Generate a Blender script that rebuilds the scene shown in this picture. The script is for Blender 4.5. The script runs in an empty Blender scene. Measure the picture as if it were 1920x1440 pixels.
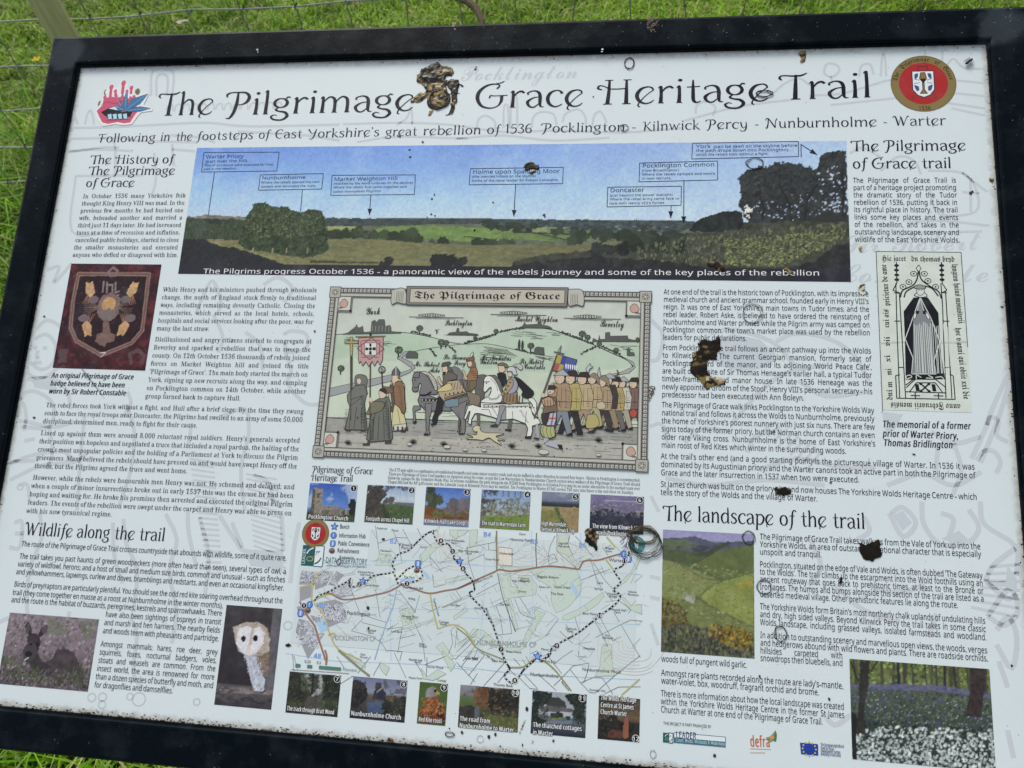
import bpy, math, random
import numpy as np
from mathutils import Matrix, Vector
from mathutils.geometry import tessellate_polygon
sc = bpy.context.scene
COL = sc.collection
R = math.radians
# ---------------------------------------------------------------- camera
cd = bpy.data.cameras.new('camera'); cam = bpy.data.objects.new('camera', cd); COL.objects.link(cam)
cd.sensor_width = 36; cd.lens = 27.04; cd.clip_start = .02; cd.clip_end = 900
cd.dof.use_dof = True; cd.dof.focus_distance = .90; cd.dof.aperture_fstop = 10
cam.matrix_world = Matrix(((.990848, -.030214, .131556, .163126), (.104543, .788294, -.606352, -.566294),
                           (-.085385, .614556, .784239, 1.709583), (0, 0, 0, 1)))
sc.camera = cam
# ---------------------------------------------------------------- sky and sun
SUN_EL, SUN_AZ = R(52), R(-28)            # azimuth from +Y (behind the board), negative = to the left
w = bpy.data.worlds.new('World'); sc.world = w; w.use_nodes = True
nt = w.node_tree; bg = nt.nodes['Background']
sky = nt.nodes.new('ShaderNodeTexSky'); sky.sky_type = 'NISHITA'; sky.sun_disc = False
sky.sun_elevation = SUN_EL; sky.sun_rotation = SUN_AZ; sky.air_density = 1.0; sky.dust_density = 4.0; sky.ozone_density = 1.0
hs = nt.nodes.new('ShaderNodeHueSaturation'); hs.inputs['Saturation'].default_value = .45        # thin bright cloud
nt.links.new(sky.outputs[0], hs.inputs['Color']); nt.links.new(hs.outputs[0], bg.inputs[0]); bg.inputs[1].default_value = .15
sd = bpy.data.lights.new('sun', 'SUN'); sun = bpy.data.objects.new('sun', sd); COL.objects.link(sun)
sd.energy = 2.0; sd.angle = R(16); sd.color = (1, .97, .88)
sdir = Vector((math.sin(SUN_AZ)*math.cos(SUN_EL), math.cos(SUN_AZ)*math.cos(SUN_EL), math.sin(SUN_EL)))
sun.rotation_euler = sdir.to_track_quat('Z', 'Y').to_euler()
sc.view_settings.view_transform = 'Standard'; sc.view_settings.look = 'None'
sc.view_settings.exposure = 0.0; sc.view_settings.gamma = 1
# ---------------------------------------------------------------- materials
def mat(name, col=(.5, .5, .5), rough=.5, spec=.5, **kw):
    m = bpy.data.materials.new(name); m.use_nodes = True
    b = m.node_tree.nodes['Principled BSDF']
    b.inputs['Base Color'].default_value = (*col, 1); b.inputs['Roughness'].default_value = rough
    b.inputs['Specular IOR Level'].default_value = spec
    for k, v in kw.items(): b.inputs[k.replace('_', ' ')].default_value = v
    return m
class NT:
    def __init__(s, m): s.t = m.node_tree; s.b = s.t.nodes['Principled BSDF']
    def n(s, typ, **kw):
        o = s.t.nodes.new('ShaderNode'+typ)
        for k, v in kw.items(): setattr(o, k, v)
        return o
    def l(s, a, b): s.t.links.new(a, b)
    def noise(s, vec, scale, detail=4, rough=.6):
        o = s.n('TexNoise'); o.inputs['Scale'].default_value = scale; o.inputs['Detail'].default_value = detail
        o.inputs['Roughness'].default_value = rough; s.l(vec, o.inputs['Vector']); return o.outputs[0]
    def math(s, op, a, b=None, c=None):
        o = s.n('Math', operation=op)
        for i, v in enumerate((a, b, c)):
            if v is None: continue
            if isinstance(v, (int, float)): o.inputs[i].default_value = v
            else: s.l(v, o.inputs[i])
        return o.outputs[0]
    def ramp(s, fac, stops):
        o = s.n('ValToRGB'); e = o.color_ramp.elements
        while len(e) < len(stops): e.new(.5)
        for i, (p, c) in enumerate(stops):
            e[i].position = p; e[i].color = (*c, 1) if len(c) == 3 else c
        s.l(fac, o.inputs[0]); return o.outputs[0]
    def mix(s, fac, a, b):
        o = s.n('Mix', data_type='RGBA')
        s.l(fac, o.inputs[0])
        for i, v in ((6, a), (7, b)):
            if isinstance(v, tuple): o.inputs[i].default_value = (*v, 1)
            else: s.l(v, o.inputs[i])
        return o.outputs[2]
    def bump(s, h, strength, dist):
        o = s.n('Bump'); o.inputs['Strength'].default_value = strength; o.inputs['Distance'].default_value = dist
        s.l(h, o.inputs['Height']); s.l(o.outputs[0], s.b.inputs['Normal'])
# printed vinyl: every print carries its ink colours in the attribute "ink"
M_INK = mat('printed_vinyl', rough=.34, spec=.22, Coat_Weight=.25, Coat_Roughness=.07)
n = NT(M_INK); at = n.n('Attribute', attribute_name='ink'); tc = n.n('TexCoord')
nz = n.noise(tc.outputs['Object'], 35, 6, .7)
# faint chalky scuffs on the surface
sc_f = n.math('MULTIPLY', n.ramp(nz, [(.52, (0, 0, 0)), (.74, (1, 1, 1))]), .05)
n.l(n.mix(sc_f, at.outputs['Color'], (.62, .64, .66)), n.b.inputs['Base Color'])
n.l(n.math('ADD', n.math('MULTIPLY', nz, .3), .2), n.b.inputs['Roughness'])
n.bump(n.noise(tc.outputs['Object'], 260, 2), .04, .001)
# white panel
M_PANEL = mat('white_panel', (.74, .77, .79), .3, .45, Coat_Weight=.4, Coat_Roughness=.07)
n = NT(M_PANEL); tc = n.n('TexCoord'); sp = n.n('SeparateXYZ'); n.l(tc.outputs['Object'], sp.inputs[0])
dx = n.math('SUBTRACT', .5945, n.math('ABSOLUTE', sp.outputs[0])); dy = n.math('SUBTRACT', .4205, n.math('ABSOLUTE', sp.outputs[1]))
dyb = n.math('ADD', sp.outputs[1], .4205)
n1 = n.noise(tc.outputs['Object'], 18, 6, .65); n2 = n.noise(tc.outputs['Object'], 90, 5, .7); n3 = n.noise(tc.outputs['Object'], 6, 4, .6)
edge = n.math('MINIMUM', dx, dy)
# grime lies in the corner under the rails, thickest along the bottom
g1 = n.math('MULTIPLY', n.ramp(n.math('ADD', n.math('MULTIPLY', edge, 55), n.math('MULTIPLY', n2, .9)), [(.45, (1, 1, 1)), (.85, (0, 0, 0))]), .6)
g2 = n.math('MULTIPLY', n.ramp(n.math('ADD', n.math('MULTIPLY', dyb, 60), n.math('MULTIPLY', n2, 1.1)), [(.5, (1, 1, 1)), (1.2, (0, 0, 0))]), .7)
gr = n.math('MAXIMUM', g1, g2)
mot = n.math('MULTIPLY', n.ramp(n1, [(.5, (0, 0, 0)), (.78, (1, 1, 1))]), .16)
speck = n.math('MULTIPLY', n.ramp(n.noise(tc.outputs['Object'], 420, 2, .5), [(.70, (0, 0, 0)), (.76, (1, 1, 1))]), .35)
c0 = n.mix(n.math('MULTIPLY', n3, .5), (.71, .79, .80), (.65, .74, .76))
c1 = n.mix(mot, c0, (.58, .60, .60))
c2 = n.mix(speck, c1, (.45, .45, .42))
n.l(n.mix(gr, c2, (.30, .24, .16)), n.b.inputs['Base Color'])
n.l(n.math('ADD', n.math('MULTIPLY', n1, .35), .15), n.b.inputs['Roughness'])
n.bump(n.noise(tc.outputs['Object'], 200, 2), .05, .001)
# glossy dark paint of the frame
M_FRAME = mat('dark_frame_paint', (.006, .010, .011), .28, .09)
n = NT(M_FRAME); tc = n.n('TexCoord')
mp = n.n('Mapping'); mp.inputs['Scale'].default_value = (1, 1, 1); n.l(tc.outputs['Object'], mp.inputs[0])
a1 = n.noise(mp.outputs[0], 170, 3, .5); a2 = n.noise(tc.outputs['Object'], 28, 5, .65); a3 = n.noise(tc.outputs['Object'], 330, 2, .5)
chip = n.math('MULTIPLY', n.ramp(a3, [(.715, (0, 0, 0)), (.745, (1, 1, 1))]), n.ramp(a2, [(.45, (0, 0, 0)), (.62, (1, 1, 1))]))
dust = n.math('MULTIPLY', n.ramp(a2, [(.48, (0, 0, 0)), (.8, (1, 1, 1))]), .14)
sp = n.n('SeparateXYZ'); n.l(tc.outputs['Object'], sp.inputs[0])      # rough filler round the welded corners
qx = n.math('SUBTRACT', n.math('ABSOLUTE', sp.outputs[0]), .612); qy = n.math('SUBTRACT', n.math('ABSOLUTE', sp.outputs[1]), .440)
qd = n.math('ADD', n.math('SQRT', n.math('ADD', n.math('MULTIPLY', qx, qx), n.math('MULTIPLY', qy, qy))), n.math('MULTIPLY', a2, .045))
dust = n.math('ADD', dust, n.math('MULTIPLY', n.ramp(qd, [(.044, (1, 1, 1)), (.052, (0, 0, 0))]), .38))
n.l(n.mix(n.math('MULTIPLY', chip, .6), n.mix(dust, (.0010, .0038, .0065), (.075, .098, .115)), (.30, .29, .26)), n.b.inputs['Base Color'])
n.l(n.math('ADD', n.math('MULTIPLY', a2, .30), .14), n.b.inputs['Roughness'])
n.bump(n.math('ADD', a1, n.math('MULTIPLY', a2, 1.5)), .14, .0010)
M_BURN = mat('melted_laminate', rough=.3, spec=.3)
n = NT(M_BURN); at = n.n('Attribute', attribute_name='ink'); n.l(at.outputs['Color'], n.b.inputs['Base Color'])
tc = n.n('TexCoord'); n.bump(n.noise(tc.outputs['Object'], 500, 4), .35, .001)
# ---------------------------------------------------------------- objects
def link(o, parent=None, label=None, kind=None, cat=None, group=None):
    COL.objects.link(o)
    if parent: o.parent = parent
    if label: o['label'] = label
    if kind: o['kind'] = kind
    if cat: o['category'] = cat
    if group: o['group'] = group
    return o
def tmesh(name, V, T, m, ink=None, smooth=False):
    """mesh from numpy vertices (metres), triangles or quads, one colour per vertex (linear rgb)"""
    me = bpy.data.meshes.new(name); V = np.asarray(V, np.float32); T = np.asarray(T, np.int32)
    k = T.shape[1]; me.vertices.add(len(V)); me.vertices.foreach_set('co', V.ravel())
    me.loops.add(T.size); me.loops.foreach_set('vertex_index', T.ravel())
    me.polygons.add(len(T)); me.polygons.foreach_set('loop_start', np.arange(0, T.size, k, dtype=np.int32))
    if ink is not None:
        ca = me.color_attributes.new('ink', 'FLOAT_COLOR', 'POINT')
        ca.data.foreach_set('color', np.concatenate([ink, np.ones((len(ink), 1))], 1).astype(np.float32).ravel())
    me.update(calc_edges=True); me.validate()
    if smooth: me.polygons.foreach_set('use_smooth', np.ones(len(T), bool))
    me.materials.append(m); return me
def obj(name, me, parent=None, **kw): return link(bpy.data.objects.new(name, me), parent, **kw)
def boxes(bl):
    V, F = [], []
    for (x0, x1, y0, y1, z0, z1) in bl:
        b = len(V); V += [(x, y, z) for x in (x0, x1) for y in (y0, y1) for z in (z0, z1)]
        F += [(b, b+1, b+3, b+2), (b+4, b+6, b+7, b+5), (b, b+4, b+5, b+1), (b+2, b+3, b+7, b+6), (b, b+2, b+6, b+4), (b+1, b+5, b+7, b+3)]
    return V, F
def tube(pts, r, k=6, closed=False, taper=None):
    P = [Vector(p) for p in pts]; N = len(P); V, F = [], []
    for i, p in enumerate(P):
        a = P[(i-1) % N] if (closed or i) else P[0]; b = P[(i+1) % N] if (closed or i < N-1) else P[-1]
        t = (b-a).normalized(); u = t.orthogonal().normalized() if i == 0 else (uprev - t*uprev.dot(t)).normalized()
        uprev = u; v = t.cross(u); rr = r if taper is None else r*taper[i]
        V += [p+(u*math.cos(2*math.pi*j/k)+v*math.sin(2*math.pi*j/k))*rr for j in range(k)]
    for i in range(N if closed else N-1):
        for j in range(k):
            F.append((i*k+j, i*k+(j+1) % k, ((i+1) % N)*k+(j+1) % k, ((i+1) % N)*k+j))
    return V, F
# ---------------------------------------------------------------- the board: frame and panel
PANEL = Matrix.Translation((0, 0, 1)) @ Matrix.Rotation(R(26.144), 4, 'X')
board = link(bpy.data.objects.new('information_board', None), cat='information board',
             label='large tilted trail information board in a dark metal frame before the wire fence')
def bpart(name, me, label=None, parent=None, kind=None):
    o = obj(name, me, parent or board, label=label, kind=kind)
    if not parent: o.matrix_local = PANEL
    return o
HX, HY = .5945, .4205
V, F = boxes([(-HX-.02, HX+.02, -HY-.02, HY+.02, -.006, 0)])
me = bpy.data.meshes.new('panel'); me.from_pydata(V, [], F); me.materials.append(M_PANEL)
panel = bpart('panel', me, 'white printed panel with grime along its lower edge')
W_ = .046; TOP = .0085
prof = [(0, -.004), (0, .0025), (.0022, .003), (.0026, .0068), (.0036, .0081), (.0055, TOP), (W_-.005, TOP), (W_-.0018, TOP-.0012), (W_, TOP-.004), (W_, -.036), (W_-.003, -.040), (.003, -.040), (0, -.038)]
def rail(hl, off, ang):
    """mitred rail: inner edge at distance off from the centre, half length hl; d runs outwards"""
    V, F = [], []; ns = 24
    for s in range(ns+1):
        f = -1+2*s/ns
        for (d, z) in prof:
            V.append((f*(hl+d), off+d, z))
    k = len(prof)
    for s in range(ns):
        for j in range(k): F.append((s*k+j, s*k+(j+1) % k, (s+1)*k+(j+1) % k, (s+1)*k+j))
    F.append(tuple(range(k))); F.append(tuple(ns*k+j for j in reversed(range(k))))
    rot = Matrix.Rotation(R(ang), 4, 'Z')
    me = bpy.data.meshes.new('frame_rail'); me.from_pydata([rot @ Vector(v)+Vector((-.003, 0, 0))*(abs(ang) == 90)*0 for v in V], [], F)
    me.materials.append(M_FRAME)
    return bpart('frame_rail', me)
for hl, off, ang, lb in ((HX, HY+.0003, 0, 'upper frame rail with rust spots'), (HX, HY+.0003, 180, 'lower frame rail'), (HY+.0003, HX, 90, 'left frame rail'), (HY+.0003, HX, -90, 'right frame rail')):
    rail(hl, off, ang)['label'] = lb
for sx in (-1, 1):
    V, F = boxes([(sx*.42-.03, sx*.42+.03, -.02, .04, -.3, .94)])
    me = bpy.data.meshes.new('leg_post'); me.from_pydata(V, [], F); me.materials.append(M_FRAME)
    o = obj('leg_post', me, board)
# ---------------------------------------------------------------- ground, grass, fence
M_SOIL = mat('grass_floor', (.05, .08, .02), .9, .2)
n = NT(M_SOIL); tc = n.n('TexCoord')
n.l(n.ramp(n.noise(tc.outputs['Object'], 3, 8, .7), [(.3, (.03, .06, .010)), (.5, (.075, .135, .02)), (.7, (.12, .19, .03))]), n.b.inputs['Base Color'])
n.bump(n.noise(tc.outputs['Object'], 40, 6, .7), 1, .03)
V, F = boxes([(-400, 400, -400, 400, -1, 0)])
me = bpy.data.meshes.new('ground'); me.from_pydata(V, [], F); me.materials.append(M_SOIL); obj('ground', me, kind='structure', label='grassy field under and behind the board')
M_GRASS = mat('grass_blades', rough=.5, spec=.35)
n = NT(M_GRASS); at = n.n('Attribute', attribute_name='ink'); n.l(at.outputs['Color'], n.b.inputs['Base Color'])
tr = n.n('BsdfTranslucent'); n.l(at.outputs['Color'], tr.inputs[0]); mx = n.n('MixShader'); mx.inputs[0].default_value = .42
out = [q for q in n.t.nodes if q.type == 'OUTPUT_MATERIAL'][0]
n.l(n.b.outputs[0], mx.inputs[1]); n.l(tr.outputs[0], mx.inputs[2]); n.l(mx.outputs[0], out.inputs[0])
def vnoise(X, Y, s, seed):
    rs = np.random.RandomState(seed); T = rs.rand(97, 101)
    x = X/s+1000.3+seed*7.7; y = Y/s+1000.7+seed*3.1; xi = np.floor(x).astype(int); yi = np.floor(y).astype(int); fx = x-xi; fy = y-yi
    fx = fx*fx*(3-2*fx); fy = fy*fy*(3-2*fy)
    g = lambda a, b: T[a % 97, b % 101]
    return (g(xi, yi)*(1-fx)+g(xi+1, yi)*fx)*(1-fy)+(g(xi, yi+1)*(1-fx)+g(xi+1, yi+1)*fx)*fy
def fbm(X, Y, s, seed=0, octs=3):
    r = 0; a = 1; t = 0
    for i in range(octs): r = r+a*vnoise(X, Y, s/2**i, seed+i); t += a; a *= .6
    return r/t                                              # 0..1
def grass(name, label, zones, seed):
    rs = np.random.RandomState(seed); Vs, Fs, Cs = [], [], []; base = 0
    for (x0, x1, y0, y1, dens, h0, h1, wd, cols, lean) in zones:
        N = int((x1-x0)*(y1-y0)*dens); x = rs.uniform(x0, x1, N); y = rs.uniform(y0, y1, N)
        cl = fbm(x, y, .16, 5, 3); keep = rs.rand(N) < np.clip(cl*2.2-.35, .12, 1); x, y, cl = x[keep], y[keep], cl[keep]; N = len(x)
        h = (h0+(h1-h0)*rs.rand(N)**1.5)*(.55+.9*cl); az = rs.uniform(0, 2*np.pi, N); ln = lean*(.25+rs.rand(N)*1.0)*h
        wdt = wd*rs.uniform(.6, 1.3, N); dx_, dy_ = np.cos(az), np.sin(az); tw = az+rs.uniform(.9, 2.2, N); px_, py_ = np.cos(tw)*wdt/2, np.sin(tw)*wdt/2
        V = np.zeros((N, 7, 3)); lv = [(0, 1), (.35, .95), (.72, .7)]
        for i, (t, ws) in enumerate(lv):
            cx_, cy_, cz_ = x+dx_*ln*t**2, y+dy_*ln*t**2, h*t*(1-.18*t)
            for j, sg in ((0, -1), (1, 1)): V[:, i*2+j, 0] = cx_+sg*px_*ws; V[:, i*2+j, 1] = cy_+sg*py_*ws; V[:, i*2+j, 2] = cz_-.01*(t == 0)
        V[:, 6, 0], V[:, 6, 1], V[:, 6, 2] = x+dx_*ln*1.15, y+dy_*ln*1.15, h*(.9-.35*lean)
        F = np.array([(0, 1, 3), (0, 3, 2), (2, 3, 5), (2, 5, 4), (4, 5, 6)])
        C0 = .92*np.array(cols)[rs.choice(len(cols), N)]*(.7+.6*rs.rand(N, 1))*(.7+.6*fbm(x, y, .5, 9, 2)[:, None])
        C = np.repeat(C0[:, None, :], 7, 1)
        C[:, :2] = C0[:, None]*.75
        Vs.append(V.reshape(-1, 3)); Fs.append((F[None]+base+7*np.arange(N)[:, None, None]).reshape(-1, 3)); Cs.append(C.reshape(-1, 3)); base += 7*N
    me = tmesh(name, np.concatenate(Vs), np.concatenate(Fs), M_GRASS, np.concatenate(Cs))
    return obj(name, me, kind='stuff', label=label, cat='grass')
BR = [(.24, .46, .010), (.30, .52, .015), (.18, .37, .008), (.35, .50, .03), (.24, .45, .012), (.20, .38, .01), (.50, .46, .20), (.24, .38, .03)]
DK = [(.17, .40, .008), (.23, .48, .012), (.11, .27, .008), (.33, .54, .03), (.15, .36, .008), (.44, .43, .15)]
grass('meadow_grass', 'short bright green grass beyond the wire fence', [(-3.4, 3.2, 1.9, 4.7, 7600, .035, .105, .0048, BR, 1.1), (-3.4, 3.2, 4.7, 9, 700, .05, .12, .012, BR, 1), (-7, -3.4, 1.9, 9, 700, .05, .13, .012, BR, 1), (3.2, 7, 1.9, 9, 700, .05, .13, .012, BR, 1)], 1)
grass('long_grass', 'long uncut grass around the foot of the board and fence', [(-2.9, -.72, -.6, 1.9, 4200, .10, .34, .0056, DK, .8), (-.72, 3.0, -.9, 1.9, 2400, .08, .22, .007, DK, .8), (-7, -2.9, -2.5, 1.9, 700, .08, .24, .011, DK, .9), (3, 7, -2.5, 1.9, 700, .08, .24, .011, DK, .9), (-2.9, 3, -2.5, -.9, 1200, .08, .24, .008, DK, .9), (-2.4, -.5, -.9, -.2, 2500, .08, .26, .007, BR, .9)], 2)
M_WIRE = mat('galvanised_wire', (.30, .31, .31), .5, .5, Metallic=.6)
M_POST = mat('weathered_post', (.40, .37, .2), .8, .2)
n = NT(M_POST); tc = n.n('TexCoord'); mp = n.n('Mapping'); mp.inputs['Scale'].default_value = (14, 14, 1.4); n.l(tc.outputs['Object'], mp.inputs[0])
pn = n.noise(mp.outputs[0], 4, 6, .7)
n.l(n.ramp(pn, [(.25, (.38, .34, .17)), (.5, (.60, .55, .30)), (.75, (.72, .67, .45))]), n.b.inputs['Base Color']); n.bump(pn, .6, .004)
FY = lambda x: 1.42+.04*(x+1.6)
fence = link(bpy.data.objects.new('wire_fence', None), cat='fence', label='galvanised wire stock fence with square mesh behind the board')
rf = random.Random(4)
for k in range(7):
    z = .075+.135*k
    pts = [(x, FY(x)+rf.uniform(-.004, .004), z+rf.uniform(-.006, .006)) for x in np.arange(-3.73, 3.61, .15)]
    V, F = tube(pts, .0021 if k < 6 else .0026, 5); me = bpy.data.meshes.new('horizontal_wire'); me.from_pydata(V, [], F); me.materials.append(M_WIRE); obj('horizontal_wire', me, fence)
for x in np.arange(-3.73, 3.61, .15):
    j = rf.uniform(-.012, .012)
    pts = [(x+j*math.sin(t*9)+rf.uniform(-.005, .005), FY(x)+.002, .03+.865*t) for t in np.linspace(0, 1, 16)]
    V, F = tube(pts, .0018, 5)
    for k in range(1, 7):                       # knots where the wires cross
        z = .075+.135*k; b = len(V); v2, f2 = tube([(x-.006, FY(x), z-.006), (x, FY(x)+.005, z), (x+.006, FY(x), z+.006)], .0032, 5); V += v2; F += [tuple(i+b for i in f) for f in f2]
    me = bpy.data.meshes.new('vertical_wire'); me.from_pydata(V, [], F); me.materials.append(M_WIRE); obj('vertical_wire', me, fence)
for k, (px_, lb) in enumerate(((-1.392, 'pale round wooden fence post, its side showing beyond the upper left corner of the board'),)):
    pts = [(px_, FY(px_)-.052, z) for z in np.linspace(-.3, 1.05, 14)]
    V, F = tube(pts, .038, 20, taper=[1+rf.uniform(-.015, .015) for _ in pts]); b = len(V); V.append((px_, FY(px_)-.052, 1.06)); F += [(b-20+j, b-20+(j+1) % 20, b) for j in range(20)]
    me = bpy.data.meshes.new('fence_post'); me.from_pydata(V, [], F); me.materials.append(M_POST)
    for p_ in me.polygons: p_.use_smooth = True
    obj('fence_post', me, cat='fence post', label=lb)
# a fallen stick, a buttercup, pale dead leaves in the grass
M_BARK = mat('bark', (.10, .075, .05), .9, .2)
V, F = tube([(-.58, 2.80, .12), (-.52, 2.74, .135), (-.47, 2.68, .13), (-.435, 2.60, .11), (-.42, 2.50, .07)], .017, 8, taper=[.6, 1.0, .9, .8, .5])
me = bpy.data.meshes.new('stick'); me.from_pydata(V, [], F); me.materials.append(M_BARK); obj('stick', me, cat='stick', label='dark broken stick lying in the grass beyond the top edge of the board')
M_YEL = mat('buttercup_petal', (.75, .55, .02), .4, .4); M_STEM = mat('stem_green', (.12, .2, .04), .6, .3); M_LEAF = mat('dead_leaf', (.55, .50, .38), .8, .2)
bc = link(bpy.data.objects.new('buttercup', None), cat='flower', label='single small yellow buttercup in the grass left of the board'); bc.location = (-2.30, 2.27, 0)
V, F = tube([(0, 0, 0), (.01, 0, .08), (0, .01, .165)], .002, 5); me = bpy.data.meshes.new('stem'); me.from_pydata(V, [], F); me.materials.append(M_STEM); obj('stem', me, bc)
pv = [(0, 0, 0), (.008, -.006, .005), (.017, -.005, .012), (.019, .0, .014), (.017, .005, .012), (.008, .006, .005)]
mp_ = bpy.data.meshes.new('petal'); mp_.from_pydata(pv, [], [(0, 1, 2), (0, 2, 3), (0, 3, 4), (0, 4, 5)]); mp_.materials.append(M_YEL)
for k in range(5):
    o = obj('petal', mp_, bc); o.location = (0, .01, .165); o.rotation_euler = (0, 0, k*2*math.pi/5)
for (x, y, z, a, lb) in ((-1.86, 2.74, .085, .3, 'small pale dead leaf in the grass right of the fence post'), (-2.86, 2.72, .1, 1.2, 'small pale dead leaf in the grass left of the fence post'), (-.22, 2.98, .085, 2.2, 'small pale dead leaf in the grass right of the dark stick')):
    me = bpy.data.meshes.new('dead_leaf'); me.from_pydata([(-.03, 0, .004), (-.012, -.012, .0), (.012, -.013, .006), (.032, 0, .002), (.012, .013, .004), (-.012, .012, .006), (0, 0, -.004)], [], [(0, 1, 6), (1, 2, 6), (2, 3, 6), (3, 4, 6), (4, 5, 6), (5, 0, 6)]); me.materials.append(M_LEAF)
    o = obj('dead_leaf', me, cat='leaf', label=lb); o.location = (x, y, z); o.rotation_euler = (0, 0, a)
# ================================================================ print engine (all sizes in millimetres on the panel)
KALB = (1.02, 1.05, 1.06)
def lin(c):
    c = np.asarray(c, float)/255.; l = np.where(c <= .04045, c/12.92, ((c+.055)/1.055)**2.4)
    return np.clip(l*KALB*.98-.004, .003, .82)
def inpoly(X, Y, P):
    m = np.zeros(X.shape, bool); n = len(P)
    for i in range(n):
        (x0, y0), (x1, y1) = P[i], P[(i+1) % n]
        if y0 == y1: continue
        m ^= ((y0 > Y) != (y1 > Y)) & (X < (x1-x0)*(Y-y0)/(y1-y0)+x0)
    return m
class Pic:
    """a printed picture: a fine grid of ink colours, painted by shapes and noise"""
    def __init__(s, q, pitch=1.15, seed=1):
        xs = [p[0] for p in q]; ys = [p[1] for p in q]
        s.x0, s.x1 = (xs[0]+xs[3])/2, (xs[1]+xs[2])/2; s.y1, s.y0 = (ys[0]+ys[1])/2, (ys[2]+ys[3])/2
        s.nx = max(4, int((s.x1-s.x0)/pitch)+1); s.ny = max(4, int((s.y1-s.y0)/pitch)+1)
        s.X, s.Y = np.meshgrid(np.linspace(s.x0, s.x1, s.nx), np.linspace(s.y0, s.y1, s.ny)); s.c = np.zeros(s.X.shape+(3,)); s.sd = seed*10
    def nz(s, sc, octs=3, ax=1, ay=1): s.sd += 3; return fbm(s.X*ax, s.Y*ay, sc, s.sd, octs)
    def put(s, m, col, a=1):
        m = (m*a)[..., None] if m.dtype != bool else (m*float(a))[..., None]
        s.c = s.c*(1-m)+np.asarray(col)*m
    def tex(s, t, ts, ax=1, ay=1): return 1+t*(s.nz(ts, 3, ax, ay)*2-1)[..., None] if t else 1
    def grad(s, st):
        f = (s.y1-s.Y)/(s.y1-s.y0); ps = [a for a, _ in st]
        for k in range(3): s.c[..., k] = np.interp(f, ps, [c[k] for _, c in st])
        return s
    def fr(s, P): return [(s.x0+(s.x1-s.x0)*x, s.y1-(s.y1-s.y0)*y) for x, y in P]
    def poly(s, P, col, e=0, es=6, t=0, ts=4, a=1, ax=1, ay=1, f=0):
        if f: P = s.fr(P)
        X, Y = s.X, s.Y
        if e: X = X+e*(s.nz(es)-.5)*2; Y = Y+e*(s.nz(es)-.5)*2
        s.put(inpoly(X, Y, P), np.asarray(col)*s.tex(t, ts, ax, ay), a); return s
    def ell(s, c, rx, ry, col, e=0, es=5, t=0, ts=3, a=1, f=0, soft=0):
        if f: c = s.fr([c])[0]; rx *= (s.x1-s.x0); ry *= (s.y1-s.y0)
        d = np.hypot((s.X-c[0])/rx, (s.Y-c[1])/ry)+(e*(s.nz(es)-.5)*2 if e else 0)
        s.put(np.clip((1-d)/soft, 0, 1) if soft else d < 1, np.asarray(col)*s.tex(t, ts), a); return s
    def blobs(s, P, n, r0, r1, cols, e=.5, f=0, sq=1):
        if f: P = s.fr(P)
        rs = np.random.RandomState(s.sd+n); xs = [p[0] for p in P]; ys = [p[1] for p in P]; k = 0
        e1 = (s.nz(max(2, r0))-.5)*2*e
        for _ in range(n*8):
            x, y = rs.uniform(min(xs), max(xs)), rs.uniform(min(ys), max(ys))
            if not inpoly(np.array([x]), np.array([y]), P)[0]: continue
            r = rs.uniform(r0, r1); col = np.asarray(cols[rs.randint(len(cols))])*rs.uniform(.85, 1.15)
            s.put(np.hypot(s.X-x, (s.Y-y)*sq)/r+e1 < 1, col); k += 1
            if k >= n: break
        return s
    def dabs(s, P, n, r0, r1, cols, e=.5, f=0, sq=1, grow=0):
        if f: P = s.fr(P)
        rs = np.random.RandomState(s.sd+n); xs = [p[0] for p in P]; ys = [p[1] for p in P]; m = int(n*1.8)+9
        x = rs.uniform(min(xs), max(xs), m); y = rs.uniform(min(ys), max(ys), m); k = inpoly(x, y, P); x, y = x[k][:n], y[k][:n]; e1 = (s.nz(1.6)-.5)*2*e
        dx_ = (s.x1-s.x0)/(s.nx-1); dy_ = (s.y1-s.y0)/(s.ny-1)
        for a, b in zip(x, y):
            r = rs.uniform(r0, r1)*(1+grow*(s.y1-b)/(s.y1-s.y0)); i0, i1 = int((a-r*1.6-s.x0)/dx_), int((a+r*1.6-s.x0)/dx_)+2; j0, j1 = int((b-r*1.6/sq-s.y0)/dy_), int((b+r*1.6/sq-s.y0)/dy_)+2
            w = np.s_[max(0, j0):max(0, j1), max(0, i0):max(0, i1)]
            M = (np.clip((1-np.hypot(s.X[w]-a, (s.Y[w]-b)*sq)/r-e1[w])*r/.5, 0, 1)*.9)[..., None]; s.c[w] = s.c[w]*(1-M)+np.asarray(cols[rs.randint(len(cols))])*rs.uniform(.82, 1.18)*M
        return s
    def spk(s, P, col, sc, th, a=1, ax=1, ay=1, f=0):
        m = np.ones(s.X.shape, bool) if P is None else inpoly(s.X+(s.nz(5)-.5)*5, s.Y+(s.nz(5)-.5)*5, s.fr(P) if f else P)
        s.put(m*np.clip((s.nz(sc*1.3, 4, ax, ay)-th+.01)/.10, 0, 1), col, a); return s
    def line(s, P, w, col, a=1, f=0, e=0):
        if f: P = s.fr(P)
        d = np.full(s.X.shape, 1e9); X, Y = s.X, s.Y
        if e: X = X+e*(s.nz(4)-.5)*2; Y = Y+e*(s.nz(4)-.5)*2
        for (x0, y0), (x1, y1) in zip(P[:-1], P[1:]):
            L = (x1-x0)**2+(y1-y0)**2+1e-9; t = np.clip(((X-x0)*(x1-x0)+(Y-y0)*(y1-y0))/L, 0, 1)
            d = np.minimum(d, np.hypot(X-x0-t*(x1-x0), Y-y0-t*(y1-y0)))
        s.put(np.clip((w/2-d)/.6+.5, 0, 1), col, a); return s
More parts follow.
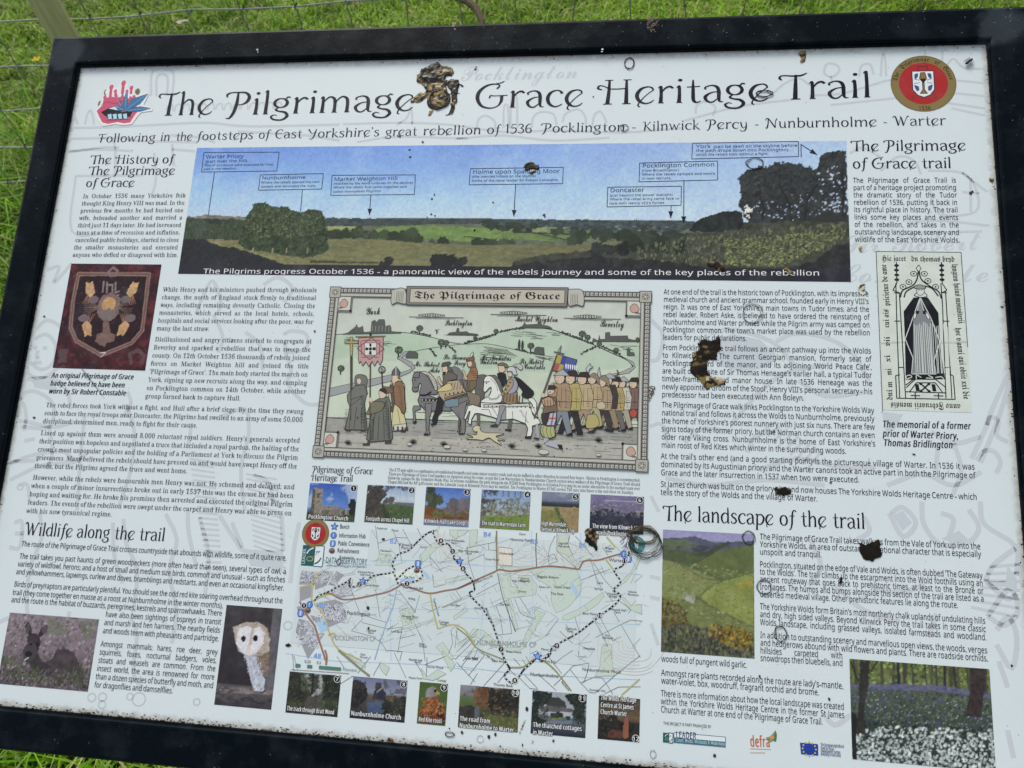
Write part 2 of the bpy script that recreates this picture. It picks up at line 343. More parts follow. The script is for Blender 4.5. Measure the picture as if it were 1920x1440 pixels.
    def mul(s, amp, sc, octs=4, ax=1, ay=1): s.c = s.c*(1+amp*(s.nz(sc, octs, ax, ay)*2-1)[..., None]); return s
    def build(s, name, label, z=.2, parent=None):
        if name == 'photograph': s.mul(.09, 2.6, 3); s.c = s.c*.95+8
        V = np.stack([s.X, s.Y, np.full(s.X.shape, z)], -1).reshape(-1, 3)*.001
        i = np.arange(s.nx*s.ny).reshape(s.ny, s.nx); Q = np.stack([i[:-1, :-1], i[:-1, 1:], i[1:, 1:], i[1:, :-1]], -1).reshape(-1, 4)
        return bpart(name, tmesh(name, V, Q, M_INK, lin(np.clip(s.c, 0, 255)).reshape(-1, 3)), label, parent)
# ---------------------------------------------------------------- letters
PUN = " .,;:!?'()-/&%‘’–é0123456789"
STY = {'gill': (None, None, None, 3), 'serif': (0x1D400, 0x1D41A, 0x1D7CE, 2), 'sans': (0x1D5A0, 0x1D5BA, 0x1D7E2, 2), 'sansb': (0x1D5D4, 0x1D5EE, 0x1D7EC, 2),
       'sansbi': (0x1D63C, 0x1D656, 0x1D7EC, 3), 'frak': (0x1D56C, 0x1D586, None, 3), 'script': (0x1D4D0, 0x1D4EA, None, 2)}
def code(st, c):
    U, L, D, _ = STY[st]
    if U is None: return c
    if 'A' <= c <= 'Z': return chr(U+ord(c)-65)
    if 'a' <= c <= 'z': return chr(L+ord(c)-97)
    if c.isdigit() and D: return chr(D+ord(c)-48)
    return c
GL = {}
def make_glyphs():
    tmp = bpy.data.collections.new('tmp'); COL.children.link(tmp); reg = []
    AZ = 'ABCDEFGHIJKLMNOPQRSTUVWXYZ'
    def mk(body, res):
        c = bpy.data.curves.new('g', 'FONT'); c.body = body; c.resolution_u = res; c.fill_mode = 'FRONT'
        o = bpy.data.objects.new('g', c); tmp.objects.link(o); return o
    for st, (_, _, _, res) in STY.items():
        if FASTF and st not in LIVE: continue
        for c in (LIVE[st] if FASTF else AZ+AZ.lower()+PUN[1:]): g = code(st, c); reg.append((st, c, mk(g, res), mk(g+g, 1)))
        a = code(st, 'n'); reg.append((st, ' ', mk(a+a, 1), mk(a+' '+a, 1)))
    dg = bpy.context.evaluated_depsgraph_get(); dg.update()
    def dat(o, full=True):
        e = o.evaluated_get(dg); me = e.to_mesh(); V = np.zeros(len(me.vertices)*3, np.float32); me.vertices.foreach_get('co', V); V = V.reshape(-1, 3)[:, :2].copy(); T = None
        if full:
            me.calc_loop_triangles(); T = np.zeros(len(me.loop_triangles)*3, np.int32); me.loop_triangles.foreach_get('vertices', T); T = T.reshape(-1, 3)
        e.to_mesh_clear(); return V, T
    cap = {}
    for st, c, o, o2 in reg:
        if c == 'H': cap[st] = dat(o)[0][:, 1].max()
    for st, c, o, o2 in reg:
        V, T = dat(o); V2, _ = dat(o2, False); adv = (V2[:, 0].max()-V[:, 0].max())/cap[st]
        GL[st, c] = (None, None, adv) if c == ' ' else (V/cap[st], T, adv)
    for st, c, o, o2 in reg:
        for q in (o, o2): d = q.data; bpy.data.objects.remove(q); bpy.data.curves.remove(d)
    bpy.data.collections.remove(tmp)
FASTF = True
LIVE = {'frak': 'FGHPST.'+'abcdefghijklmnopqrstuvwxyz', 'script': 'ABCHMNPRSTWY.'+'abcdefghijklmnopqrstuvwxyz', 'gill': 'ABCDEFGHIJKLMNOPQRSTUVWXYZ'+'abcdefghijklmnopqrstuvwxyz'+PUN[1:]}
make_glyphs()
FONT = {
 'sans': {
  ' ': (0.3889999985694885, []),
  "'": (0.2630000114440918, [[17,59,20,59,22,69,22,79,15,79,15,69]]),
  '(': (0.4519999921321869, [[31,77,20,60,16,41,20,21,31,4,36,4,27,21,24,41,27,60,36,77]]),
  ')': (0.4519999921321869, [[16,4,27,21,32,41,27,60,16,77,12,77,21,60,23,41,21,21,12,4]]),
  ',': (0.3070000112056732, [[23,30,19,32,16,31,15,28,16,24,19,23,16,13,23,18,25,24]]),
  '-': (0.4519999921321869, [[33,43,14,43,14,36,33,36]]),
  '.': (0.3070000112056732, [[20,31,16,30,15,26,16,23,20,22,23,23,24,26,23,30]]),
  '/': (0.39399999380111694, [[12,22,17,22,33,77,27,77]]),
  '0': (0.8009999990463257, [[44,25,48,29,52,42,51,63,48,72,42,77,34,79,28,78,23,76,19,72,17,66,15,50,16,38,20,29,25,24,34,22,40,22],[43,68,45,60,45,40,43,33,39,29,34,27,28,29,25,33,23,40,22,50,23,60,25,68,28,72,34,73,39,72]]),
  '1': (0.8009999990463257, [[32,69,32,22,39,22,39,78,33,78,18,67,22,62,31,70,33,71]]),
  '2': (0.8009999990463257, [[19,75,16,73,19,68,29,73,37,73,40,71,42,68,43,64,41,57,37,50,15,28,15,22,52,22,52,29,24,29,46,52,48,56,50,64,49,71,45,75,40,78,33,79,28,79]]),
  '3': (0.8009999990463257, [[50,65,49,71,46,75,40,78,27,79,18,76,15,73,18,69,28,73,37,73,40,71,43,65,42,61,39,57,35,55,23,54,23,48,35,48,40,46,43,43,44,38,44,34,41,30,37,28,30,27,22,28,15,31,15,25,18,23,22,22,37,22,46,26,51,34,52,38,51,43,48,47,44,50,38,52,47,56,49,60]]),
  '4': (0.8009999990463257, [[40,71,40,41,20,41],[39,79,13,41,13,35,40,35,40,22,46,22,46,35,54,35,54,41,46,41,46,79]]),
  '5': (0.8009999990463257, [[28,51,37,50,41,48,44,44,45,40,44,34,41,30,31,27,23,28,16,31,16,25,19,23,23,22,31,22,39,23,46,27,50,33,52,40,50,47,46,52,41,56,33,57,24,56,25,72,48,72,48,78,20,78,17,52,21,50]]),
  '6': (0.8009999990463257, [[51,33,52,40,51,48,48,53,43,56,32,57,28,56,23,51,22,51,25,63,29,70,32,72,41,74,43,73,48,73,48,78,47,79,41,79,28,76,20,69,18,64,16,52,16,39,18,32,25,24,29,22,35,22,42,23,48,27],[34,27,25,32,22,42,24,47,28,51,31,52,35,52,43,49,45,45,46,40,45,35,42,31,39,28]]),
  '7': (0.8009999990463257, [[15,72,45,72,22,22,29,22,52,73,52,78,15,78]]),
  '8': (0.8009999990463257, [[38,57,34,55,29,57,25,61,24,63,24,69,26,72,33,74,41,72,44,66,43,62,41,59],[25,78,19,73,17,70,17,66,18,61,20,57,23,54,27,52,21,48,15,40,16,30,20,26,26,23,34,22,41,23,47,26,51,31,52,37,52,40,50,44,46,48,40,52,42,54,45,55,49,60,50,63,49,72,46,76,40,78,34,79],[28,28,25,30,23,33,22,41,24,44,32,49,42,44,45,41,45,33,42,30,39,28,34,27]]),
  '9': (0.8009999990463257, [[44,28,47,32,51,43,52,48,51,62,47,73,43,76,38,79,28,79,20,74,17,70,15,60,16,53,20,48,25,44,31,43,40,45,45,50,45,45,43,37,38,31,35,29,26,27,19,28,19,22,33,22,39,24],[33,49,28,50,25,52,22,60,23,66,25,70,29,73,37,73,40,71,44,66,45,62,45,57,42,52,39,50]]),
  ':': (0.3070000112056732, [[16,23,20,22,23,23,24,26,23,30,20,31,16,30,15,26],[20,49,23,50,24,54,23,57,20,58,16,57,15,54,16,50]]),
  ';': (0.3070000112056732, [[16,57,15,54,16,50,20,49,23,50,24,54,23,57,20,58],[20,33,16,31,15,28,16,25,19,23,19,19,16,15,16,13,23,18,25,25,24,31]]),
  '?': (0.4659999907016754, [[21,77,18,69,21,70,25,68,26,64,17,43,19,39,22,36,34,65,31,73],[20,23,23,22,27,23,28,26,27,30,23,31,20,30,19,26]]),
  'A': (0.8949999809265137, [[35,67,36,71,37,70,37,67,45,46,27,46],[54,22,61,22,39,79,33,79,11,22,18,22,25,40,47,40]]),
  'B': (0.9100000262260437, [[43,48,47,46,50,43,50,35,48,31,37,28,26,28,26,49,37,49],[57,32,58,42,52,50,45,52,53,56,55,60,56,65,55,71,51,75,44,78,19,78,19,22,38,22,47,23,53,27],[48,60,46,57,42,55,26,55,26,72,41,72,46,70,48,68,49,64]]),
  'C': (0.8849999904632568, [[46,73,56,70,58,76,51,78,43,79,28,76,23,71,19,65,16,50,17,42,19,35,22,29,27,25,42,22,50,22,56,24,56,30,50,28,34,29,28,34,25,41,23,50,25,60,29,67,35,71]]),
  'D': (1.0219999551773071, [[51,67,55,60,56,51,51,34,33,28,26,28,26,72,44,71],[51,75,44,78,19,78,19,22,34,22,47,24,56,30,62,39,64,51,63,59,60,66,56,71]]),
  'E': (0.7789999842643738, [[26,72,50,72,50,78,19,78,19,22,50,22,50,29,26,29,26,49,49,49,49,55,26,55]]),
  'F': (0.7269999980926514, [[26,72,50,72,50,78,19,78,19,22,26,22,26,46,49,46,49,52,26,52]]),
  'G': (1.0199999809265137, [[58,23,62,25,62,52,43,52,43,46,55,46,55,29,51,28,38,28,28,34,24,44,23,50,25,60,29,67,36,71,45,73,49,73,59,70,62,76,50,79,37,78,29,76,19,66,17,59,16,50,19,35,23,29,28,25,35,22,53,22]]),
  'H': (1.0379999876022339, [[55,55,26,55,26,78,19,78,19,22,26,22,26,49,55,49,55,22,62,22,62,78,55,78]]),
  'I': (0.4749999940395355, [[14,74,21,73,21,28,14,26,14,22,35,22,35,26,28,28,28,73,35,74,35,78,14,78]]),
  'J': (0.38199999928474426, [[25,23,25,78,18,78,18,20,17,17,14,14,5,14,5,9,6,8,11,7,17,8,21,11,24,16]]),
  'K': (0.8669999837875366, [[28,53,26,51,26,78,19,78,19,22,26,22,26,44,32,49,51,22,60,22,37,54,59,78,51,78]]),
  'L': (0.734000027179718, [[26,78,19,78,19,22,50,22,50,29,26,29]]),
  'M': (1.2699999809265137, [[25,72,44,22,49,22,68,71,68,22,75,22,75,78,64,78,47,33,46,33,29,78,19,78,19,22,25,22]]),
  'N': (1.0640000104904175, [[25,62,25,69,55,22,63,22,63,78,57,78,57,32,27,78,19,78,19,22,25,22]]),
  'O': (1.093999981880188, [[68,50,67,59,65,66,61,71,56,76,50,78,42,79,27,76,22,71,19,66,16,51,17,42,19,35,22,30,27,25,42,22,50,23,56,25,61,30,65,35],[56,34,50,29,42,28,34,29,28,34,25,41,23,50,25,60,28,67,34,72,42,73,50,72,56,67,59,60,60,50,59,41]]),
  'P': (0.847000002861023, [[43,53,38,51,26,50,26,72,39,72,44,70,47,62,46,56],[26,22,26,44,40,45,46,47,53,53,55,62,53,69,50,74,43,77,34,78,19,78,19,22]]),
  'R': (0.8709999918937683, [[51,22,59,22,43,47,49,50,53,55,55,62,53,69,50,74,43,77,34,78,19,78,19,22,26,22,26,46,37,46],[34,51,26,51,26,72,40,72,44,70,47,67,47,58,44,54,40,52]]),
  'S': (0.7689999938011169, [[24,68,26,71,34,73,37,73,47,70,49,76,38,79,29,79,24,77,18,73,16,69,17,59,20,55,24,51,30,48,35,47,41,43,44,37,43,33,40,30,36,28,26,28,15,31,15,24,22,22,39,23,45,26,49,31,51,37,49,45,44,50,31,55,26,58,23,62]]),
  'T': (0.7789999842643738, [[29,22,37,22,37,72,54,72,54,78,12,78,12,72,29,72]]),
  'V': (0.8399999737739563, [[32,39,19,78,11,78,31,22,38,22,58,78,51,78,38,43,35,33,35,30]]),
  'W': (1.3029999732971191, [[64,31,64,34,51,78,44,78,32,38,31,31,20,78,12,78,27,22,34,22,46,62,47,70,48,69,48,66,61,22,68,22,83,78,76,78]]),
  'Y': (0.7929999828338623, [[33,51,19,78,11,78,30,44,30,22,37,22,37,44,56,78,48,78]]),
  'a': (0.7860000133514404, [[36,43,42,43,41,34,38,30,35,28,30,27,24,29,22,31,23,38,29,42],[22,56,24,58,33,60,40,58,42,55,42,48,26,46,20,44,16,40,15,34,16,29,19,25,23,22,33,22,36,23,42,28,44,22,49,22,49,51,48,57,45,62,34,65,30,65,22,63,19,62]]),
  'b': (0.8610000014305115, [[31,28,27,31,25,36,25,51,27,56,31,58,37,59,45,55,48,44,47,37,45,32,42,28,37,27],[33,65,24,59,25,60,25,82,18,82,18,22,23,22,24,28,25,28,27,25,33,22,45,23,50,27,54,34,55,43,54,53,50,60,45,64]]),
  'c': (0.671999990940094, [[42,58,44,57,46,63,41,65,30,65,25,63,21,60,18,56,16,50,16,36,18,31,21,27,29,22,41,22,46,24,46,30,41,28,29,29,23,37,23,43,26,55,35,59,40,59]]),
  'd': (0.8610000014305115, [[23,37,23,50,25,55,29,58,34,60,40,58,43,55,45,50,46,43,45,36,43,31,40,28,34,27,29,28,25,32],[46,82,46,59,37,65,26,64,20,60,17,53,16,43,17,34,20,27,26,23,37,22,41,23,46,28,47,22,53,22,53,82]]),
  'e': (0.7900000214576721, [[24,53,26,56,30,59,34,60,39,59,42,56,44,52,44,48,23,48],[51,46,51,52,47,60,43,63,39,65,29,65,24,63,18,55,16,50,16,37,18,31,21,27,25,24,30,22,43,22,50,24,50,30,36,27,30,28,26,31,23,42,51,42]]),
  'f': (0.4819999933242798, [[33,77,40,76,42,81,40,82,28,82,23,79,21,74,20,65,12,62,12,59,20,59,20,22,27,22,27,59,37,59,37,64,27,64,27,71,28,74,30,76]]),
  'g': (0.8610000014305115, [[46,42,45,35,43,31,39,28,34,27,29,28,23,36,23,50,29,58,34,59,39,58,43,56,45,51],[26,23,33,22,40,23,46,28,45,16,43,12,39,10,34,9,26,10,19,13,19,6,26,4,42,5,48,8,52,14,53,22,53,64,47,64,46,59,43,62,37,65,26,64,20,59,17,52,16,43,17,34,20,27]]),
  'h': (0.8659999966621399, [[44,57,46,49,46,22,53,22,53,50,52,57,49,61,45,64,38,65,34,65,24,59,25,61,25,82,18,82,18,22,25,22,25,51,27,55,31,58,37,59]]),
  'i': (0.3610000014305115, [[24,73,25,74,25,78,23,80,18,79,17,76,18,73,21,71],[18,64,18,22,25,22,25,64]]),
  'j': (0.3610000014305115, [[22,7,24,11,25,16,25,64,18,64,18,16,16,11,12,9,7,10,7,5,8,4,18,4],[18,79,17,76,18,73,21,71,23,72,25,74,25,78,23,80]]),
  'k': (0.7480000257492065, [[52,22,34,46,51,64,43,64,25,45,25,44,24,44,25,46,25,82,18,82,18,22,25,22,25,38,29,42,44,22]]),
  'l': (0.3610000014305115, [[25,82,18,82,18,22,25,22]]),
  'm': (1.309999942779541, [[77,57,75,62,64,65,60,65,53,61,50,58,45,63,37,65,30,64,27,62,25,59,24,59,23,64,18,64,18,22,25,22,25,51,27,55,31,58,36,59,42,57,45,49,45,22,51,22,51,46,52,52,54,56,58,59,63,59,69,57,71,49,71,22,78,22,78,50]]),
  'n': (0.8659999966621399, [[31,58,37,59,44,57,46,49,46,22,53,22,53,50,52,57,49,62,45,64,38,65,30,64,27,62,25,59,24,59,23,64,18,64,18,22,25,22,25,51,27,55]]),
  'o': (0.847000002861023, [[49,27,53,34,54,44,54,50,49,60,45,63,40,65,27,64,21,60,17,53,16,44,16,37,21,27,25,24,30,22,43,23],[44,55,47,50,47,37,44,32,40,28,35,27,29,28,23,37,23,50,29,58,35,59,40,58]]),
  'p': (0.8610000014305115, [[25,45,28,56,31,59,42,58,45,55,47,50,48,44,47,35,43,29,37,27,31,28,27,32,25,37],[30,23,33,22,45,23,50,27,54,34,55,44,54,53,50,60,45,64,33,65,25,59,24,59,24,64,18,64,18,4,25,4,25,24,24,28,25,28,27,25]]),
  'q': (0.8610000014305115, [[23,37,23,50,25,55,29,58,34,60,40,58,43,55,45,50,46,43,45,35,43,31,40,28,34,27,29,28,25,32],[33,65,26,64,20,60,17,53,16,43,17,34,20,27,26,23,37,22,41,23,46,28,46,4,53,4,53,64,47,64,46,59,37,65]]),
  'r': (0.578000009059906, [[34,59,40,59,42,58,42,65,33,65,30,63,25,57,24,57,24,64,18,64,18,22,25,22,25,49,28,55]]),
  's': (0.6710000038146973, [[22,57,30,60,42,57,44,62,41,64,35,65,25,65,16,59,15,54,17,48,24,43,35,39,38,36,39,33,36,29,29,27,21,28,15,31,15,24,21,22,35,22,41,25,44,29,45,34,44,40,42,42,24,50,22,53]]),
  't': (0.5059999823570251, [[26,31,25,35,25,59,37,59,37,64,25,64,25,74,21,74,18,65,12,62,12,59,18,59,18,35,20,27,22,24,28,22,36,22,38,23,38,28,32,27,27,29]]),
  'u': (0.8659999966621399, [[46,28,47,22,53,22,53,64,46,64,46,43,45,36,43,31,40,28,34,27,27,30,24,37,24,64,17,64,17,37,18,30,21,25,26,23,37,22,44,25]]),
  'v': (0.7110000252723694, [[51,64,44,64,31,29,28,40,19,64,11,64,27,22,35,22]]),
  'w': (1.1009999513626099, [[31,22,42,57,52,22,60,22,72,65,65,65,56,30,46,65,38,65,28,30,19,65,12,65,24,22]]),
  'x': (0.7409999966621399, [[32,49,21,64,13,64,28,44,13,22,20,22,32,39,43,22,51,22,36,44,50,64,43,64]]),
  'y': (0.7139999866485596, [[29,37,19,64,11,64,28,22,23,11,17,9,12,10,12,4,23,4,31,11,51,64,44,64,35,41,32,29,31,29,31,32]]),
  'z': (0.6579999923706055, [[16,64,16,59,37,59,14,27,14,22,45,22,45,28,22,28,44,59,44,64]]),
 },
 'serif': {
  ' ': (0.4099999964237213, []),
  '&': (0.921999990940094, [[24,74,22,65,24,58,29,52,19,44,15,35,18,26,28,22,36,23,46,30,53,22,61,22,49,36,55,43,59,50,53,50,51,46,46,41,36,50,44,58,47,65,45,74,35,78],[29,60,27,65,29,69,34,71,40,69,42,65,41,61,34,56],[42,36,38,31,29,29,23,31,20,35,23,41,31,46]]),
  "'": (0.2770000100135803, [[17,61,21,61,22,82,16,82]]),
  ',': (0.3230000138282776, [[23,30,20,33,16,31,18,25,20,23,19,18,16,13,23,18,24,25]]),
  '-': (0.47600001096725464, [[31,44,18,44,18,37,31,37]]),
  '.': (0.3230000138282776, [[20,32,17,30,17,23,20,22,23,23,23,30]]),
  '0': (0.8240000009536743, [[52,52,50,68,48,74,41,78,41,81,34,82,28,81,27,78,21,74,18,68,17,61,17,43,18,36,21,30,27,25,28,23,34,22,41,23,41,25,48,30,50,36],[43,34,40,29,34,27,29,29,26,34,24,52,26,70,29,75,34,77,40,75,43,70,44,62,44,41]]),
  '1': (0.8240000009536743, [[27,75,15,71,17,69,18,65,19,65,22,66,25,70,30,74,33,30,32,28,30,27,20,27,25,22,48,22,52,27,43,27,40,28,41,82,34,82,30,77]]),
  '2': (0.8240000009536743, [[44,32,41,31,21,31,43,53,47,60,49,66,48,74,41,79,41,81,33,82,23,81,24,79,19,77,17,74,17,67,18,65,21,63,25,63,23,69,24,74,27,76,33,77,37,77,40,75,42,68,40,60,38,56,27,43,21,22,46,22,53,40,49,40,49,37,47,33]]),
  '3': (0.8240000009536743, [[25,64,23,68,23,71,25,75,28,77,37,77,40,75,41,72,41,63,38,59,34,56,24,55,24,50,35,50,40,47,43,44,44,39,43,35,42,32,40,30,37,28,33,28,31,27,26,28,22,30,20,33,21,38,18,38,15,34,15,31,16,29,24,27,21,23,26,22,40,22,43,24,41,25,49,31,51,39,50,44,46,50,42,52,42,53,37,54,42,56,46,59,49,69,47,74,41,79,40,81,32,82,25,81,18,76,17,72,17,66]]),
  '4': (0.8240000009536743, [[47,28,45,30,46,38,55,38,55,43,46,43,46,81,37,81,24,43,16,38,37,38,38,33,36,28,26,27,31,22,50,22,55,27],[38,61,37,43,18,43,36,74,38,70]]),
  '5': (0.8240000009536743, [[24,72,43,72,45,71,46,66,50,66,45,81,24,81,16,53,20,51,26,53,35,52,40,50,42,46,43,36,40,30,30,27,26,28,22,31,21,33,21,37,18,37,17,36,16,34,17,29,24,27,22,23,26,22,35,22,43,24,40,26,46,28,50,36,49,48,41,54,40,57,32,58,22,57]]),
  '6': (0.8240000009536743, [[51,49,42,54,45,57,38,59,31,58,31,57,27,56,26,65,28,72,32,76,38,77,43,76,45,72,43,67,48,67,50,69,51,73,49,78,46,79,47,81,43,82,33,82,28,80,20,68,17,50,18,41,20,34,23,28,28,25,30,22,44,23,51,33,52,41],[43,50,45,41,43,30,40,28,36,27,30,28,27,32,25,39,24,50,35,54,40,53]]),
  '7': (0.8240000009536743, [[20,68,22,71,25,72,47,72,25,22,32,22,55,77,55,81,15,81,15,64,20,64]]),
  '8': (0.8240000009536743, [[44,70,44,64,40,59,36,57,30,59,25,64,25,72,27,75,30,77,38,77,42,74],[23,80,18,71,18,67,21,59,29,52,26,49,19,46,17,42,16,33,22,24,27,22,43,23,43,26,51,31,53,38,51,43,48,47,38,54,45,57,50,63,49,73,42,78,42,81,28,82],[39,27,34,26,29,27,25,29,23,33,23,41,27,47,31,49,39,46,43,43,45,40,46,37,45,32,43,29]]),
  ';': (0.3230000138282776, [[17,59,17,52,20,50,23,52,23,59,20,60],[20,33,17,32,17,28,18,25,20,23,16,13,23,18,24,26,23,31]]),
  'B': (0.972000002861023, [[48,28,44,26,38,25,31,26,32,51,42,50,47,48,50,44,51,32],[43,53,54,57,57,66,55,75,38,78,18,78,13,76,20,76,22,75,23,73,23,29,22,26,19,25,13,25,18,22,40,22,50,23,55,27,58,32,59,39,56,48],[34,53,32,53,31,75,38,76,43,75,47,73,49,65,48,59,45,56]]),
  'C': (1.027999997138977, [[63,80,61,77,59,76,43,80,35,79,30,76,21,66,19,59,18,50,21,35,25,29,33,25,35,22,43,21,56,24,66,33,64,35,60,31,55,28,45,25,31,32,26,50,31,70,44,77,50,76,57,72,63,60,65,60,65,80]]),
  'D': (1.0880000591278076, [[39,22,61,29,66,50,64,62,59,71,52,77,18,78,13,76,22,75,23,72,23,28,22,26,20,25,14,25,18,22],[34,75,39,76,53,69,57,51,56,39,53,32,46,27,39,25,31,27,31,74]]),
  'E': (0.9710000157356262, [[31,31,32,50,41,49,44,47,47,37,49,37,49,65,47,65,44,55,40,53,32,53,31,74,32,75,48,75,54,72,57,68,58,62,60,62,52,78,21,78,13,76,21,76,23,72,23,28,21,25,13,24,21,22,52,22,64,40,62,40,60,35,55,29,51,27,37,26,32,27,31,28]]),
  'G': (1.1150000095367432, [[56,41,56,28,54,26,50,24,45,24,37,26,31,31,27,39,26,50,31,70,44,77,53,75,57,72,63,60,65,60,65,80,63,80,60,76,50,79,43,80,35,79,25,72,21,66,18,51,19,42,21,35,25,29,29,25,36,22,44,21,55,22,66,26,63,41,64,43,73,45,68,47,50,47,45,45,54,43]]),
  'H': (1.1490000486373901, [[69,22,74,25,68,25,65,26,64,29,64,72,65,75,68,76,74,76,69,78,50,78,46,76,53,76,55,75,56,73,55,53,32,53,31,73,32,75,34,76,41,76,36,78,18,78,13,76,19,76,22,75,23,72,23,29,22,26,19,25,13,25,18,22,36,22,41,25,35,25,32,26,31,29,32,50,55,50,56,28,55,26,46,25,50,22]]),
  'I': (0.5720000267028809, [[31,32,31,73,32,75,41,76,37,78,18,78,13,76,22,75,23,73,23,28,22,26,13,25,18,22,37,22,41,25,32,27,31,28]]),
  'K': (1.121000051498413, [[47,25,51,22,70,22,75,25,68,25,65,28,44,57,53,67,61,74,71,76,67,78,51,78,47,76,54,76,55,74,54,71,34,51,31,73,32,75,34,76,41,76,36,78,18,78,13,76,19,76,22,75,23,72,23,29,22,26,19,25,13,25,18,22,36,22,41,25,35,25,32,26,31,29,31,47,36,49,56,27,56,26,53,25]]),
  'L': (0.9369999766349792, [[31,72,31,74,32,75,35,76,42,76,37,78,18,78,13,76,19,76,22,75,23,72,23,29,22,25,13,25,21,22,52,22,64,41,61,41,55,29,51,27,45,26,34,26,31,27]]),
  'M': (1.3919999599456787, [[44,22,47,22,67,71,70,28,69,26,67,25,60,25,64,22,83,22,87,25,80,25,78,26,77,30,77,72,78,74,82,76,87,76,84,78,69,78,50,40,31,78,16,78,13,76,20,76,22,75,24,72,21,69,21,32,20,26,13,25,16,22,29,22,32,25,25,26,24,28,24,70]]),
  'N': (1.0839999914169312, [[18,76,21,74,24,70,21,29,19,25,13,25,16,22,29,22,32,25,27,25,25,26,24,28,24,65,61,21,63,21,63,72,64,75,66,76,70,76,67,78,55,78,52,76,59,75,59,43,28,78,16,78,13,76]]),
  'O': (1.152999997138977, [[27,39,26,50,31,70,43,77,50,75,56,70,60,62,61,50,56,31,44,24,37,26,31,31],[55,78,44,80,38,79,29,75,22,67,18,56,18,44,22,34,28,26,32,23,43,21,55,23,65,34,69,44,69,57,65,67,59,75]]),
  'P': (0.9169999957084656, [[31,75,44,75,48,72,50,68,50,63,49,57,47,53,42,51,32,51],[58,63,58,68,52,77,47,78,18,78,13,76,19,76,22,75,23,72,23,29,22,26,19,25,13,25,18,22,36,22,41,25,35,25,32,26,31,29,32,48,50,49,54,52,57,57]]),
  'S': (0.8569999933242798, [[40,77,46,73,51,62,53,62,53,80,51,80,50,78,48,77,37,80,25,78,20,72,19,68,20,63,27,53,46,38,47,33,46,30,44,27,40,25,35,24,28,25,24,29,21,34,19,42,16,42,16,21,19,21,20,24,23,24,31,21,46,23,52,30,53,39,49,46,46,48,42,54,26,64,25,66,25,69,28,75,31,77]]),
  'T': (0.9290000200271606, [[44,76,56,72,60,61,62,61,53,78,21,78,13,61,15,61,16,68,18,72,23,75,32,76,33,29,32,26,23,25,27,22,47,22,52,25,42,26,41,28,42,76]]),
  'V': (0.9399999976158142, [[55,73,55,71,43,40,27,71,27,74,29,76,37,76,33,78,14,78,9,76,15,76,18,74,37,21,39,21,59,73,62,76,66,76,63,78,51,78,48,76,54,76]]),
  'W': (1.3420000076293945, [[84,74,85,76,88,76,86,78,75,78,73,76,78,75,79,74,79,70,70,43,57,70,58,76,65,76,61,78,44,78,39,76,49,74,49,71,51,66,39,41,25,73,27,76,33,76,30,78,13,78,9,76,14,76,16,75,18,71,32,21,35,21,50,60,64,21,66,21]]),
  'Y': (0.9350000023841858, [[42,26,41,29,41,47,60,75,65,76,63,78,50,78,47,76,54,75,55,73,42,50,27,72,27,75,29,76,37,76,32,78,14,78,10,76,15,76,18,73,34,44,34,29,33,26,24,25,28,22,47,22,52,25]]),
  'a': (0.7549999952316284, [[45,48,44,54,42,58,39,61,31,62,20,59,18,57,17,54,18,46,23,46,24,47,23,56,25,58,29,59,36,57,38,52,38,46,26,43,20,39,17,35,16,30,18,27,19,22,23,21,30,23,36,27,38,23,43,21,47,22,48,26,51,28,50,27,44,27,45,28],[31,27,24,28,23,33,27,39,36,43,38,30,35,27]]),
  'b': (0.7919999957084656, [[49,32,51,43,49,53,47,56,42,61,38,62,28,57,26,78,15,78,12,76,16,76,18,75,19,73,16,21,18,21,24,26,29,22,35,21,40,22,47,27],[44,42,43,34,41,28,38,25,34,24,29,26,26,31,26,54,28,56,32,57,39,56,42,53]]),
  'c': (0.6449999809265137, [[43,49,44,53,43,56,41,59,38,61,33,62,28,61,20,56,16,47,17,35,19,31,24,27,26,22,30,21,39,23,46,30,45,31,41,28,36,27,30,28,25,32,23,38,23,45,26,56,32,59,36,58,37,56,37,49,40,48,42,48]]),
  'd': (0.8130000233650208, [[33,57,39,56,41,54,41,32,40,29,34,26,28,27,25,30,23,41,25,53,28,56],[37,76,41,74,39,57,29,62,25,61,24,59,20,56,18,52,16,40,18,31,20,27,24,22,28,21,34,23,39,27,39,21,55,24,55,26,51,26,49,27,48,29,48,78,36,78,33,76]]),
  'e': (0.6610000133514404, [[24,43,43,43,38,44,43,51,41,57,37,60,31,62,26,61,20,56,16,47,16,42,18,31,24,27,24,24,26,22,30,21,39,24,46,31,44,33,40,29,36,28,26,31],[37,46,24,46,23,47,26,56,31,59,34,58,36,56,37,53,38,49]]),
  'f': (0.4690000116825104, [[28,61,27,70,30,77,35,77,36,76,36,67,37,66,41,66,42,69,42,75,37,79,33,80,26,79,23,76,21,72,19,61,13,61,13,56,19,56,20,26,13,24,17,22,32,22,36,24,31,25,27,27,28,56,36,56,36,61]]),
  'g': (0.7179999947547913, [[23,31,23,33,27,35,36,35,41,38,45,47,43,55,50,55,49,60,40,60,31,62,22,60,18,55,16,49,18,41,26,36,20,34,17,31,17,29,22,26,25,19,15,17,14,13,17,7,29,5,38,6,45,9,48,13,48,18,41,21,40,26,43,27,39,28,29,28,24,29],[20,16,23,18,40,18,43,17,44,16,44,14,41,10,31,8,20,11,19,13],[34,38,27,38,25,40,23,48,25,56,27,58,31,59,36,58,38,56,37,53,38,44]]),
  'h': (0.8360000252723694, [[30,22,33,24,27,26,27,51,30,55,36,56,40,55,42,52,43,29,42,26,36,24,39,22,53,22,56,24,52,25,49,27,49,48,46,58,41,62,35,60,29,55,27,78,16,78,14,77,20,74,20,27,17,25,13,24,17,22]]),
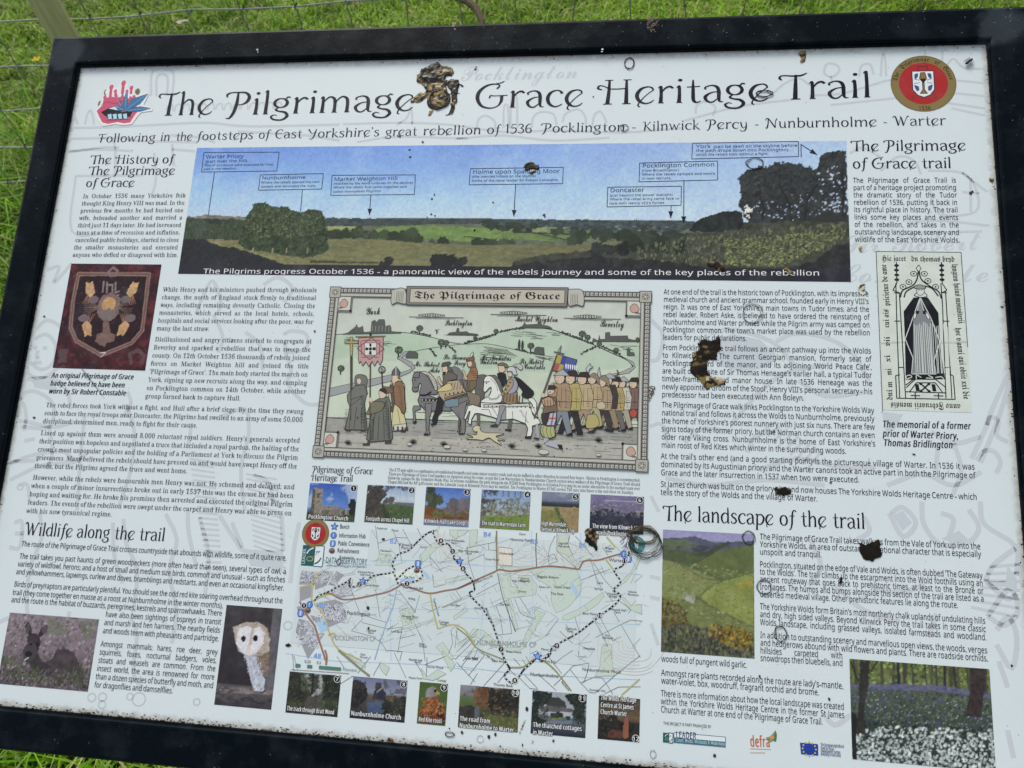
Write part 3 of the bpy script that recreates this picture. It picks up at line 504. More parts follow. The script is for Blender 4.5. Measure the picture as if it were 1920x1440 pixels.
  'i': (0.4350000023841858, [[30,22,33,24,27,26,27,61,16,61,14,58,17,58,20,56,20,27,17,25,13,24,17,22],[21,79,20,78,20,69,21,67,26,67,27,69,27,78,26,79]]),
  'j': (0.46000000834465027, [[21,76,21,69,24,67,27,68,28,71,28,76,27,79,24,80,21,78],[12,10,12,13,13,14,12,18,11,19,7,19,7,17,6,16,7,9,11,8,10,6,13,5,22,6,28,13,28,61,16,61,14,59,18,58,21,56,21,13,20,10,18,9,13,8]]),
  'k': (0.7879999876022339, [[27,26,27,39,31,40,43,27,42,25,37,24,40,22,54,22,57,24,53,25,51,27,38,48,48,57,54,58,51,61,39,61,36,58,41,58,42,57,41,55,29,43,27,78,16,78,14,76,20,75,20,27,17,25,13,24,16,22,30,22,33,24]]),
  'l': (0.43799999356269836, [[30,22,33,24,27,26,27,78,16,78,14,76,20,75,20,27,17,25,13,24,17,22]]),
  'm': (1.2170000076293945, [[49,29,49,52,54,55,58,56,63,54,64,49,64,27,58,24,61,22,74,22,77,24,71,26,71,48,67,58,63,62,56,60,51,55,47,60,40,62,34,60,29,55,27,61,16,61,14,59,20,56,20,27,17,25,13,24,16,22,30,22,33,24,27,26,27,51,32,55,36,56,42,54,42,26,36,24,39,22,52,22,55,24,49,26]]),
  'n': (0.8360000252723694, [[30,22,33,24,27,26,27,51,30,55,36,56,40,55,42,52,43,29,42,26,36,24,39,22,53,22,56,24,52,25,49,27,49,48,46,58,41,62,35,60,29,55,27,61,16,61,14,59,19,57,21,54,20,27,17,25,13,24,17,22]]),
  'o': (0.7390000224113464, [[25,29,23,36,23,41,24,50,26,56,28,58,32,59,36,58,38,56,40,50,41,41,39,29,36,25,32,24,28,25],[48,41,46,52,44,56,41,59,37,61,32,62,27,61,23,59,20,56,16,47,16,36,20,27,23,24,27,22,32,21,37,22,44,27,46,31]]),
  'p': (0.8159999847412109, [[40,27,35,26,29,27,27,31,27,51,36,57,41,56,43,53,45,41,43,30],[44,61,40,62,33,60,29,55,27,61,16,61,14,59,19,57,20,55,20,9,16,7,13,7,17,5,32,5,35,7,30,8,27,10,27,15,29,26,34,22,39,21,43,22,48,27,50,31,52,42,50,52]]),
  'r': (0.6309999823570251, [[32,22,35,24,28,25,27,27,27,49,28,52,33,54,37,54,40,50,44,50,45,53,43,55,43,61,40,62,37,61,35,57,29,53,27,61,16,61,14,58,17,58,20,56,20,26,13,24,17,22]]),
  's': (0.6330000162124634, [[39,50,41,50,41,62,40,62,39,60,36,60,30,62,23,61,20,58,18,54,18,49,27,38,35,33,36,30,34,26,28,24,24,25,21,27,18,35,16,35,16,21,19,23,30,21,35,22,41,29,41,34,39,38,32,46,27,48,23,52,23,54,25,58,27,59,33,58,38,54]]),
  't': (0.5009999871253967, [[27,30,27,57,36,57,36,61,27,61,29,75,27,75,20,64,19,59,14,57,19,57,20,31,22,27,22,22,26,21,34,24,39,30,37,32,34,28,32,27,27,29]]),
  'u': (0.8230000138282776, [[42,30,39,28,33,27,27,28,27,30,26,31,26,61,15,61,13,59,19,57,19,34,20,29,23,25,22,22,27,21,34,23,33,25,39,27,39,21,55,24,55,26,49,27,48,29,49,31,49,61,37,61,34,59,42,56]]),
  'v': (0.6729999780654907, [[40,58,41,55,34,37,25,56,24,56,26,58,31,59,28,61,14,61,11,58,15,58,17,57,17,55,29,21,31,21,45,57,49,59,47,61,38,61,36,59]]),
  'w': (0.9539999961853027, [[56,61,55,59,58,58,59,57,59,55,52,40,45,55,46,58,51,58,48,61,35,61,32,59,37,58,38,57,39,51,32,38,23,53,23,57,24,58,28,58,25,61,13,61,10,58,13,58,15,57,16,55,26,21,28,21,39,47,47,21,49,21,63,57,66,59,65,61]]),
  'x': (0.7009999752044678, [[36,28,37,25,30,24,33,22,47,22,50,24,46,25,44,27,33,45,47,59,48,61,38,61,36,59,41,58,41,57,34,48,27,54,26,56,27,58,32,59,29,61,15,61,15,58,19,55,29,39,14,24,14,22,24,22,26,24,21,25,21,27,28,36,35,30]]),
  'y': (0.6589999794960022, [[25,55,24,57,26,58,31,58,28,61,14,61,11,58,16,58,17,56,28,22,28,19,25,13,22,10,18,12,19,13,19,15,16,18,13,17,12,12,14,9,14,7,18,5,23,6,23,8,27,11,29,14,44,55,46,58,48,58,46,61,38,61,36,58,40,58,41,56,34,37]]),
  'z': (0.6430000066757202, [[45,36,43,36,39,28,35,26,27,25,45,58,45,61,15,61,14,49,17,49,18,53,20,56,27,58,32,58,13,24,13,22,44,22]]),
 },
}
def _area(P): return sum(P[i][0]*P[(i+1) % len(P)][1]-P[(i+1) % len(P)][0]*P[i][1] for i in range(len(P)))/2
def _inside(q, P):
    r = False
    for i in range(len(P)):
        (x0, y0), (x1, y1) = P[i], P[(i+1) % len(P)]
        if (y0 > q[1]) != (y1 > q[1]) and q[0] < (x1-x0)*(q[1]-y0)/(y1-y0)+x0: r = not r
    return r
def decode(s):
    """letter outlines, x and y in turn on a 1/56 grid -> vertices, triangles"""
    loops = [[(l[i]/56-.2, l[i+1]/56-.4) for i in range(0, len(l), 2)] for l in s]
    outs = [l for l in loops if _area(l) > 0]; holes = [l for l in loops if _area(l) <= 0]; V, T = [], []
    for o in outs:
        g = [o]+[h for h in holes if _inside(((h[0][0]+h[len(h)//2][0])/2, (h[0][1]+h[len(h)//2][1])/2), o) or _inside(h[0], o)]
        T += [tuple(i+len(V) for i in t) for t in tessellate_polygon([[Vector((x, y, 0)) for x, y in l] for l in g])]
        for l in g: V += l
    return np.array(V), np.array(T)
for st_, d_ in FONT.items():
    for ch_, (adv_, s_) in d_.items(): GL[st_, ch_] = (*decode(s_), adv_) if s_ else (None, None, adv_)
for (st_, ch_), g_ in list(GL.items()):                     # heavier cuts of the sans letters
    if st_ == 'sans':
        V, T, a_ = g_
        if V is None: GL['sansb', ch_] = GL['sansbi', ch_] = (None, None, a_); continue
        n_ = len(V); W3 = np.concatenate([np.column_stack([V[:, 0]+.05+dx_, V[:, 1], np.full(n_, dz_)]) for dx_, dz_ in ((-.045, 0), (0, .002), (.045, .004))])
        T3 = np.concatenate([T, T+n_, T+2*n_]); GL['sansb', ch_] = (W3, T3, a_+.10)
        I3 = W3.copy(); I3[:, 0] += W3[:, 1]*.2; GL['sansbi', ch_] = (I3, T3, a_+.09)
def crom(P, k=5):
    """smooth curve through points (x, y, halfwidth)"""
    P = np.asarray(P, float)
    if len(P) < 3: return P
    Q = np.vstack([2*P[0]-P[1], P, 2*P[-1]-P[-2]]); o = []
    for i in range(1, len(Q)-2):
        for t in np.arange(k)/k:
            a, b, c, d = Q[i-1:i+3]; o.append(.5*((2*b)+(c-a)*t+(2*a-5*b+4*c-d)*t*t+(3*b-a-3*c+d)*t**3))
    o.append(Q[-2]); o = np.array(o); o[:, 2] = np.maximum(o[:, 2], .006); return o
def ribbon(P):
    """P: n x 3 (x, y, halfwidth) -> verts, tris"""
    P = np.asarray(P, float); xy = P[:, :2]; d = np.gradient(xy, axis=0); L = np.hypot(d[:, 0], d[:, 1])+1e-9; nrm = np.stack([-d[:, 1]/L, d[:, 0]/L], 1)
    V = np.empty((2*len(P), 2)); V[0::2] = xy+nrm*P[:, 2:3]; V[1::2] = xy-nrm*P[:, 2:3]; i = np.arange(len(P)-1)*2
    return V, np.concatenate([np.stack([i, i+1, i+3], 1), np.stack([i, i+3, i+2], 1)])
def disc(x, y, rx, ry, k=14):
    a = np.arange(k)*2*np.pi/k; V = np.vstack([[(x, y)], np.stack([x+rx*np.cos(a), y+ry*np.sin(a)], 1)])
    return V, np.array([(0, 1+j, 1+(j+1) % k) for j in range(k)])
# decorative uncial-style capitals and small letters, drawn with a broad pen (cap height 1)
def _ring(cx, cy, rx, ry, t0=.05, t1=.022):
    return [(cx+rx*math.cos(a), cy+ry*math.sin(a), t1+(t0-t1)*abs(math.cos(a))) for a in np.linspace(.5*math.pi, 2.5*math.pi, 13)]
def _st(x, h, f=1): s = [[(x-.07, h-.07, .008), (x-.01, h, .03), (x, h-.06, .042), (x+.005, h*.5, .043), (x-.005, .02, .052)]]; return s+([[(x-.07, .008, .014), (x+.07, .008, .014)]] if f else [])
def _ar(x0, x1, f=1): return [[(x0, .42, .012), (x0+.09, .60, .024), (x0+.19, .675, .034), (x1-.03, .60, .046), (x1, .42, .046), (x1, .2, .045), (x1-.005, .02, .052)]]+([[(x1-.07, .008, .014), (x1+.07, .008, .014)]] if f else [])
_B = [[(.10, .5, .012), (.2, .64, .028), (.33, .66, .035), (.46, .52, .048), (.48, .32, .05), (.38, .08, .04), (.24, .0, .026), (.1, .1, .02)]]
_C = [(.42, .54, .045), (.37, .64, .03), (.26, .675, .024), (.12, .58, .042), (.05, .36, .052), (.1, .12, .048), (.24, .0, .03), (.38, .06, .018), (.43, .12, .008)]
UG = {
 'T': (.60, [[(.36, .98, .03), (.345, .5, .05), (.33, .02, .058)], [(.23, .008, .018), (.45, .008, .018)], [(.03, .78, .02), (-.02, .86, .032), (.02, .95, .024), (.14, .955, .024), (.34, .93, .03), (.5, .955, .03), (.62, 1.04, .014)]]),
 'h': (.56, _st(.1, 1.03)+_ar(.11, .43)), 'n': (.55, _st(.1, .68)+_ar(.11, .42)), 'm': (.88, _st(.1, .68)+_ar(.11, .42)+_ar(.43, .75)),
 'e': (.50, [[(.44, .52, .018), (.42, .62, .026), (.32, .68, .024), (.15, .6, .042), (.05, .36, .052), (.1, .12, .048), (.24, .0, .03), (.38, .04, .022), (.46, .14, .008)], [(.45, .55, .016), (.32, .40, .014), (.2, .22, .015), (.1, .02, .018), (.08, -.09, .022), (.13, -.14, .014)]]),
 'P': (.68, [[(.29, .98, .028), (.28, .5, .048), (.22, .1, .046), (.12, -.14, .03), (.02, -.13, .014)], [(.0, .78, .02), (-.01, .9, .032), (.1, .98, .024), (.3, .985, .028), (.5, .96, .04), (.6, .78, .05), (.55, .56, .044), (.42, .45, .022), (.28, .44, .01)]]),
 'i': (.24, _st(.11, .68)+['dot']), 'l': (.24, _st(.11, 1.02)), 'u': (.54, [[(.0, .66, .01), (.09, .66, .03), (.1, .5, .045), (.1, .25, .048), (.16, .06, .04), (.26, .0, .026), (.36, .1, .014)], [(.40, .68, .02), (.41, .4, .043), (.41, .05, .048), (.5, .0, .012)]]),
 'g': (.52, [_ring(.23, .47, .17, .195, .045, .02), [(.34, .62, .016), (.40, .72, .026), (.47, .70, .03)], [(.18, .28, .016), (.11, .18, .03), (.2, .11, .03), (.36, .06, .044), (.43, -.1, .046), (.3, -.26, .034), (.08, -.24, .034), (.0, -.12, .03), (.08, -.04, .018), (.16, -.08, .01)]]),
 'r': (.40, _st(.1, .68)+[[(.11, .42, .012), (.2, .6, .028), (.31, .67, .038), (.39, .6, .036)]]),
 'a': (.50, [[(.07, .52, .03), (.06, .6, .024), (.2, .675, .024), (.33, .62, .042), (.38, .45, .048), (.38, .2, .046), (.40, .03, .03), (.49, .0, .01)], [(.37, .42, .016), (.2, .38, .024), (.06, .22, .046), (.11, .04, .036), (.23, .0, .026), (.37, .16, .012)]]),
 'o': (.52, [_ring(.25, .335, .19, .325)]), 'c': (.46, [_C]),
 'f': (.36, [[(.42, .92, .038), (.34, 1.02, .026), (.23, .9, .036), (.19, .5, .048), (.17, .1, .044), (.1, -.2, .028), (.0, -.26, .016)], [(.04, .63, .018), (.34, .65, .018)]]),
 'G': (.86, [[(.55, .80, .03), (.62, .93, .022), (.50, 1.0, .024), (.28, .94, .04), (.09, .7, .053), (.05, .4, .054), (.16, .1, .044), (.38, -.01, .028), (.58, .06, .02), (.68, .26, .04), (.69, .5, .05)], [(.36, .40, .02), (.40, .52, .024), (.5, .50, .018), (.84, .52, .018)], [(.5, 1.0, .02), (.66, 1.05, .02), (.74, 1.12, .012)]]),
 'H': (.86, [[(.26, 1.0, .03), (.25, .5, .045), (.22, .02, .055)], [(.68, 1.0, .03), (.68, .5, .045), (.68, .02, .055)], [(.15, .99, .016), (.35, .99, .016)], [(.6, .99, .016), (.8, .99, .016)], [(.12, .008, .018), (.33, .008, .018)], [(.58, .008, .018), (.79, .008, .018)], [(.08, .60, .02), (-.02, .66, .03), (.02, .77, .024), (.14, .74, .018), (.26, .64, .018), (.46, .62, .02), (.68, .64, .018)]]),
 't': (.37, [[(.17, .92, .02), (.17, .5, .044), (.18, .1, .046), (.26, .0, .028), (.36, .06, .01)], [(.02, .63, .018), (.34, .65, .018)]]),
 'F': (.56, [[(.24, .96, .028), (.23, .5, .046), (.18, .0, .05)], [(.02, .8, .02), (.0, .92, .03), (.14, .97, .024), (.4, .95, .024), (.58, 1.02, .014)], [(.1, .5, .014), (.46, .52, .02), (.5, .58, .014)]]),
 'w': (.74, [[(.0, .66, .02), (.06, .64, .036), (.18, .03, .046)], [(.18, .03, .02), (.34, .62, .016)], [(.32, .64, .036), (.46, .03, .046)], [(.46, .03, .02), (.58, .5, .02), (.66, .66, .03), (.72, .6, .014)]]),
 'W': (1.0, [[(-.04, .86, .03), (.04, .98, .03), (.14, .9, .045), (.3, .02, .055)], [(.3, .02, .02), (.48, .9, .018)], [(.42, .96, .03), (.5, .8, .046), (.62, .02, .055)], [(.62, .02, .02), (.8, .7, .02), (.92, 1.0, .03), (1.0, .9, .014)]]),
 'N': (.82, [[(.2, .98, .03), (.2, .5, .04), (.12, .0, .045), (.02, .03, .016)], [(.04, .8, .02), (.08, .97, .03), (.24, .95, .04), (.64, .04, .05)], [(.66, .02, .02), (.66, .6, .026), (.76, 1.0, .03)]]),
 's': (.42, [[(.35, .54, .03), (.3, .65, .024), (.18, .67, .026), (.08, .54, .042), (.16, .41, .044), (.29, .3, .046), (.34, .14, .044), (.22, .0, .028), (.08, .03, .026), (.05, .14, .03)]]),
 'E': (.60, [[(.52, .82, .035), (.46, .97, .026), (.28, .98, .03), (.09, .75, .05), (.06, .4, .054), (.16, .08, .044), (.34, -.01, .028), (.52, .1, .014)], [(.07, .52, .016), (.4, .53, .02), (.48, .6, .014)]]),
 'Y': (.68, [[(.0, .86, .02), (.06, .98, .034), (.13, .75, .046), (.26, .5, .03), (.42, .52, .02), (.54, .78, .026)], [(.58, 1.0, .03), (.52, .6, .046), (.42, .1, .044), (.26, -.14, .03), (.1, -.1, .018)]]),
 'k': (.50, _st(.1, 1.03)+[[(.36, .66, .03), (.26, .46, .016), (.11, .34, .014)], [(.16, .38, .016), (.3, .18, .044), (.44, .0, .036), (.5, .02, .012)]]),
 'K': (.66, [[(.22, .98, .03), (.22, .5, .046), (.17, .02, .052)], [(.06, .9, .012), (.16, 1.0, .026)], [(.56, .98, .03), (.44, .74, .018), (.24, .5, .014)], [(.28, .54, .02), (.44, .26, .046), (.6, .0, .038), (.68, .02, .012)]]),
 'b': (.54, _st(.1, 1.03, 0)+_B), 'd': (.54, [[(.42, 1.03, .03), (.43, .5, .045), (.43, .05, .046), (.52, .0, .012)], [(.42, .5, .014), (.3, .66, .026), (.14, .6, .042), (.05, .36, .05), (.1, .1, .044), (.22, .0, .026), (.42, .16, .012)]]),
 'p': (.54, [[(.0, .6, .01), (.1, .68, .03), (.1, .3, .045), (.08, -.34, .05)], [(.0, -.35, .014), (.16, -.35, .014)]]+_B),
 'v': (.5, [[(.0, .66, .02), (.06, .64, .036), (.22, .03, .046)], [(.22, .03, .02), (.36, .5, .02), (.44, .66, .03)]]),
 'y': (.52, [[(.0, .64, .012), (.08, .66, .036), (.1, .4, .045), (.18, .1, .038), (.3, .08, .018), (.4, .3, .014)], [(.41, .68, .03), (.42, .3, .044), (.38, -.1, .044), (.24, -.28, .03), (.06, -.24, .026), (.04, -.14, .02)]]),
 'j': (.3, _st(.11, .68, 0)), '-': (.4, [[(.05, .33, .02), (.14, .38, .03), (.26, .33, .03), (.34, .38, .014)]]), "'": (.16, [[(.06, 1.02, .035), (.08, .92, .03), (.03, .78, .01)]]),
 '1': (.34, [[(.02, .8, .012), (.12, .88, .02), (.18, 1.0, .04), (.18, .5, .046), (.18, .02, .05)]]), '5': (.5, [[(.42, .99, .03), (.14, .98, .03)], [(.14, .98, .02), (.1, .55, .024), (.26, .62, .03), (.42, .42, .05), (.36, .1, .044), (.16, -.02, .028), (.03, .08, .03)]]),
 '3': (.48, [[(.05, .88, .03), (.2, 1.0, .028), (.36, .88, .045), (.32, .66, .04), (.18, .54, .016), (.36, .44, .04), (.4, .2, .048), (.22, -.01, .03), (.03, .1, .03)]]),
 '6': (.5, [[(.38, .94, .028), (.24, .97, .03), (.09, .7, .048), (.06, .32, .05), (.14, .06, .04), (.28, .0, .028), (.42, .16, .048), (.4, .42, .042), (.26, .54, .026), (.08, .38, .016)]]), ' ': (.3, []), '.': (.2, ['p'])}
UW = .94
for ch, (adv, sts) in UG.items():
    Vs, Ts, b = [], [], 0
    for st in sts:
        if st == 'dot': v, t = disc(.13, .92, .055, .055)
        elif st == 'p': v, t = disc(.08, .04, .05, .05)
        else:
            P = crom(st); P[:, 2] *= UW; v, t = ribbon(P)
        Vs.append(v); Ts.append(t+b); b += len(v)
    GL['uncial', ch] = (np.concatenate(Vs), np.concatenate(Ts), adv+.03) if Vs else (None, None, adv)
class Ink:
    """flat print made of vector shapes; every shape sits a few microns above the last"""
    def __init__(s, z=.3, dz=.004): s.z = z; s.dz = dz; s.V = []; s.T = []; s.C = []; s.n = 0; s.c = (30, 30, 34); s.dl = False; s.flat = False; s.lc = None
    def add(s, V, T, col, up=1):
        if up and s.dl and not s.flat: s.z += s.dz; s.dl = False
        if not up: s.dl = True
        V = np.asarray(V, float)
        if V.shape[1] == 2: V = np.concatenate([V, np.full((len(V), 1), s.z)], 1)
        s.V.append(V); s.T.append(np.asarray(T)+s.n); s.C.append(np.tile(lin(col), (len(V), 1))); s.n += len(V)
        if up and not s.flat: s.z += s.dz
        return s
    def cut(s, name, parent=None, label=None):
        if s.V: s.build(name, label, parent)
        s.V = []; s.T = []; s.C = []; s.n = 0; s.z += s.dz; return s
    def poly(s, P, col, ol=None, lw=.5):
        T = tessellate_polygon([[Vector((x, y, 0)) for x, y in P]])
        if len(T): s.add(P, T, col)
        if ol is not None: s.line(list(P)+[P[0]], lw, ol)
        return s
    def line(s, P, w=.5, col=None, sm=0, rep=None):
        if col != s.lc and not s.flat: s.z += s.dz
        s.lc = col
        P = [(x, y, w/2) for x, y in P]
        if sm and len(P) > 2: P = crom(P, 4)
        else:
            Q = []
            for a, b in zip(P[:-1], P[1:]): s.add(*ribbon([a, b]), s.c if col is None else col, 0)
            return s
        return s.add(*ribbon(P), s.c if col is None else col, 0)
    def sm(s, P, w=.5, col=None): return s.line(P, w, col, 1)
    def blob(s, P, col, ol=None, lw=.5):
        P = crom([(x, y, 0) for x, y in list(P)+[P[0]]], 3)[:-1, :2].tolist(); return s.poly(P, col, ol, lw)
    def ell(s, c, rx, ry, col, k=20): return s.add(*disc(c[0], c[1], rx, ry, k), col)
    def ring(s, c, rx, ry, w, col, k=28): return s.line([(c[0]+rx*math.cos(a), c[1]+ry*math.sin(a)) for a in np.linspace(0, 2*math.pi, k+1)], w, col)
    def width(s, st, t): return sum(GL[st, ch][2] if (st, ch) in GL else .4 for ch in t)
    def raw(s, st, t, p, d, cap, xs, col, hs=1):
        """put a run of letters starting at p along unit direction d"""
        x = 0; nx_, ny_ = -d[1], d[0]
        for ch in t:
            g = GL.get((st, ch)) or GL.get(('gill', ch))
            if g is None: x += .4; continue
            if g[0] is not None:
                V, T = g[0], g[1]; u = (V[:, 0]+x)*cap*xs; v = V[:, 1]*cap*hs
                s.add(np.stack([p[0]+u*d[0]+v*nx_, p[1]+u*d[1]+v*ny_, s.z+(V[:, 2] if V.shape[1] == 3 else 0*u)], 1), T, col, 0)
            x += g[2]
        return x*cap*xs
    def text(s, st, t, p0, p1=None, cap=5, col=None, xs=1, sp=None):
        """one line; with p1 it is stretched to end there"""
        col = s.c if col is None else col
        if p1 is None: d = (1, 0)
        else:
            L = math.hypot(p1[0]-p0[0], p1[1]-p0[1]); d = ((p1[0]-p0[0])/L, (p1[1]-p0[1])/L); xs = L/(s.width(st, t)*cap)
        s.raw(st, t, p0, d, cap, xs, col); return s
    def just(s, st, t, p0, p1, cap, xs, col, last=False):
        L = math.hypot(p1[0]-p0[0], p1[1]-p0[1]); d = ((p1[0]-p0[0])/L, (p1[1]-p0[1])/L); ws = t.split()
        wd = [s.width(st, w)*cap*xs for w in ws]; g = (L-sum(wd))/max(1, len(ws)-1)
        if last: g = .34*cap*xs*1.1
        x = 0
        for w, l in zip(ws, wd): s.raw(st, w, (p0[0]+d[0]*x, p0[1]+d[1]*x), d, cap, xs, col); x += l+g
    def para(s, st, p0, pl, pr, t, cap, col=None, ends=True, minsp=.30, just_last=False, xs=None):
        col = s.c if col is None else col; ls = t.split('|'); n = len(ls); w = (pr[0]-p0[0], pr[1]-p0[1]); L = math.hypot(*w)
        nat = [sum(s.width(st, q) for q in l.split())+minsp*(len(l.split())-1) for l in (ls[:-1] if (ends and n > 1) else ls)]
        xs = xs or L/(max(nat)*cap)
        for i, l in enumerate(ls):
            f = i/max(1, n-1); a = (p0[0]+(pl[0]-p0[0])*f, p0[1]+(pl[1]-p0[1])*f)
            s.just(st, l, a, (p0[0]+w[0]+(0 if n == 1 else (pr[0]-pr[0])), a[1]+w[1]) if n > 1 else pr, cap, xs, col, last=(i == n-1 and ends and not just_last))
        s.z += s.dz; return xs
    def build(s, name, label, parent=None):
        V = np.concatenate(s.V)*.001; return bpart(name, tmesh(name, V, np.concatenate(s.T), M_INK, np.concatenate(s.C)), label, parent)
# ================================================================ faint line drawing printed all over the panel
g = Ink(.08, .0003); WM = (201, 206, 209); WD = (194, 200, 204)
def wl(P, w=2.2, c=WM): g.sm(P, w*1.6, c)
g.text('script', 'Pocklington', (-49.7,387.7), (105.8,387.7), 20, WM)
g.text('script', 'Sir Robert', (420.7,153), (573.8,158.8), 22, WM)
g.text('script', 'Constable', (410.6,117), (581.3,120.5), 22, WM)
for P in ([(-591.4,328.2),(-531.4,328.7),(-458.3,331.5),(-391.4,333.1),(-329.7,326.9),(-205.8,327.6)], [(-572.2,333.3),(-571.8,346.8),(-567.9,354.9),(-562,344),(-558.8,333.1)], [(-480.7,374.9),(-483.9,413.2),(-454.7,412.4),(-449,374.2)], [(-472.7,374.7),(-476,404.7),(-461.4,404.4),(-456.9,374.4)], [(-524.6,400.4),(-519.6,386.6),(-520.5,375.7)], [(-594.9,355.4),(-582.9,333.5)], [(-592.5,312.1),(-507.6,312.3),(-496.5,308.2),(-402.8,304.4)], [(-589.2,293.4),(-541.7,295.5),(-493.9,292.4)], [(-528.5,311.3),(-521,297.9),(-514.1,255.9)], [(-462.3,289.4),(-454.1,253),(-455.3,227.3)], [(-438.4,302.2),(-431.2,270.9)], [(-571.9,256.3),(-472.8,257)], [(-571.9,256.3),(-562.9,176.3),(-510.8,174.1)], [(-599.4,290.8),(-578.5,293.2),(-542.2,298.2),(-515.8,297.9)], [(-437.2,294.4),(-403.5,291.4)], [(-448.1,315.5),(-406.5,312.3),(-377.3,304.1)], [(-346.4,319.3),(-253.3,312.9),(-203.6,304.6)]): wl(P)
for x in range(0, 14): wl([(-455+x*12, 352+random.Random(x).uniform(-2, 2)), (-453+x*12, 360), (-447+x*12, 361), (-445+x*12, 352)], 1.4)
for P in ([(-201,328),(-129,329),(-57,325),(13,314),(81,315),(162,311),(236,316)], [(13,319),(12,349),(17,349),(20,319)], [(22,319),(21,359),(24,367),(28,359),(31,319)], [(-22,317),(-20,332),(-11,337),(1,329),(2,317)], [(49,319),(51,334),(60,341),(76,338),(81,323)], [(88,326),(92,338),(107,344),(116,335),(118,323)], [(126,318),(128,335),(136,340),(144,325)], [(-128,326),(-115,336),(-111,352),(-107,326)], [(-179,302),(-127,309),(-33,305)], [(-47,305),(13,309),(77,301),(148,304)]): wl(P, 1.8)
for P in ([(407,390),(411,400),(422,398),(425,390),(417,382),(409,385),(407,390)], [(415,383),(416,373)], [(448,382),(451,396),(461,398),(465,384)], [(473,381),(475,403),(477,412),(479,403),(479,381)], [(502,380),(505,402),(521,399)], [(525,401),(527,421),(544,420),(542,379)], [(547,391),(557,403),(567,391),(590,388)], [(389,357),(431,360),(493,378),(554,374),(591,369)], [(414,344),(472,350),(492,352)], [(549,358),(590,352)], [(548,344),(589,336)], [(551,337),(588,327)], [(253,335),(255,347),(266,352),(277,344),(274,332)], [(240,326),(305,344),(368,352)], [(347,362),(360,374),(377,381),(390,371)], [(521,257),(558,254),(572,234),(570,205),(530,203),(522,234)], [(558,254),(584,230)], [(557,230),(576,228)], [(567,247),(565,205)], [(434,280),(449,287),(468,275)], [(468,257),(488,275),(506,270),(513,252)], [(494,192),(533,194),(584,188)], [(493,179),(576,181)]): wl(P, 1.8)
# hooded figures left
for P in ([(-591,37),(-576,52),(-554,43),(-541,24),(-543,-4),(-565,-24),(-588,-20),(-595,4),(-594,23)], [(-589,26),(-573,33),(-557,19),(-556,-5),(-571,-14),(-588,-5)], [(-587,14),(-582,15)], [(-574,14),(-568,15)], [(-580,11),(-581,2),(-576,2)], [(-583,-5),(-572,-5)], [(-589,-27),(-552,-26),(-529,-41),(-520,-64)], [(-598,-48),(-574,-43),(-546,-58),(-545,-88),(-585,-89)], [(-598,-62),(-588,-59),(-580,-75),(-579,-94)], [(-615,-90),(-586,-82),(-540,-88),(-512,-80)], [(-597,-140),(-563,-125),(-522,-118),(-504,-129)], [(-586,-157),(-546,-137),(-503,-131),(-486,-117)], [(-573,-163),(-561,-162),(-554,-182)], [(-604,-144),(-591,-135),(-557,-131)], [(-576,-107),(-562,-104)], [(-545,-88),(-535,-119),(-538,-141)], [(-499,-72),(-496,-117),(-488,-190)], [(-589,121),(-572,126),(-576,104),(-565,116),(-555,131)], [(-369,64),(-361,95),(-352,109),(-338,83),(-340,64)], [(-345,64),(-329,36),(-331,15)], [(-283,105),(-265,115),(-244,101),(-252,82)], [(-249,40),(-238,45),(-219,41),(-217,23),(-240,18),(-246,31)], [(-244,18),(-233,-5),(-235,-23),(-210,-46),(-187,-46)], [(-299,42),(-278,26),(-270,-6)], [(-443,-57),(-428,-92),(-425,-136),(-433,-180)], [(-316,-66),(-287,-56),(-278,-86),(-282,-130),(-271,-178)], [(-354,-76),(-354,-107)], [(-446,-39),(-439,-54),(-446,-70)], [(-265,-136),(-244,-145),(-236,-170)]): wl(P, 3)
for k in range(16): wl([(-535+k*3.2, 8-k*3), (-527+k*3.4, 2-k*3.4)], 1.2)
# robe, legs and feet below
for P in ([(-537,-196),(-529,-226),(-537,-259),(-535,-296),(-527,-325)], [(-438,-202),(-429,-242),(-413,-272)], [(-425,-197),(-416,-226),(-397,-257),(-394,-304)], [(-371,-188),(-352,-218),(-356,-254),(-340,-300),(-340,-336)], [(-343,-184),(-338,-209),(-323,-246)], [(-327,-190),(-309,-233),(-307,-282)], [(-302,-186),(-278,-214),(-263,-226),(-217,-225)], [(-285,-194),(-268,-222)], [(-224,-182),(-217,-223)], [(-569,-209),(-559,-208),(-556,-238),(-570,-239)], [(-566,-222),(-554,-221)], [(-476,-309),(-476,-338)], [(-398,-308),(-385,-331),(-383,-371),(-367,-389)], [(-567,-328),(-554,-322)], [(-201,-189),(-204,-218),(-204,-259)]): wl(P, 3.2)
for k in range(22): wl([(-350+k*2, -120-k*6.4), (-318+k*1.4, -123-k*6.2)], 1.6)
for k in range(18): wl([(-275+k*1.5, -135-k*6.0), (-235+k*1.5, -140-k*6.4)], 1.4)
for (c, r) in (((-429.9,-402.9), 5), ((-416.7,-401.3), 5), ((-415.7,-409.6), 4.5), ((-382.5,-398.2), 4), ((-371,-400.2), 8), ((-300.1,-397.4), 4), ((-201.2,-306.5), 5), ((-570,-165.1), 4)): g.ring(c, r, r*.9, 1.6, WD)
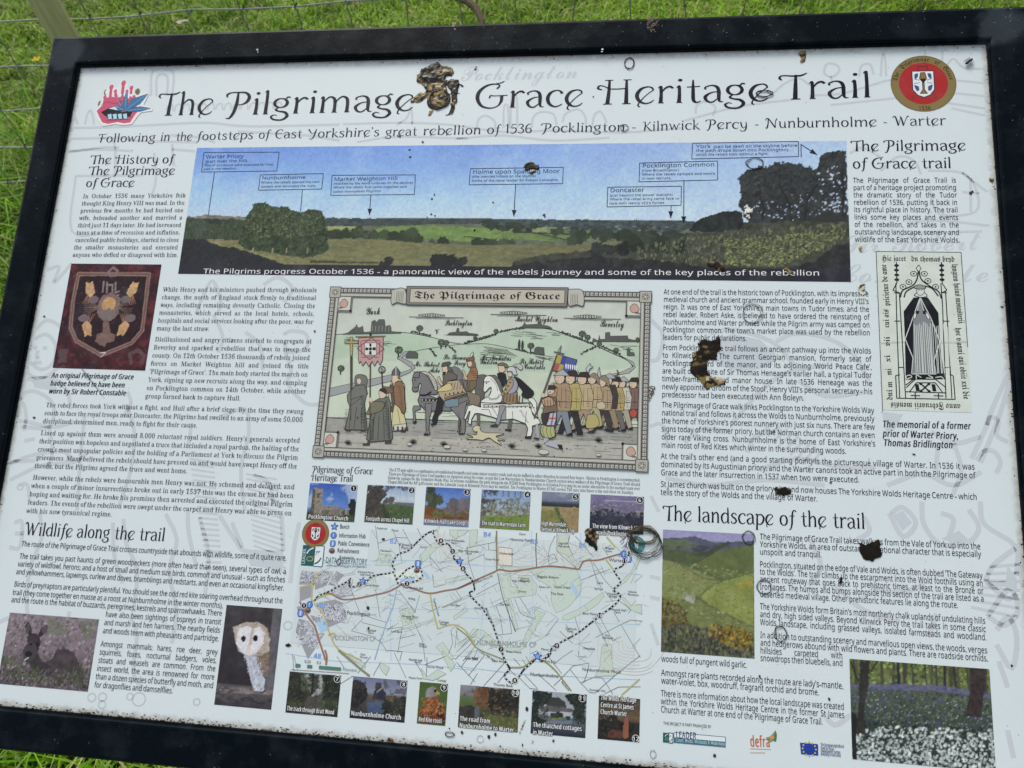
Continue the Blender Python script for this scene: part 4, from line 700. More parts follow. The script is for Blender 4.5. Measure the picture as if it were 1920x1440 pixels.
# right: hands, leaves, legs
for P in ([(460,-2),(470,21),(491,35),(506,51)], [(204,68),(218,51),(214,23),(205,18)], [(346,45),(367,55),(401,51),(430,33),(446,2)], [(271,53),(298,58),(341,45),(366,18)], [(400,19),(358,9),(327,-15),(297,-52)], [(370,-0),(399,-17),(441,-11)], [(326,-103),(368,-89),(417,-97),(450,-94)], [(224,-117),(271,-123),(334,-114),(396,-117)], [(461,-114),(498,-100),(529,-111),(558,-95)], [(509,-53),(532,-65),(560,-57)], [(516,-65),(512,-95)], [(591,11),(574,-24),(564,-50),(549,-81)], [(594,7),(580,-33),(558,-85)], [(567,-44),(571,-35),(579,-39),(576,-54),(587,-62)], [(554,-83),(563,-72),(573,-73),(578,-84),(573,-96)], [(532,-65),(538,-94),(528,-121)], [(314,-84),(322,-66),(344,-59)], [(245,-76),(262,-60),(293,-61)]): wl(P, 3)
for P in ([(464,-144),(476,-137),(489,-153),(475,-168),(462,-144)], [(496,-130),(497,-154),(513,-174),(541,-170),(552,-154),(543,-136)], [(515,-141),(527,-147),(522,-165)], [(555,-127),(558,-151),(587,-172),(586,-202)], [(587,-174),(564,-193),(557,-211),(582,-210)], [(557,-211),(575,-226),(585,-221)], [(555,-245),(578,-216),(585,-237),(571,-253),(555,-245)], [(563,-258),(575,-245),(582,-264),(575,-295),(562,-273)], [(563,-289),(570,-314)], [(427,-175),(441,-164),(436,-149)], [(378,-173),(390,-204),(377,-225)], [(405,-223),(432,-247),(468,-257)], [(505,-246),(496,-270)], [(567,-355),(571,-381)], [(389,-353),(400,-364),(416,-353)], [(441,-223),(468,-227),(495,-217)]): wl(P, 3.2)
for k in range(7): wl([(560-k*3.4, -195-k*7), (592-k*1.2, -190-k*9)], 1.8)
for k in range(9): wl([(330+k*6, -60-k*5), (345+k*6, -48-k*4)], 1.6)
for P in ([(205,-59),(218,-56),(225,-77)], [(208,-138),(217,-155)], [(209,-226),(220,-228)], [(209,-248),(220,-250)], [(211,-276),(219,-298)]): wl(P, 2.4)
for P in ([(271,43),(298,53),(328,47),(345,31),(341,17),(310,7),(280,16)], [(459,-33),(481,-35),(470,-54),(462,-54)], [(532,-159),(541,-168),(525,-172),(514,-168)], [(578,-192),(586,-206),(585,-219),(574,-214)], [(-268,-224),(-217,-226),(-215,-245),(-255,-242)], [(-581,-29),(-551,-28),(-541,-42),(-575,-38)], [(466,-146),(476,-141),(485,-153),(475,-162)]): g.poly(P, (198, 205, 210))
g.build('background_drawing', 'pale grey line drawing printed faintly across the whole panel')['kind'] = 'stuff'
# ================================================================ title and headings
K = (22, 20, 30)
t = Ink(.3)
for s_, a, b in (('The', (-466.6,344.7), (-384.4,345.7)), ('Pilgrimage', (-368.1,343.8), (-105,346.2)), ('of', (-90.7,346.7), (-44.7,347.4)), ('Grace', (-25.8,347.8), (115.8,348.1)), ('Heritage', (132.6,350), (344.1,351)), ('Trail', (355.5,352.2), (464.6,353.5))):
    t.text('uncial', s_, a, b, 34, K)
t.build('title_text', 'large decorative black title The Pilgrimage of Grace Heritage Trail')
t = Ink(.3)
for s_, a, b in (('Following', (-547.4,305.7), (-462.8,306.5)), ('in', (-456.4,306.9), (-441.7,307)), ('the', (-433.9,306.9), (-409.6,307.1)), ('footsteps', (-403.7,307.3), (-322.9,308.4)), ('of', (-316.1,308.5), (-299.9,308.6)), ('East', (-293,308.8), (-254.9,309)), ("Yorkshire's", (-247.5,308.7), (-149.1,310.2)), ('great', (-141.9,309.8), (-99.1,310.3)), ('rebellion', (-91.6,310.7), (-14.6,311.1)), ('of', (-8.1,311.3), (9.6,311.3)), ('1536', (15.3,311.7), (50.7,312)), ('Pocklington', (62.1,312.1), (168.1,312.5)), ('-', (175.2,312.4), (181.7,312.6)), ('Kilnwick', (187.9,312.5), (259.4,313.9)), ('Percy', (265.9,314), (316.5,314.2)), ('-', (323.9,314.1), (330,314.3)), ('Nunburnholme', (336.3,314.4), (467,314.8)), ('-', (473.1,314.7), (479.1,314.9)), ('Warter', (485.2,315), (544.6,315.2))):
    t.text('uncial', s_, a, b, 12.6, K)
t.build('subtitle_text', 'decorative subtitle line under the main title')
def head(lab, cap, *ls):
    t = Ink(.3)
    for s_, a, b in ls:
        for o_ in (0, .22): t.text('uncial', s_, (a[0]+o_, a[1]), (b[0]+o_, b[1]), cap, K); t.z += .002
    t.build('heading_text', lab)
head('heading The History of The Pilgrimage of Grace', 12.6, ('The History of', (-553.9,274), (-431.7,274)), ('The Pilgrimage', (-553.6,257.5), (-427.2,257.5)), ('of Grace', (-554.3,240), (-483,240.2)))
head('heading The Pilgrimage of Grace trail', 13.5, ('The Pilgrimage', (435.9,282.6), (564.8,282.4)), ('of Grace trail', (436.7,260), (547.7,259.9)))
head('heading Wildlife along the trail', 15.5, ('Wildlife along the trail', (-552.4,-223.2), (-366.9,-220.3)))
head('heading The landscape of the trail', 16.5, ('The landscape of the trail', (222.1,-164.4), (437.7,-162.1)))
head('small heading Pilgrimage of Grace Heritage Trail above the map', 7.6, ('Pilgrimage of Grace', (-191.8,-129.5), (-116.8,-128.3)), ('Heritage Trail', (-192.2,-139.2), (-140.5,-138.3)))
# ================================================================ body text
B = (24, 26, 32); BS = (26, 28, 34)
def body(lab, *ps):
    for k, p in enumerate(ps):
        t = Ink(.3); t.para(*p[:6], p[6] if len(p) > 6 else (B if p[0] == 'serif' else BS), **(p[7] if len(p) > 7 else {})); ws = p[4].replace('|', ' ').split()
        t.build('body_text', lab+', paragraph beginning '+' '.join(ws[:4]))
SC = 6.0
body('serif text column under the history heading', ('serif', (-555.6,223.7), (-555.4,140.1), (-407.2,224.7), 'In October 1536 many Yorkshire folk|thought King Henry VIII was mad. In the|previous few months he had buried one|wife, beheaded another and married a|third just 11 days later. He had increased|taxes at a time of recession and inflation,|cancelled public holidays, started to close|the smaller monasteries and executed|anyone who defied or disagreed with him.', SC))
body('serif text beside the badge photograph',
 ('serif', (-419.2,93.7), (-419.7,41.7), (-211.1,96.1), 'While Henry and his ministers pushed through wholesale|change, the north of England stuck firmly to traditional|ways, including remaining devoutly Catholic. Closing the|monasteries, which served as the local hotels, schools,|hospitals and social services looking after the poor, was for|many the last straw.', SC),
 ('serif', (-419.7,27.1), (-420.9,-46.8), (-210.6,29.3), "Disillusioned and angry citizens started to congregate at|Beverley and sparked a rebellion that was to sweep the|county. On 12th October 1536 thousands of rebels joined|forces on Market Weighton hill and coined the title|'Pilgrimage of Grace'. The main body started the march on|York, signing up new recruits along the way, and camping|on Pocklington common on 14th October, while another|group turned back to capture Hull.", SC))
body('wide serif text block on the left of the panel',
 ('serif', (-554.9,-62.8), (-555.2,-83.5), (-210.7,-59.1), 'The rebel forces took York without a fight, and Hull after a brief siege. By the time they swung|south to face the royal troops near Doncaster, the Pilgrims had swelled to an army of some 50,000|disciplined, determined men, ready to fight for their cause.', SC),
 ('serif', (-555.3,-98.8), (-555.6,-140.4), (-211.4,-94.6), "Lined up against them were around 8,000 reluctant royal soldiers. Henry's generals accepted|their position was hopeless and negotiated a truce that included a royal pardon, the halting of the|crown's most unpopular policies and the holding of a Parliament at York to discuss the Pilgrim|grievances. Many believed the rebels should have pressed on and would have swept Henry off the|throne, but the Pilgrims agreed the truce and went home.", SC),
 ('serif', (-555.2,-155.1), (-555.9,-196.3), (-211.5,-150.6), 'However, while the rebels were honourable men Henry was not. He schemed and delayed; and|when a couple of minor insurrections broke out in early 1537 this was the excuse he had been|hoping and waiting for. He broke his promises then arrested and executed the original Pilgrim|leaders. The events of the rebellion were swept under the carpet and Henry was able to press on|with his now tyrannical regime.', SC))
CS = 6.4
body('sans serif wildlife text on the lower left',
 ('sans', (-554.1,-236.8), (-554.1,-236.8), (-211.5,-234.1), 'The route of the Pilgrimage of Grace Trail crosses countryside that abounds with wildlife, some of it quite rare.', CS, BS, dict(ends=False)),
 ('sans', (-553.9,-251.6), (-554.8,-270.3), (-210.4,-249.3), 'The trail takes you past haunts of green woodpeckers (more often heard than seen), several types of owl, a|variety of wildfowl, herons; and a host of small and medium size birds, common and unusual - such as finches|and yellowhammers, lapwings, curlew and doves, bramblings and redstarts, and even an occasional kingfisher.', CS, BS, dict(ends=False)),
 ('sans', (-554.5,-285), (-554.5,-285), (-210.4,-282.4), 'Birds of prey/raptors are particularly plentiful. You should see the odd red kite soaring overhead throughout the', CS, BS, dict(ends=False)),
 ('sans', (-554.5,-294.7), (-554.5,-303.4), (-282.7,-292.5), 'trail (they come together en masse as a roost at Nunburnholme in the winter months),|and the route is the habitat of buzzards, peregrines, kestrels and sparrowhawks. There', CS, BS, dict(ends=False)),
 ('sans', (-428.7,-312), (-429,-330.7), (-282.5,-310.9), 'have also been sightings of ospreys in transit|and marsh and hen harriers. The nearby fields|and woods teem with pheasants and partridge.', CS, BS, dict(ends=False)),
 ('sans', (-429,-345.8), (-429.1,-391.5), (-282.2,-344.5), 'Amongst mammals; hares, roe deer, grey|squirrels, foxes, nocturnal badgers, voles,|stoats and weasels are common. From the|insect world, the area is renowned for more|than a dozen species of butterfly and moth, and|for dragonflies and damselflies.', CS))
body('sans serif text column on the upper right', ('sans', (436.4,241.7), (436.4,167.4), (551.1,241.4), 'The Pilgrimage of Grace Trail is|part of a heritage project promoting|the dramatic story of the Tudor|rebellion of 1536, putting it back in|its rightful place in history. The trail|links some key places and events|of the rebellion, and takes in the|outstanding landscape, scenery and|wildlife of the East Yorkshire Wolds.', CS, BS, dict(ends=False)))
body('sans serif text block on the right of the panel',
 ('sans', (218.1,99.9), (217.9,44.3), (449.4,101.1), "At one end of the trail is the historic town of Pocklington, with its impressive|medieval church and ancient grammar school, founded early in Henry VIII's|reign. It was one of East Yorkshire's main towns in Tudor times; and the|rebel leader, Robert Aske, is believed to have ordered the reinstating of|Nunburnholme and Warter priories while the Pilgrim army was camped on|Pocklington common. The town's market place was used by the rebellion|leaders for public declarations.", CS),
 ('sans', (218.1,31.9), (217.9,-24.2), (449.7,33.4), "From Pocklington the trail follows an ancient pathway up into the Wolds|to Kilnwick Percy. The current Georgian mansion, formerly seat of|Pocklington's lord of the manor, and its adjoining 'World Peace Cafe',|are built on the site of Sir Thomas Heneage's earlier hall, a typical Tudor|timber-framed moated manor house. In late 1536 Heneage was the|newly appointed 'Groom of the Stool', Henry VIII's personal secretary - his|predecessor had been executed with Ann Boleyn.", CS),
 ('sans', (218.1,-36.2), (218.5,-82.8), (450.6,-34.7), "The Pilgrimage of Grace walk links Pocklington to the Yorkshire Wolds Way|national trail and follows it across the Wolds to Nunburnholme, previously|the home of Yorkshire's poorest nunnery with just six nuns. There are few|signs today of the former priory, but the Norman church contains an even|older rare Viking cross. Nunburnholme is the home of East Yorkshire's|main roost of Red Kites which winter in the surrounding woods.", CS),
 ('sans', (218.2,-95.4), (218.4,-114.1), (551.8,-93), "At the trail's other end (and a good starting point) is the picturesque village of Warter. In 1536 it was|dominated by its Augustinian priory; and the Warter canons took an active part in both the Pilgrimage of|Grace and the later insurrection in 1537 when two were executed.", CS),
 ('sans', (218.5,-127.2), (218.6,-136.2), (552.2,-125.3), 'St James church was built on the priory site and now houses The Yorkshire Wolds Heritage Centre - which|tells the story of the Wolds and the village of Warter.', CS))
body('sans serif landscape text on the lower right',
 ('sans', (326.4,-179.5), (326.2,-195.7), (552.5,-177.2), 'The Pilgrimage of Grace Trail takes walkers from the Vale of York up into the|Yorkshire Wolds, an area of outstanding national character that is especially|unspoilt and tranquil.', CS),
 ('sans', (326,-209), (326.1,-240.5), (552.6,-207.1), "Pocklington, situated on the edge of Vale and Wolds, is often dubbed 'The Gateway|to the Wolds'. The trail climbs up the escarpment into the Wold foothills using an|ancient routeway that goes back to prehistoric times, at least to the Bronze or|Iron ages. The humps and bumps alongside this section of the trail are listed as a|deserted medieval village. Other prehistoric features lie along the route.", CS),
 ('sans', (325.9,-253.2), (325.9,-269.5), (552.6,-253), "The Yorkshire Wolds form Britain's most northerly chalk uplands of undulating hills|and dry, high sided valleys. Beyond Kilnwick Percy the trail takes in some classic|Wolds landscape, including grassed valleys, isolated farmsteads and woodland.", CS, BS, dict(ends=False)),
 ('sans', (325.9,-282.7), (325.9,-290.6), (552.8,-282.2), 'In addition to outstanding scenery and marvellous open views, the woods, verges|and hedgerows abound with wild flowers and plants. There are roadside orchids,', CS, BS, dict(ends=False)),
 ('sans', (325.8,-298.7), (325.9,-306.2), (409.8,-297.9), 'hillsides carpeted with|snowdrops then bluebells, and', CS, BS, dict(ends=False)),
 ('sans', (222.5,-314.6), (222.5,-314.6), (312.2,-314.5), 'woods full of pungent wild garlic.', CS, BS, dict(ends=False)),
 ('sans', (222.6,-328.9), (222.7,-337), (409.7,-328), "Amongst rare plants recorded along the route are lady's-mantle,|water-violet, box, woodruff, fragrant orchid and brome.", CS),
 ('sans', (222.6,-349.8), (222.8,-366), (410,-348.4), 'There is more information about how the local landscape was created|within the Yorkshire Wolds Heritage Centre in the former St James|Church at Warter at one end of the Pilgrimage of Grace Trail.', CS))
t = Ink(.3)
for s_, a, b in (('An original Pilgrimage of Grace', (-554.8,-24.3), (-440.8,-23.2)), ('badge believed to have been', (-554.6,-34.6), (-451,-34.1)), ('worn by Sir Robert Constable', (-554.7,-45), (-447.7,-44.3))): t.text('sansbi', s_, a, b, 6.6, K)
t.build('caption_text', 'bold italic caption under the badge photograph')
t = Ink(.3)
for s_, a, b in (('The memorial of a former', (458.5,-50.2), (550.1,-49)), ('prior of Warter Priory,', (458.2,-60.6), (536.7,-60.5)), ('Thomas Bridlington', (458.6,-70.9), (530.5,-70.7))): t.text('sansbi', s_, a, b, 7.4, K)
t.build('caption_text', 'bold italic caption under the memorial print')
t = Ink(.3)
t.para('serif', (-97.6,-123.9), (-98,-138.1), (195.7,-122.6), 'The 8.75 mile walk is a combination of established footpaths and some minor country roads and can be walked in either direction in around four hours - Warter to Pocklington is recommended.|There are Pilgrimage of Grace Trail markers on signposts along the route, except the Low Warrendale to Nunburnholme Church section when walkers of the Pilgrimage of Grace Trail should|follow the signage for the Yorkshire Wolds Way. In extreme conditions the path alongside the B1246 from Pocklington to Kilnwick Percy may be an easier alternative to the marked route over|Chapel Hill and the KP golf course; and the Lakeside Loop at Kilnwick Percy may be omitted. The Pocklington to Warter EYMS service 743 runs nine buses a day and three on Sundays.', 3.6, (60, 60, 66), ends=True)
t.build('small_print', 'four lines of tiny serif print above the map photographs')
# ================================================================ panoramic photograph
p = Pic([(-402,292),(431,300),(430,121),(-401,115)], 1.15, 1)
p.grad([(0, (120, 156, 226)), (.22, (142, 180, 234)), (.42, (174, 207, 243)), (.58, (196, 217, 242)), (1, (120, 130, 120))])
xr = (p.X-p.x0)/(p.x1-p.x0); p.put(np.clip((xr-.45)*1.3, 0, .75), (196, 214, 244)); p.put(np.clip((xr-.2)*.3, 0, .2), (206, 220, 244)); p.spk(None, (206, 220, 242), 30, .55, .2)
G = (96, 104, 76)
p.poly([(-415,195),(-317,197),(-208,195),(-61,196),(59,195),(63,102),(-400,95)], (98, 106, 84), t=.25, ts=8, ay=3)
p.poly([(-401,197),(-376,200),(-335,198),(-317,196),(-316,187),(-399,189)], (132, 128, 112), 1.5, t=.3, ts=7, ay=2); p.poly([(33,194),(142,194),(251,193),(270,187),(270,160),(34,158)], (94, 104, 86), 0, t=.3, ts=8, ay=2.5)
p.poly([(-400,196),(-385,195),(-356,194),(-337,195),(-317,192),(-316,187),(-400,190)], (60, 66, 56), 2, 5, t=.3)
p.poly([(-210,196),(-106,195),(33,195),(33,189),(-60,188),(-128,185),(-209,185)], (62, 72, 72), 1.6, 6, t=.35, ts=6, ay=2)
p.poly([(19,194),(121,194),(251,193),(270,187),(228,177),(143,181),(77,181),(20,185)], (66, 76, 76), 1.6, 6, t=.45, ts=5, ay=2)
p.poly([(-206,184),(-172,185),(-160,181),(-178,180),(-205,177)], (158, 166, 112), .6, t=.1); p.poly([(-151,178),(-128,184),(-99,186),(-38,184),(33,182),(34,160),(-59,167),(-104,172)], (116, 142, 78), 1, t=.18, ts=7, ay=2)
p.poly([(20,177),(100,177),(143,181),(186,174),(177,168),(100,168),(78,166),(21,169)], (108, 128, 76), 1, t=.18, ts=7, ay=2); p.poly([(55,181),(73,185),(104,184),(78,177),(47,177)], (128, 140, 98), .8, t=.2)
for P in ([(-28,171),(-3,169),(34,162)], [(33,179),(58,177),(104,167)], [(42,177),(108,175),(186,174)], [(147,181),(156,177),(186,178)]): p.line(P, 1.6, (52, 60, 46), e=1)
p.blobs([(-7,191),(33,191),(33,181),(-2,182)], 14, 3, 6, [(50, 60, 50)], sq=1.3); p.blobs([(20,188),(60,188),(60,180),(20,179)], 12, 3, 5.5, [(52, 62, 50)], sq=1.3)
p.blobs([(-204,175),(-174,178),(-132,178),(-122,171),(-173,168),(-203,170)], 26, 4, 8, [(54, 64, 44), (64, 74, 50)], sq=1.2); p.blobs([(-127,172),(-93,177),(-81,166),(34,163),(30,160),(-120,166)], 34, 4, 9, [(50, 60, 44), (62, 72, 52)], sq=1.2)
p.poly([(-205,168),(-138,167),(-58,161),(34,160),(36,117),(-269,113),(-262,134),(-203,147)], (118, 116, 80), 1.2, t=.16, ts=9, ay=3); p.poly([(21,161),(100,163),(173,166),(228,155),(228,123),(23,121)], (112, 110, 78), 1, t=.2, ts=9, ay=3)
p.spk([(-205,167),(30,159),(31,133),(-238,128)], (142, 138, 98), 5, .55, .6, ay=3)
p.blobs([(77,181),(95,182),(95,177),(78,177)], 3, 4, 6, [(58, 68, 50)]); p.blobs([(106,179),(121,180),(124,164),(104,163)], 9, 5, 9, [(56, 66, 52)], sq=1.1); p.blobs([(130,178),(173,177),(173,168),(132,168)], 16, 4, 8, [(50, 60, 48)], sq=1.2)
p.blobs([(184,182),(198,182),(201,168),(184,168)], 7, 6, 10, [(58, 68, 56)]); p.spk([(156,186),(228,185),(228,180),(156,181)], (170, 172, 170), 2.2, .66, .8)
p.poly([(72,149),(135,155),(156,161),(186,168),(207,171),(241,178),(266,179),(311,192),(352,195),(433,200),(430,119),(37,114),(35,139)], (66, 68, 56), 3, 8, t=.35, ts=7, ay=1.2)
p.blobs([(135,159),(156,161),(173,162),(173,154),(135,149)], 12, 4, 8, [(38, 42, 38)]); p.blobs([(173,168),(207,173),(241,175),(245,159),(186,157)], 24, 5, 10, [(46, 52, 44), (56, 62, 50)])
p.poly([(246,180),(257,194),(276,202),(293,206),(309,205),(311,182),(270,179)], (40, 44, 42), 2, 5, t=.35, ts=4)
p.dabs([(186,159),(266,178),(431,192),(430,165),(351,136),(186,136)], 1500, .5, 1.5, [(112, 114, 82), (86, 88, 70), (60, 62, 52)], .5, sq=.5); p.dabs([(286,169),(364,176),(431,183),(396,156),(351,136),(290,137)], 900, .6, 1.8, [(126, 134, 80), (104, 112, 68), (142, 148, 92)], .5, sq=1.6)
p.poly([(36,135),(135,147),(228,141),(270,133),(351,131),(392,143),(412,161),(432,167),(430,119),(37,114)], (44, 44, 44), 2.5, 6, t=.3)
# big trees right: branches with sky between
p.poly([(307,230),(304,245),(314,257),(325,263),(339,261),(348,269),(358,266),(366,267),(383,263),(395,260),(396,267),(403,279),(414,283),(430,282),(429,192),(393,196),(365,194),(332,191),(316,191),(309,203),(305,214)], (50, 52, 52), 3.5, 7, t=.4, ts=4)
p.dabs([(307,230),(314,257),(348,268),(395,260),(414,283),(429,282),(429,196),(365,195),(311,198)], 900, .8, 2, [(48, 50, 50), (36, 38, 40), (64, 66, 62)], .6); p.dabs([(395,260),(413,264),(429,260),(429,203),(401,205)], 90, .5, 1.9, [(196, 212, 236)], .7); p.dabs([(312,219),(394,230),(401,196),(332,196)], 70, .5, 1.4, [(186, 204, 230)], .7); p.dabs([(304,247),(314,259),(348,272),(366,268),(383,265),(395,262),(393,258),(348,264),(310,246)], 90, 1.2, 2.2, [(50, 52, 52)], .6)
for P in ([(423,194),(426,230),(423,260)], [(425,228),(415,248)], [(365,194),(364,214),(353,237)], [(381,196),(384,219),(394,237)], [(332,194),(334,210),(328,230)]): p.line(P, 3, (38, 38, 38))
p.poly([(373,192),(401,202),(423,204),(429,192)], (50, 52, 48), 2)
# left: conifers, oak group, dark slope
p.poly([(-403,195),(-382,191),(-361,193),(-341,190),(-319,192),(-315,177),(-323,164),(-403,165)], (58, 70, 50), 1.6, 4, t=.5, ts=3.5, ax=2.5); p.poly([(-378,194),(-356,194),(-350,187),(-372,187)], (46, 54, 44), 2)
p.poly([(-369,166),(-321,165),(-300,151),(-254,144),(-203,147),(-195,114),(-307,113),(-361,158)], (128, 124, 84), 1.5, t=.25, ts=5, ay=2)
p.poly([(-324,160),(-322,177),(-318,199),(-312,206),(-312,214),(-298,218),(-284,211),(-271,212),(-256,206),(-246,203),(-236,208),(-216,206),(-210,192),(-205,168),(-202,152),(-217,144),(-230,141),(-254,144),(-273,148),(-302,150),(-317,153)], (56, 68, 46), 2.4, 5, t=.5, ts=6)
p.dabs([(-322,163),(-318,199),(-298,217),(-284,211),(-266,211),(-246,203),(-236,207),(-217,206),(-205,168),(-202,152),(-231,143),(-273,149)], 900, .8, 2.2, [(48, 60, 42), (36, 46, 34), (64, 78, 52)], .6); p.dabs([(-318,182),(-312,209),(-298,217),(-284,210),(-246,202),(-218,205),(-210,178),(-243,168),(-295,168)], 480, .7, 1.6, [(86, 100, 64), (74, 88, 56), (104, 114, 76)], .6)
for x in (425, 540, 620, 740): p.line([(-400+(x-10)*.233, 154), (-400+(x-10)*.233, 148)], 1.8, (150, 140, 112))
p.poly([(-403,166),(-374,166),(-346,155),(-329,155),(-297,145),(-272,137),(-248,129),(-246,111),(-402,109)], (38, 40, 42), 1.8, 5, t=.25)
p.blobs([(-134,142),(-120,142),(-119,131),(-133,131)], 4, 4, 7, [(46, 48, 44)]); p.blobs([(-80,143),(-22,143),(-21,132),(-79,132)], 15, 5, 9, [(38, 40, 38)]); p.poly([(-225,138),(-135,137),(-135,135),(-225,135)], (72, 70, 54), 1)
p.poly([(-420, 131.5), (440, 133.5), (440, 100), (-420, 100)], (42, 41, 49)); p.mul(.05, 30)
pano = p.build('photograph', 'wide panoramic photograph of fields and trees with place labels')
t = Ink(.36); N = (36, 40, 70)
def lab(box, *ls):
    t.line(box+[box[0]], .8, N)
    for s_, a, b, c in ls: t.text('sans', s_, a, b, c, (30, 32, 58))
    t.cut('place_label', pano)
lab([(-390.5,289.2),(-284.4,288.6),(-284.5,261.7),(-389.8,260.8)], ('Warter Priory', (-386.7,280.4), (-333.4,280.9), 5.0), ('(just over the hill)', (-386.9,274.4), (-327.2,275), 3.6), ('Two of its canons were executed for their', (-387.2,269), (-289.8,269.6), 3.0), ('part in the rebellion.', (-387.2,263.6), (-340.3,264.3), 3.0))
lab([(-306.5,256.2),(-220.2,257.5),(-220.1,235.8),(-306.4,234.5)], ('Nunburnholme', (-303.8,249.6), (-243.6,250.3), 4.7), ('Where the rebels ejected the new', (-304,243.8), (-224.1,244.5), 3.1), ('owners and reinstated the nuns.', (-303.8,238.1), (-227.9,239), 3.1))
lab([(-208,255),(-97,255),(-96,228),(-207,227)], ('Market Weighton Hill', (-204.6,247), (-119.9,248.1), 5.0), ('(marked by the wind turbines on the skyline)', (-204.8,241.8), (-99.1,242.8), 3.0), ('Where the rebels first came together and', (-204.7,236.6), (-107.1,237.3), 3.0), ('called themselves Pilgrims.', (-204.4,230.6), (-139.7,231.6), 3.0))
lab([(-26,263),(92,264),(92,242),(-26,241)], ('Holme upon Spalding Moor', (-22.8,256), (87.8,256.5), 5.2), ('(the wooded hillock on the skyline)', (-22.9,250.6), (58.4,251.1), 3.1), ('home of the rebel leader Sir Robert Constable.', (-23,245), (87.1,245.7), 3.1))
lab([(148,237),(237,238),(237,213),(148,211)], ('Doncaster', (150.9,230.3), (192.8,231.1), 5.2), ('(just beyond the power stations)', (150.6,224.6), (227.1,225.6), 3.1), ('Where the rebel army came face to', (150.5,219.5), (234.8,220.5), 3.1), ("face with Henry VIII's forces", (150.4,214.1), (217.2,215), 3.1))
lab([(186,269),(280,271),(280,246),(186,244)], ('Pocklington Common', (189.3,262.9), (276.6,264), 5.2), ('(now Broadmanor)', (189.1,257.5), (233.9,257.9), 3.1), ('Where the rebels camped and swore', (189.2,252.2), (277.2,253.1), 3.1), ('in new recruits.', (189.2,246.9), (225,247.4), 3.1))
lab([(250,295),(375,296),(375,276),(249,274)], ('York', (254.1,288.3), (271.8,288.4), 4.7), ('(can be seen on the skyline before', (274.8,288.3), (374,288.9), 3.8), ('the path drops down into Pocklington),', (254.1,283.3), (364.6,283.4), 3.6), ('which the rebels took without a fight.', (253.9,278.1), (340,278.5), 3.1))
def arrow(a, b, hd=1, w=.9):
    t.line([a, b], w, N)
    if hd:
        L = math.hypot(b[0]-a[0], b[1]-a[1]); ux, uy = (b[0]-a[0])/L, (b[1]-a[1])/L
        t.z += .002; t.poly([b, (b[0]-ux*9-uy*3, b[1]-uy*9+ux*3), (b[0]-ux*9+uy*3, b[1]-uy*9-ux*3)], (28, 30, 50))
    t.cut('pointer_line', pano)
arrow((-371.4,260.7), (-371.3,199), 0); arrow((-246.1,234.9), (-245.1,204.2), 0); arrow((-153.3,227.4), (-152.6,199.4)); arrow((33.2,241.6), (33.3,197.8)); arrow((225.1,212.6), (224.8,196.2)); arrow((240,245.9), (240.3,189.6)); t.line([(378,275),(378,292)], .9, N); arrow((377.6,292.1), (396.6,277.9))
t.text('sans', 'The Pilgrims progress October 1536 - a panoramic view of the rebels journey and some of the key places of the rebellion', (-367,118.8), (396.4,125.4), 6.6, (236, 238, 244))
t.build('photograph_caption', 'white caption and arrows on the panorama', pano)
# ================================================================ badge, deer, owl
p = Pic([(-555,130),(-427,131),(-426,-11),(-555,-12)], 1.0, 2); p.c[:] = (62, 26, 32); p.mul(.35, 9, ay=.6); p.spk(None, (112, 44, 46), 7, .56, .6); p.spk(None, (34, 18, 24), 9, .58, .7)
p.poly([(-542,117),(-442,118),(-437,46),(-444,27),(-489,5),(-531,27),(-542,43)], (38, 20, 26), 1, t=.3)
p.line([(-542,116),(-442,117),(-440,69),(-439,41),(-451,24),(-490,7),(-528,25),(-540,43),(-543,82),(-542,116)], 5.6, (140, 108, 98), e=.5); p.line([(-542,116),(-442,117),(-440,69),(-439,41),(-451,24),(-490,7),(-528,25),(-540,43),(-543,82),(-542,116)], 1.6, (96, 66, 62))
for P in ([(-504,106),(-503,92)], [(-499,105),(-497,91)], [(-499,101),(-491,102),(-489,91)], [(-487,105),(-485,91),(-480,93)], [(-500,86),(-488,85),(-480,88)]): p.line(P, 2.6, (134, 116, 112))
p.line([(-494,126),(-487,121),(-488,115),(-496,114),(-500,119),(-494,126)], 3.4, (128, 108, 106))
p.ell((-490.7,72), 16, 19, (122, 98, 92), .15, t=.2); p.ell((-491.6,74.4), 9.5, 10.5, (196, 150, 104), .1, t=.15); p.ell((-489.9,61.2), 12, 8, (122, 106, 104), .2)
for k in range(-4, 5): p.line([(-504,71),(-526,70)], .9, (128, 104, 92)) if k == 0 else (p.line([(-503.5,70.6), ((-526.2,70.2)[0], (-526.2,70.2)[1]+k*3.4)], .8, (116, 92, 82)), p.line([(-480,72.2), ((-457.6,72.6)[0], (-457.6,72.6)[1]+k*3.4)], .8, (116, 92, 82)))
for c, sx, sy in (((-521.3,93.4), 1, 1), ((-461.8,94.3), -1, 1), ((-516.5,43.9), -1, -1), ((-465.5,45), 1, -1)):
    p.poly([(c[0]-8*sx, c[1]+12*sy), (c[0]-2*sx, c[1]+10*sy), (c[0]+sx, c[1]+13*sy), (c[0]+8*sx, c[1]-3*sy), (c[0]+2*sx, c[1]-10*sy), (c[0]-6*sx, c[1]-2*sy)], (200, 156, 112), .8, 3, t=.2); p.ell((c[0]+7*sx, c[1]-12*sy), 7.5, 5, (112, 96, 98), .2)
    for k in range(4): p.line([(c[0]-2*sx, c[1]-6*sy), (c[0]-8*sx+k*3*sx, c[1]-18*sy)], .8, (150, 108, 78))
p.poly([(-495,54),(-488,54),(-483,37),(-475,35),(-476,26),(-486,23),(-487,18),(-495,21),(-502,25),(-501,35),(-494,37)], (118, 92, 84), 1.2, 4, t=.2)
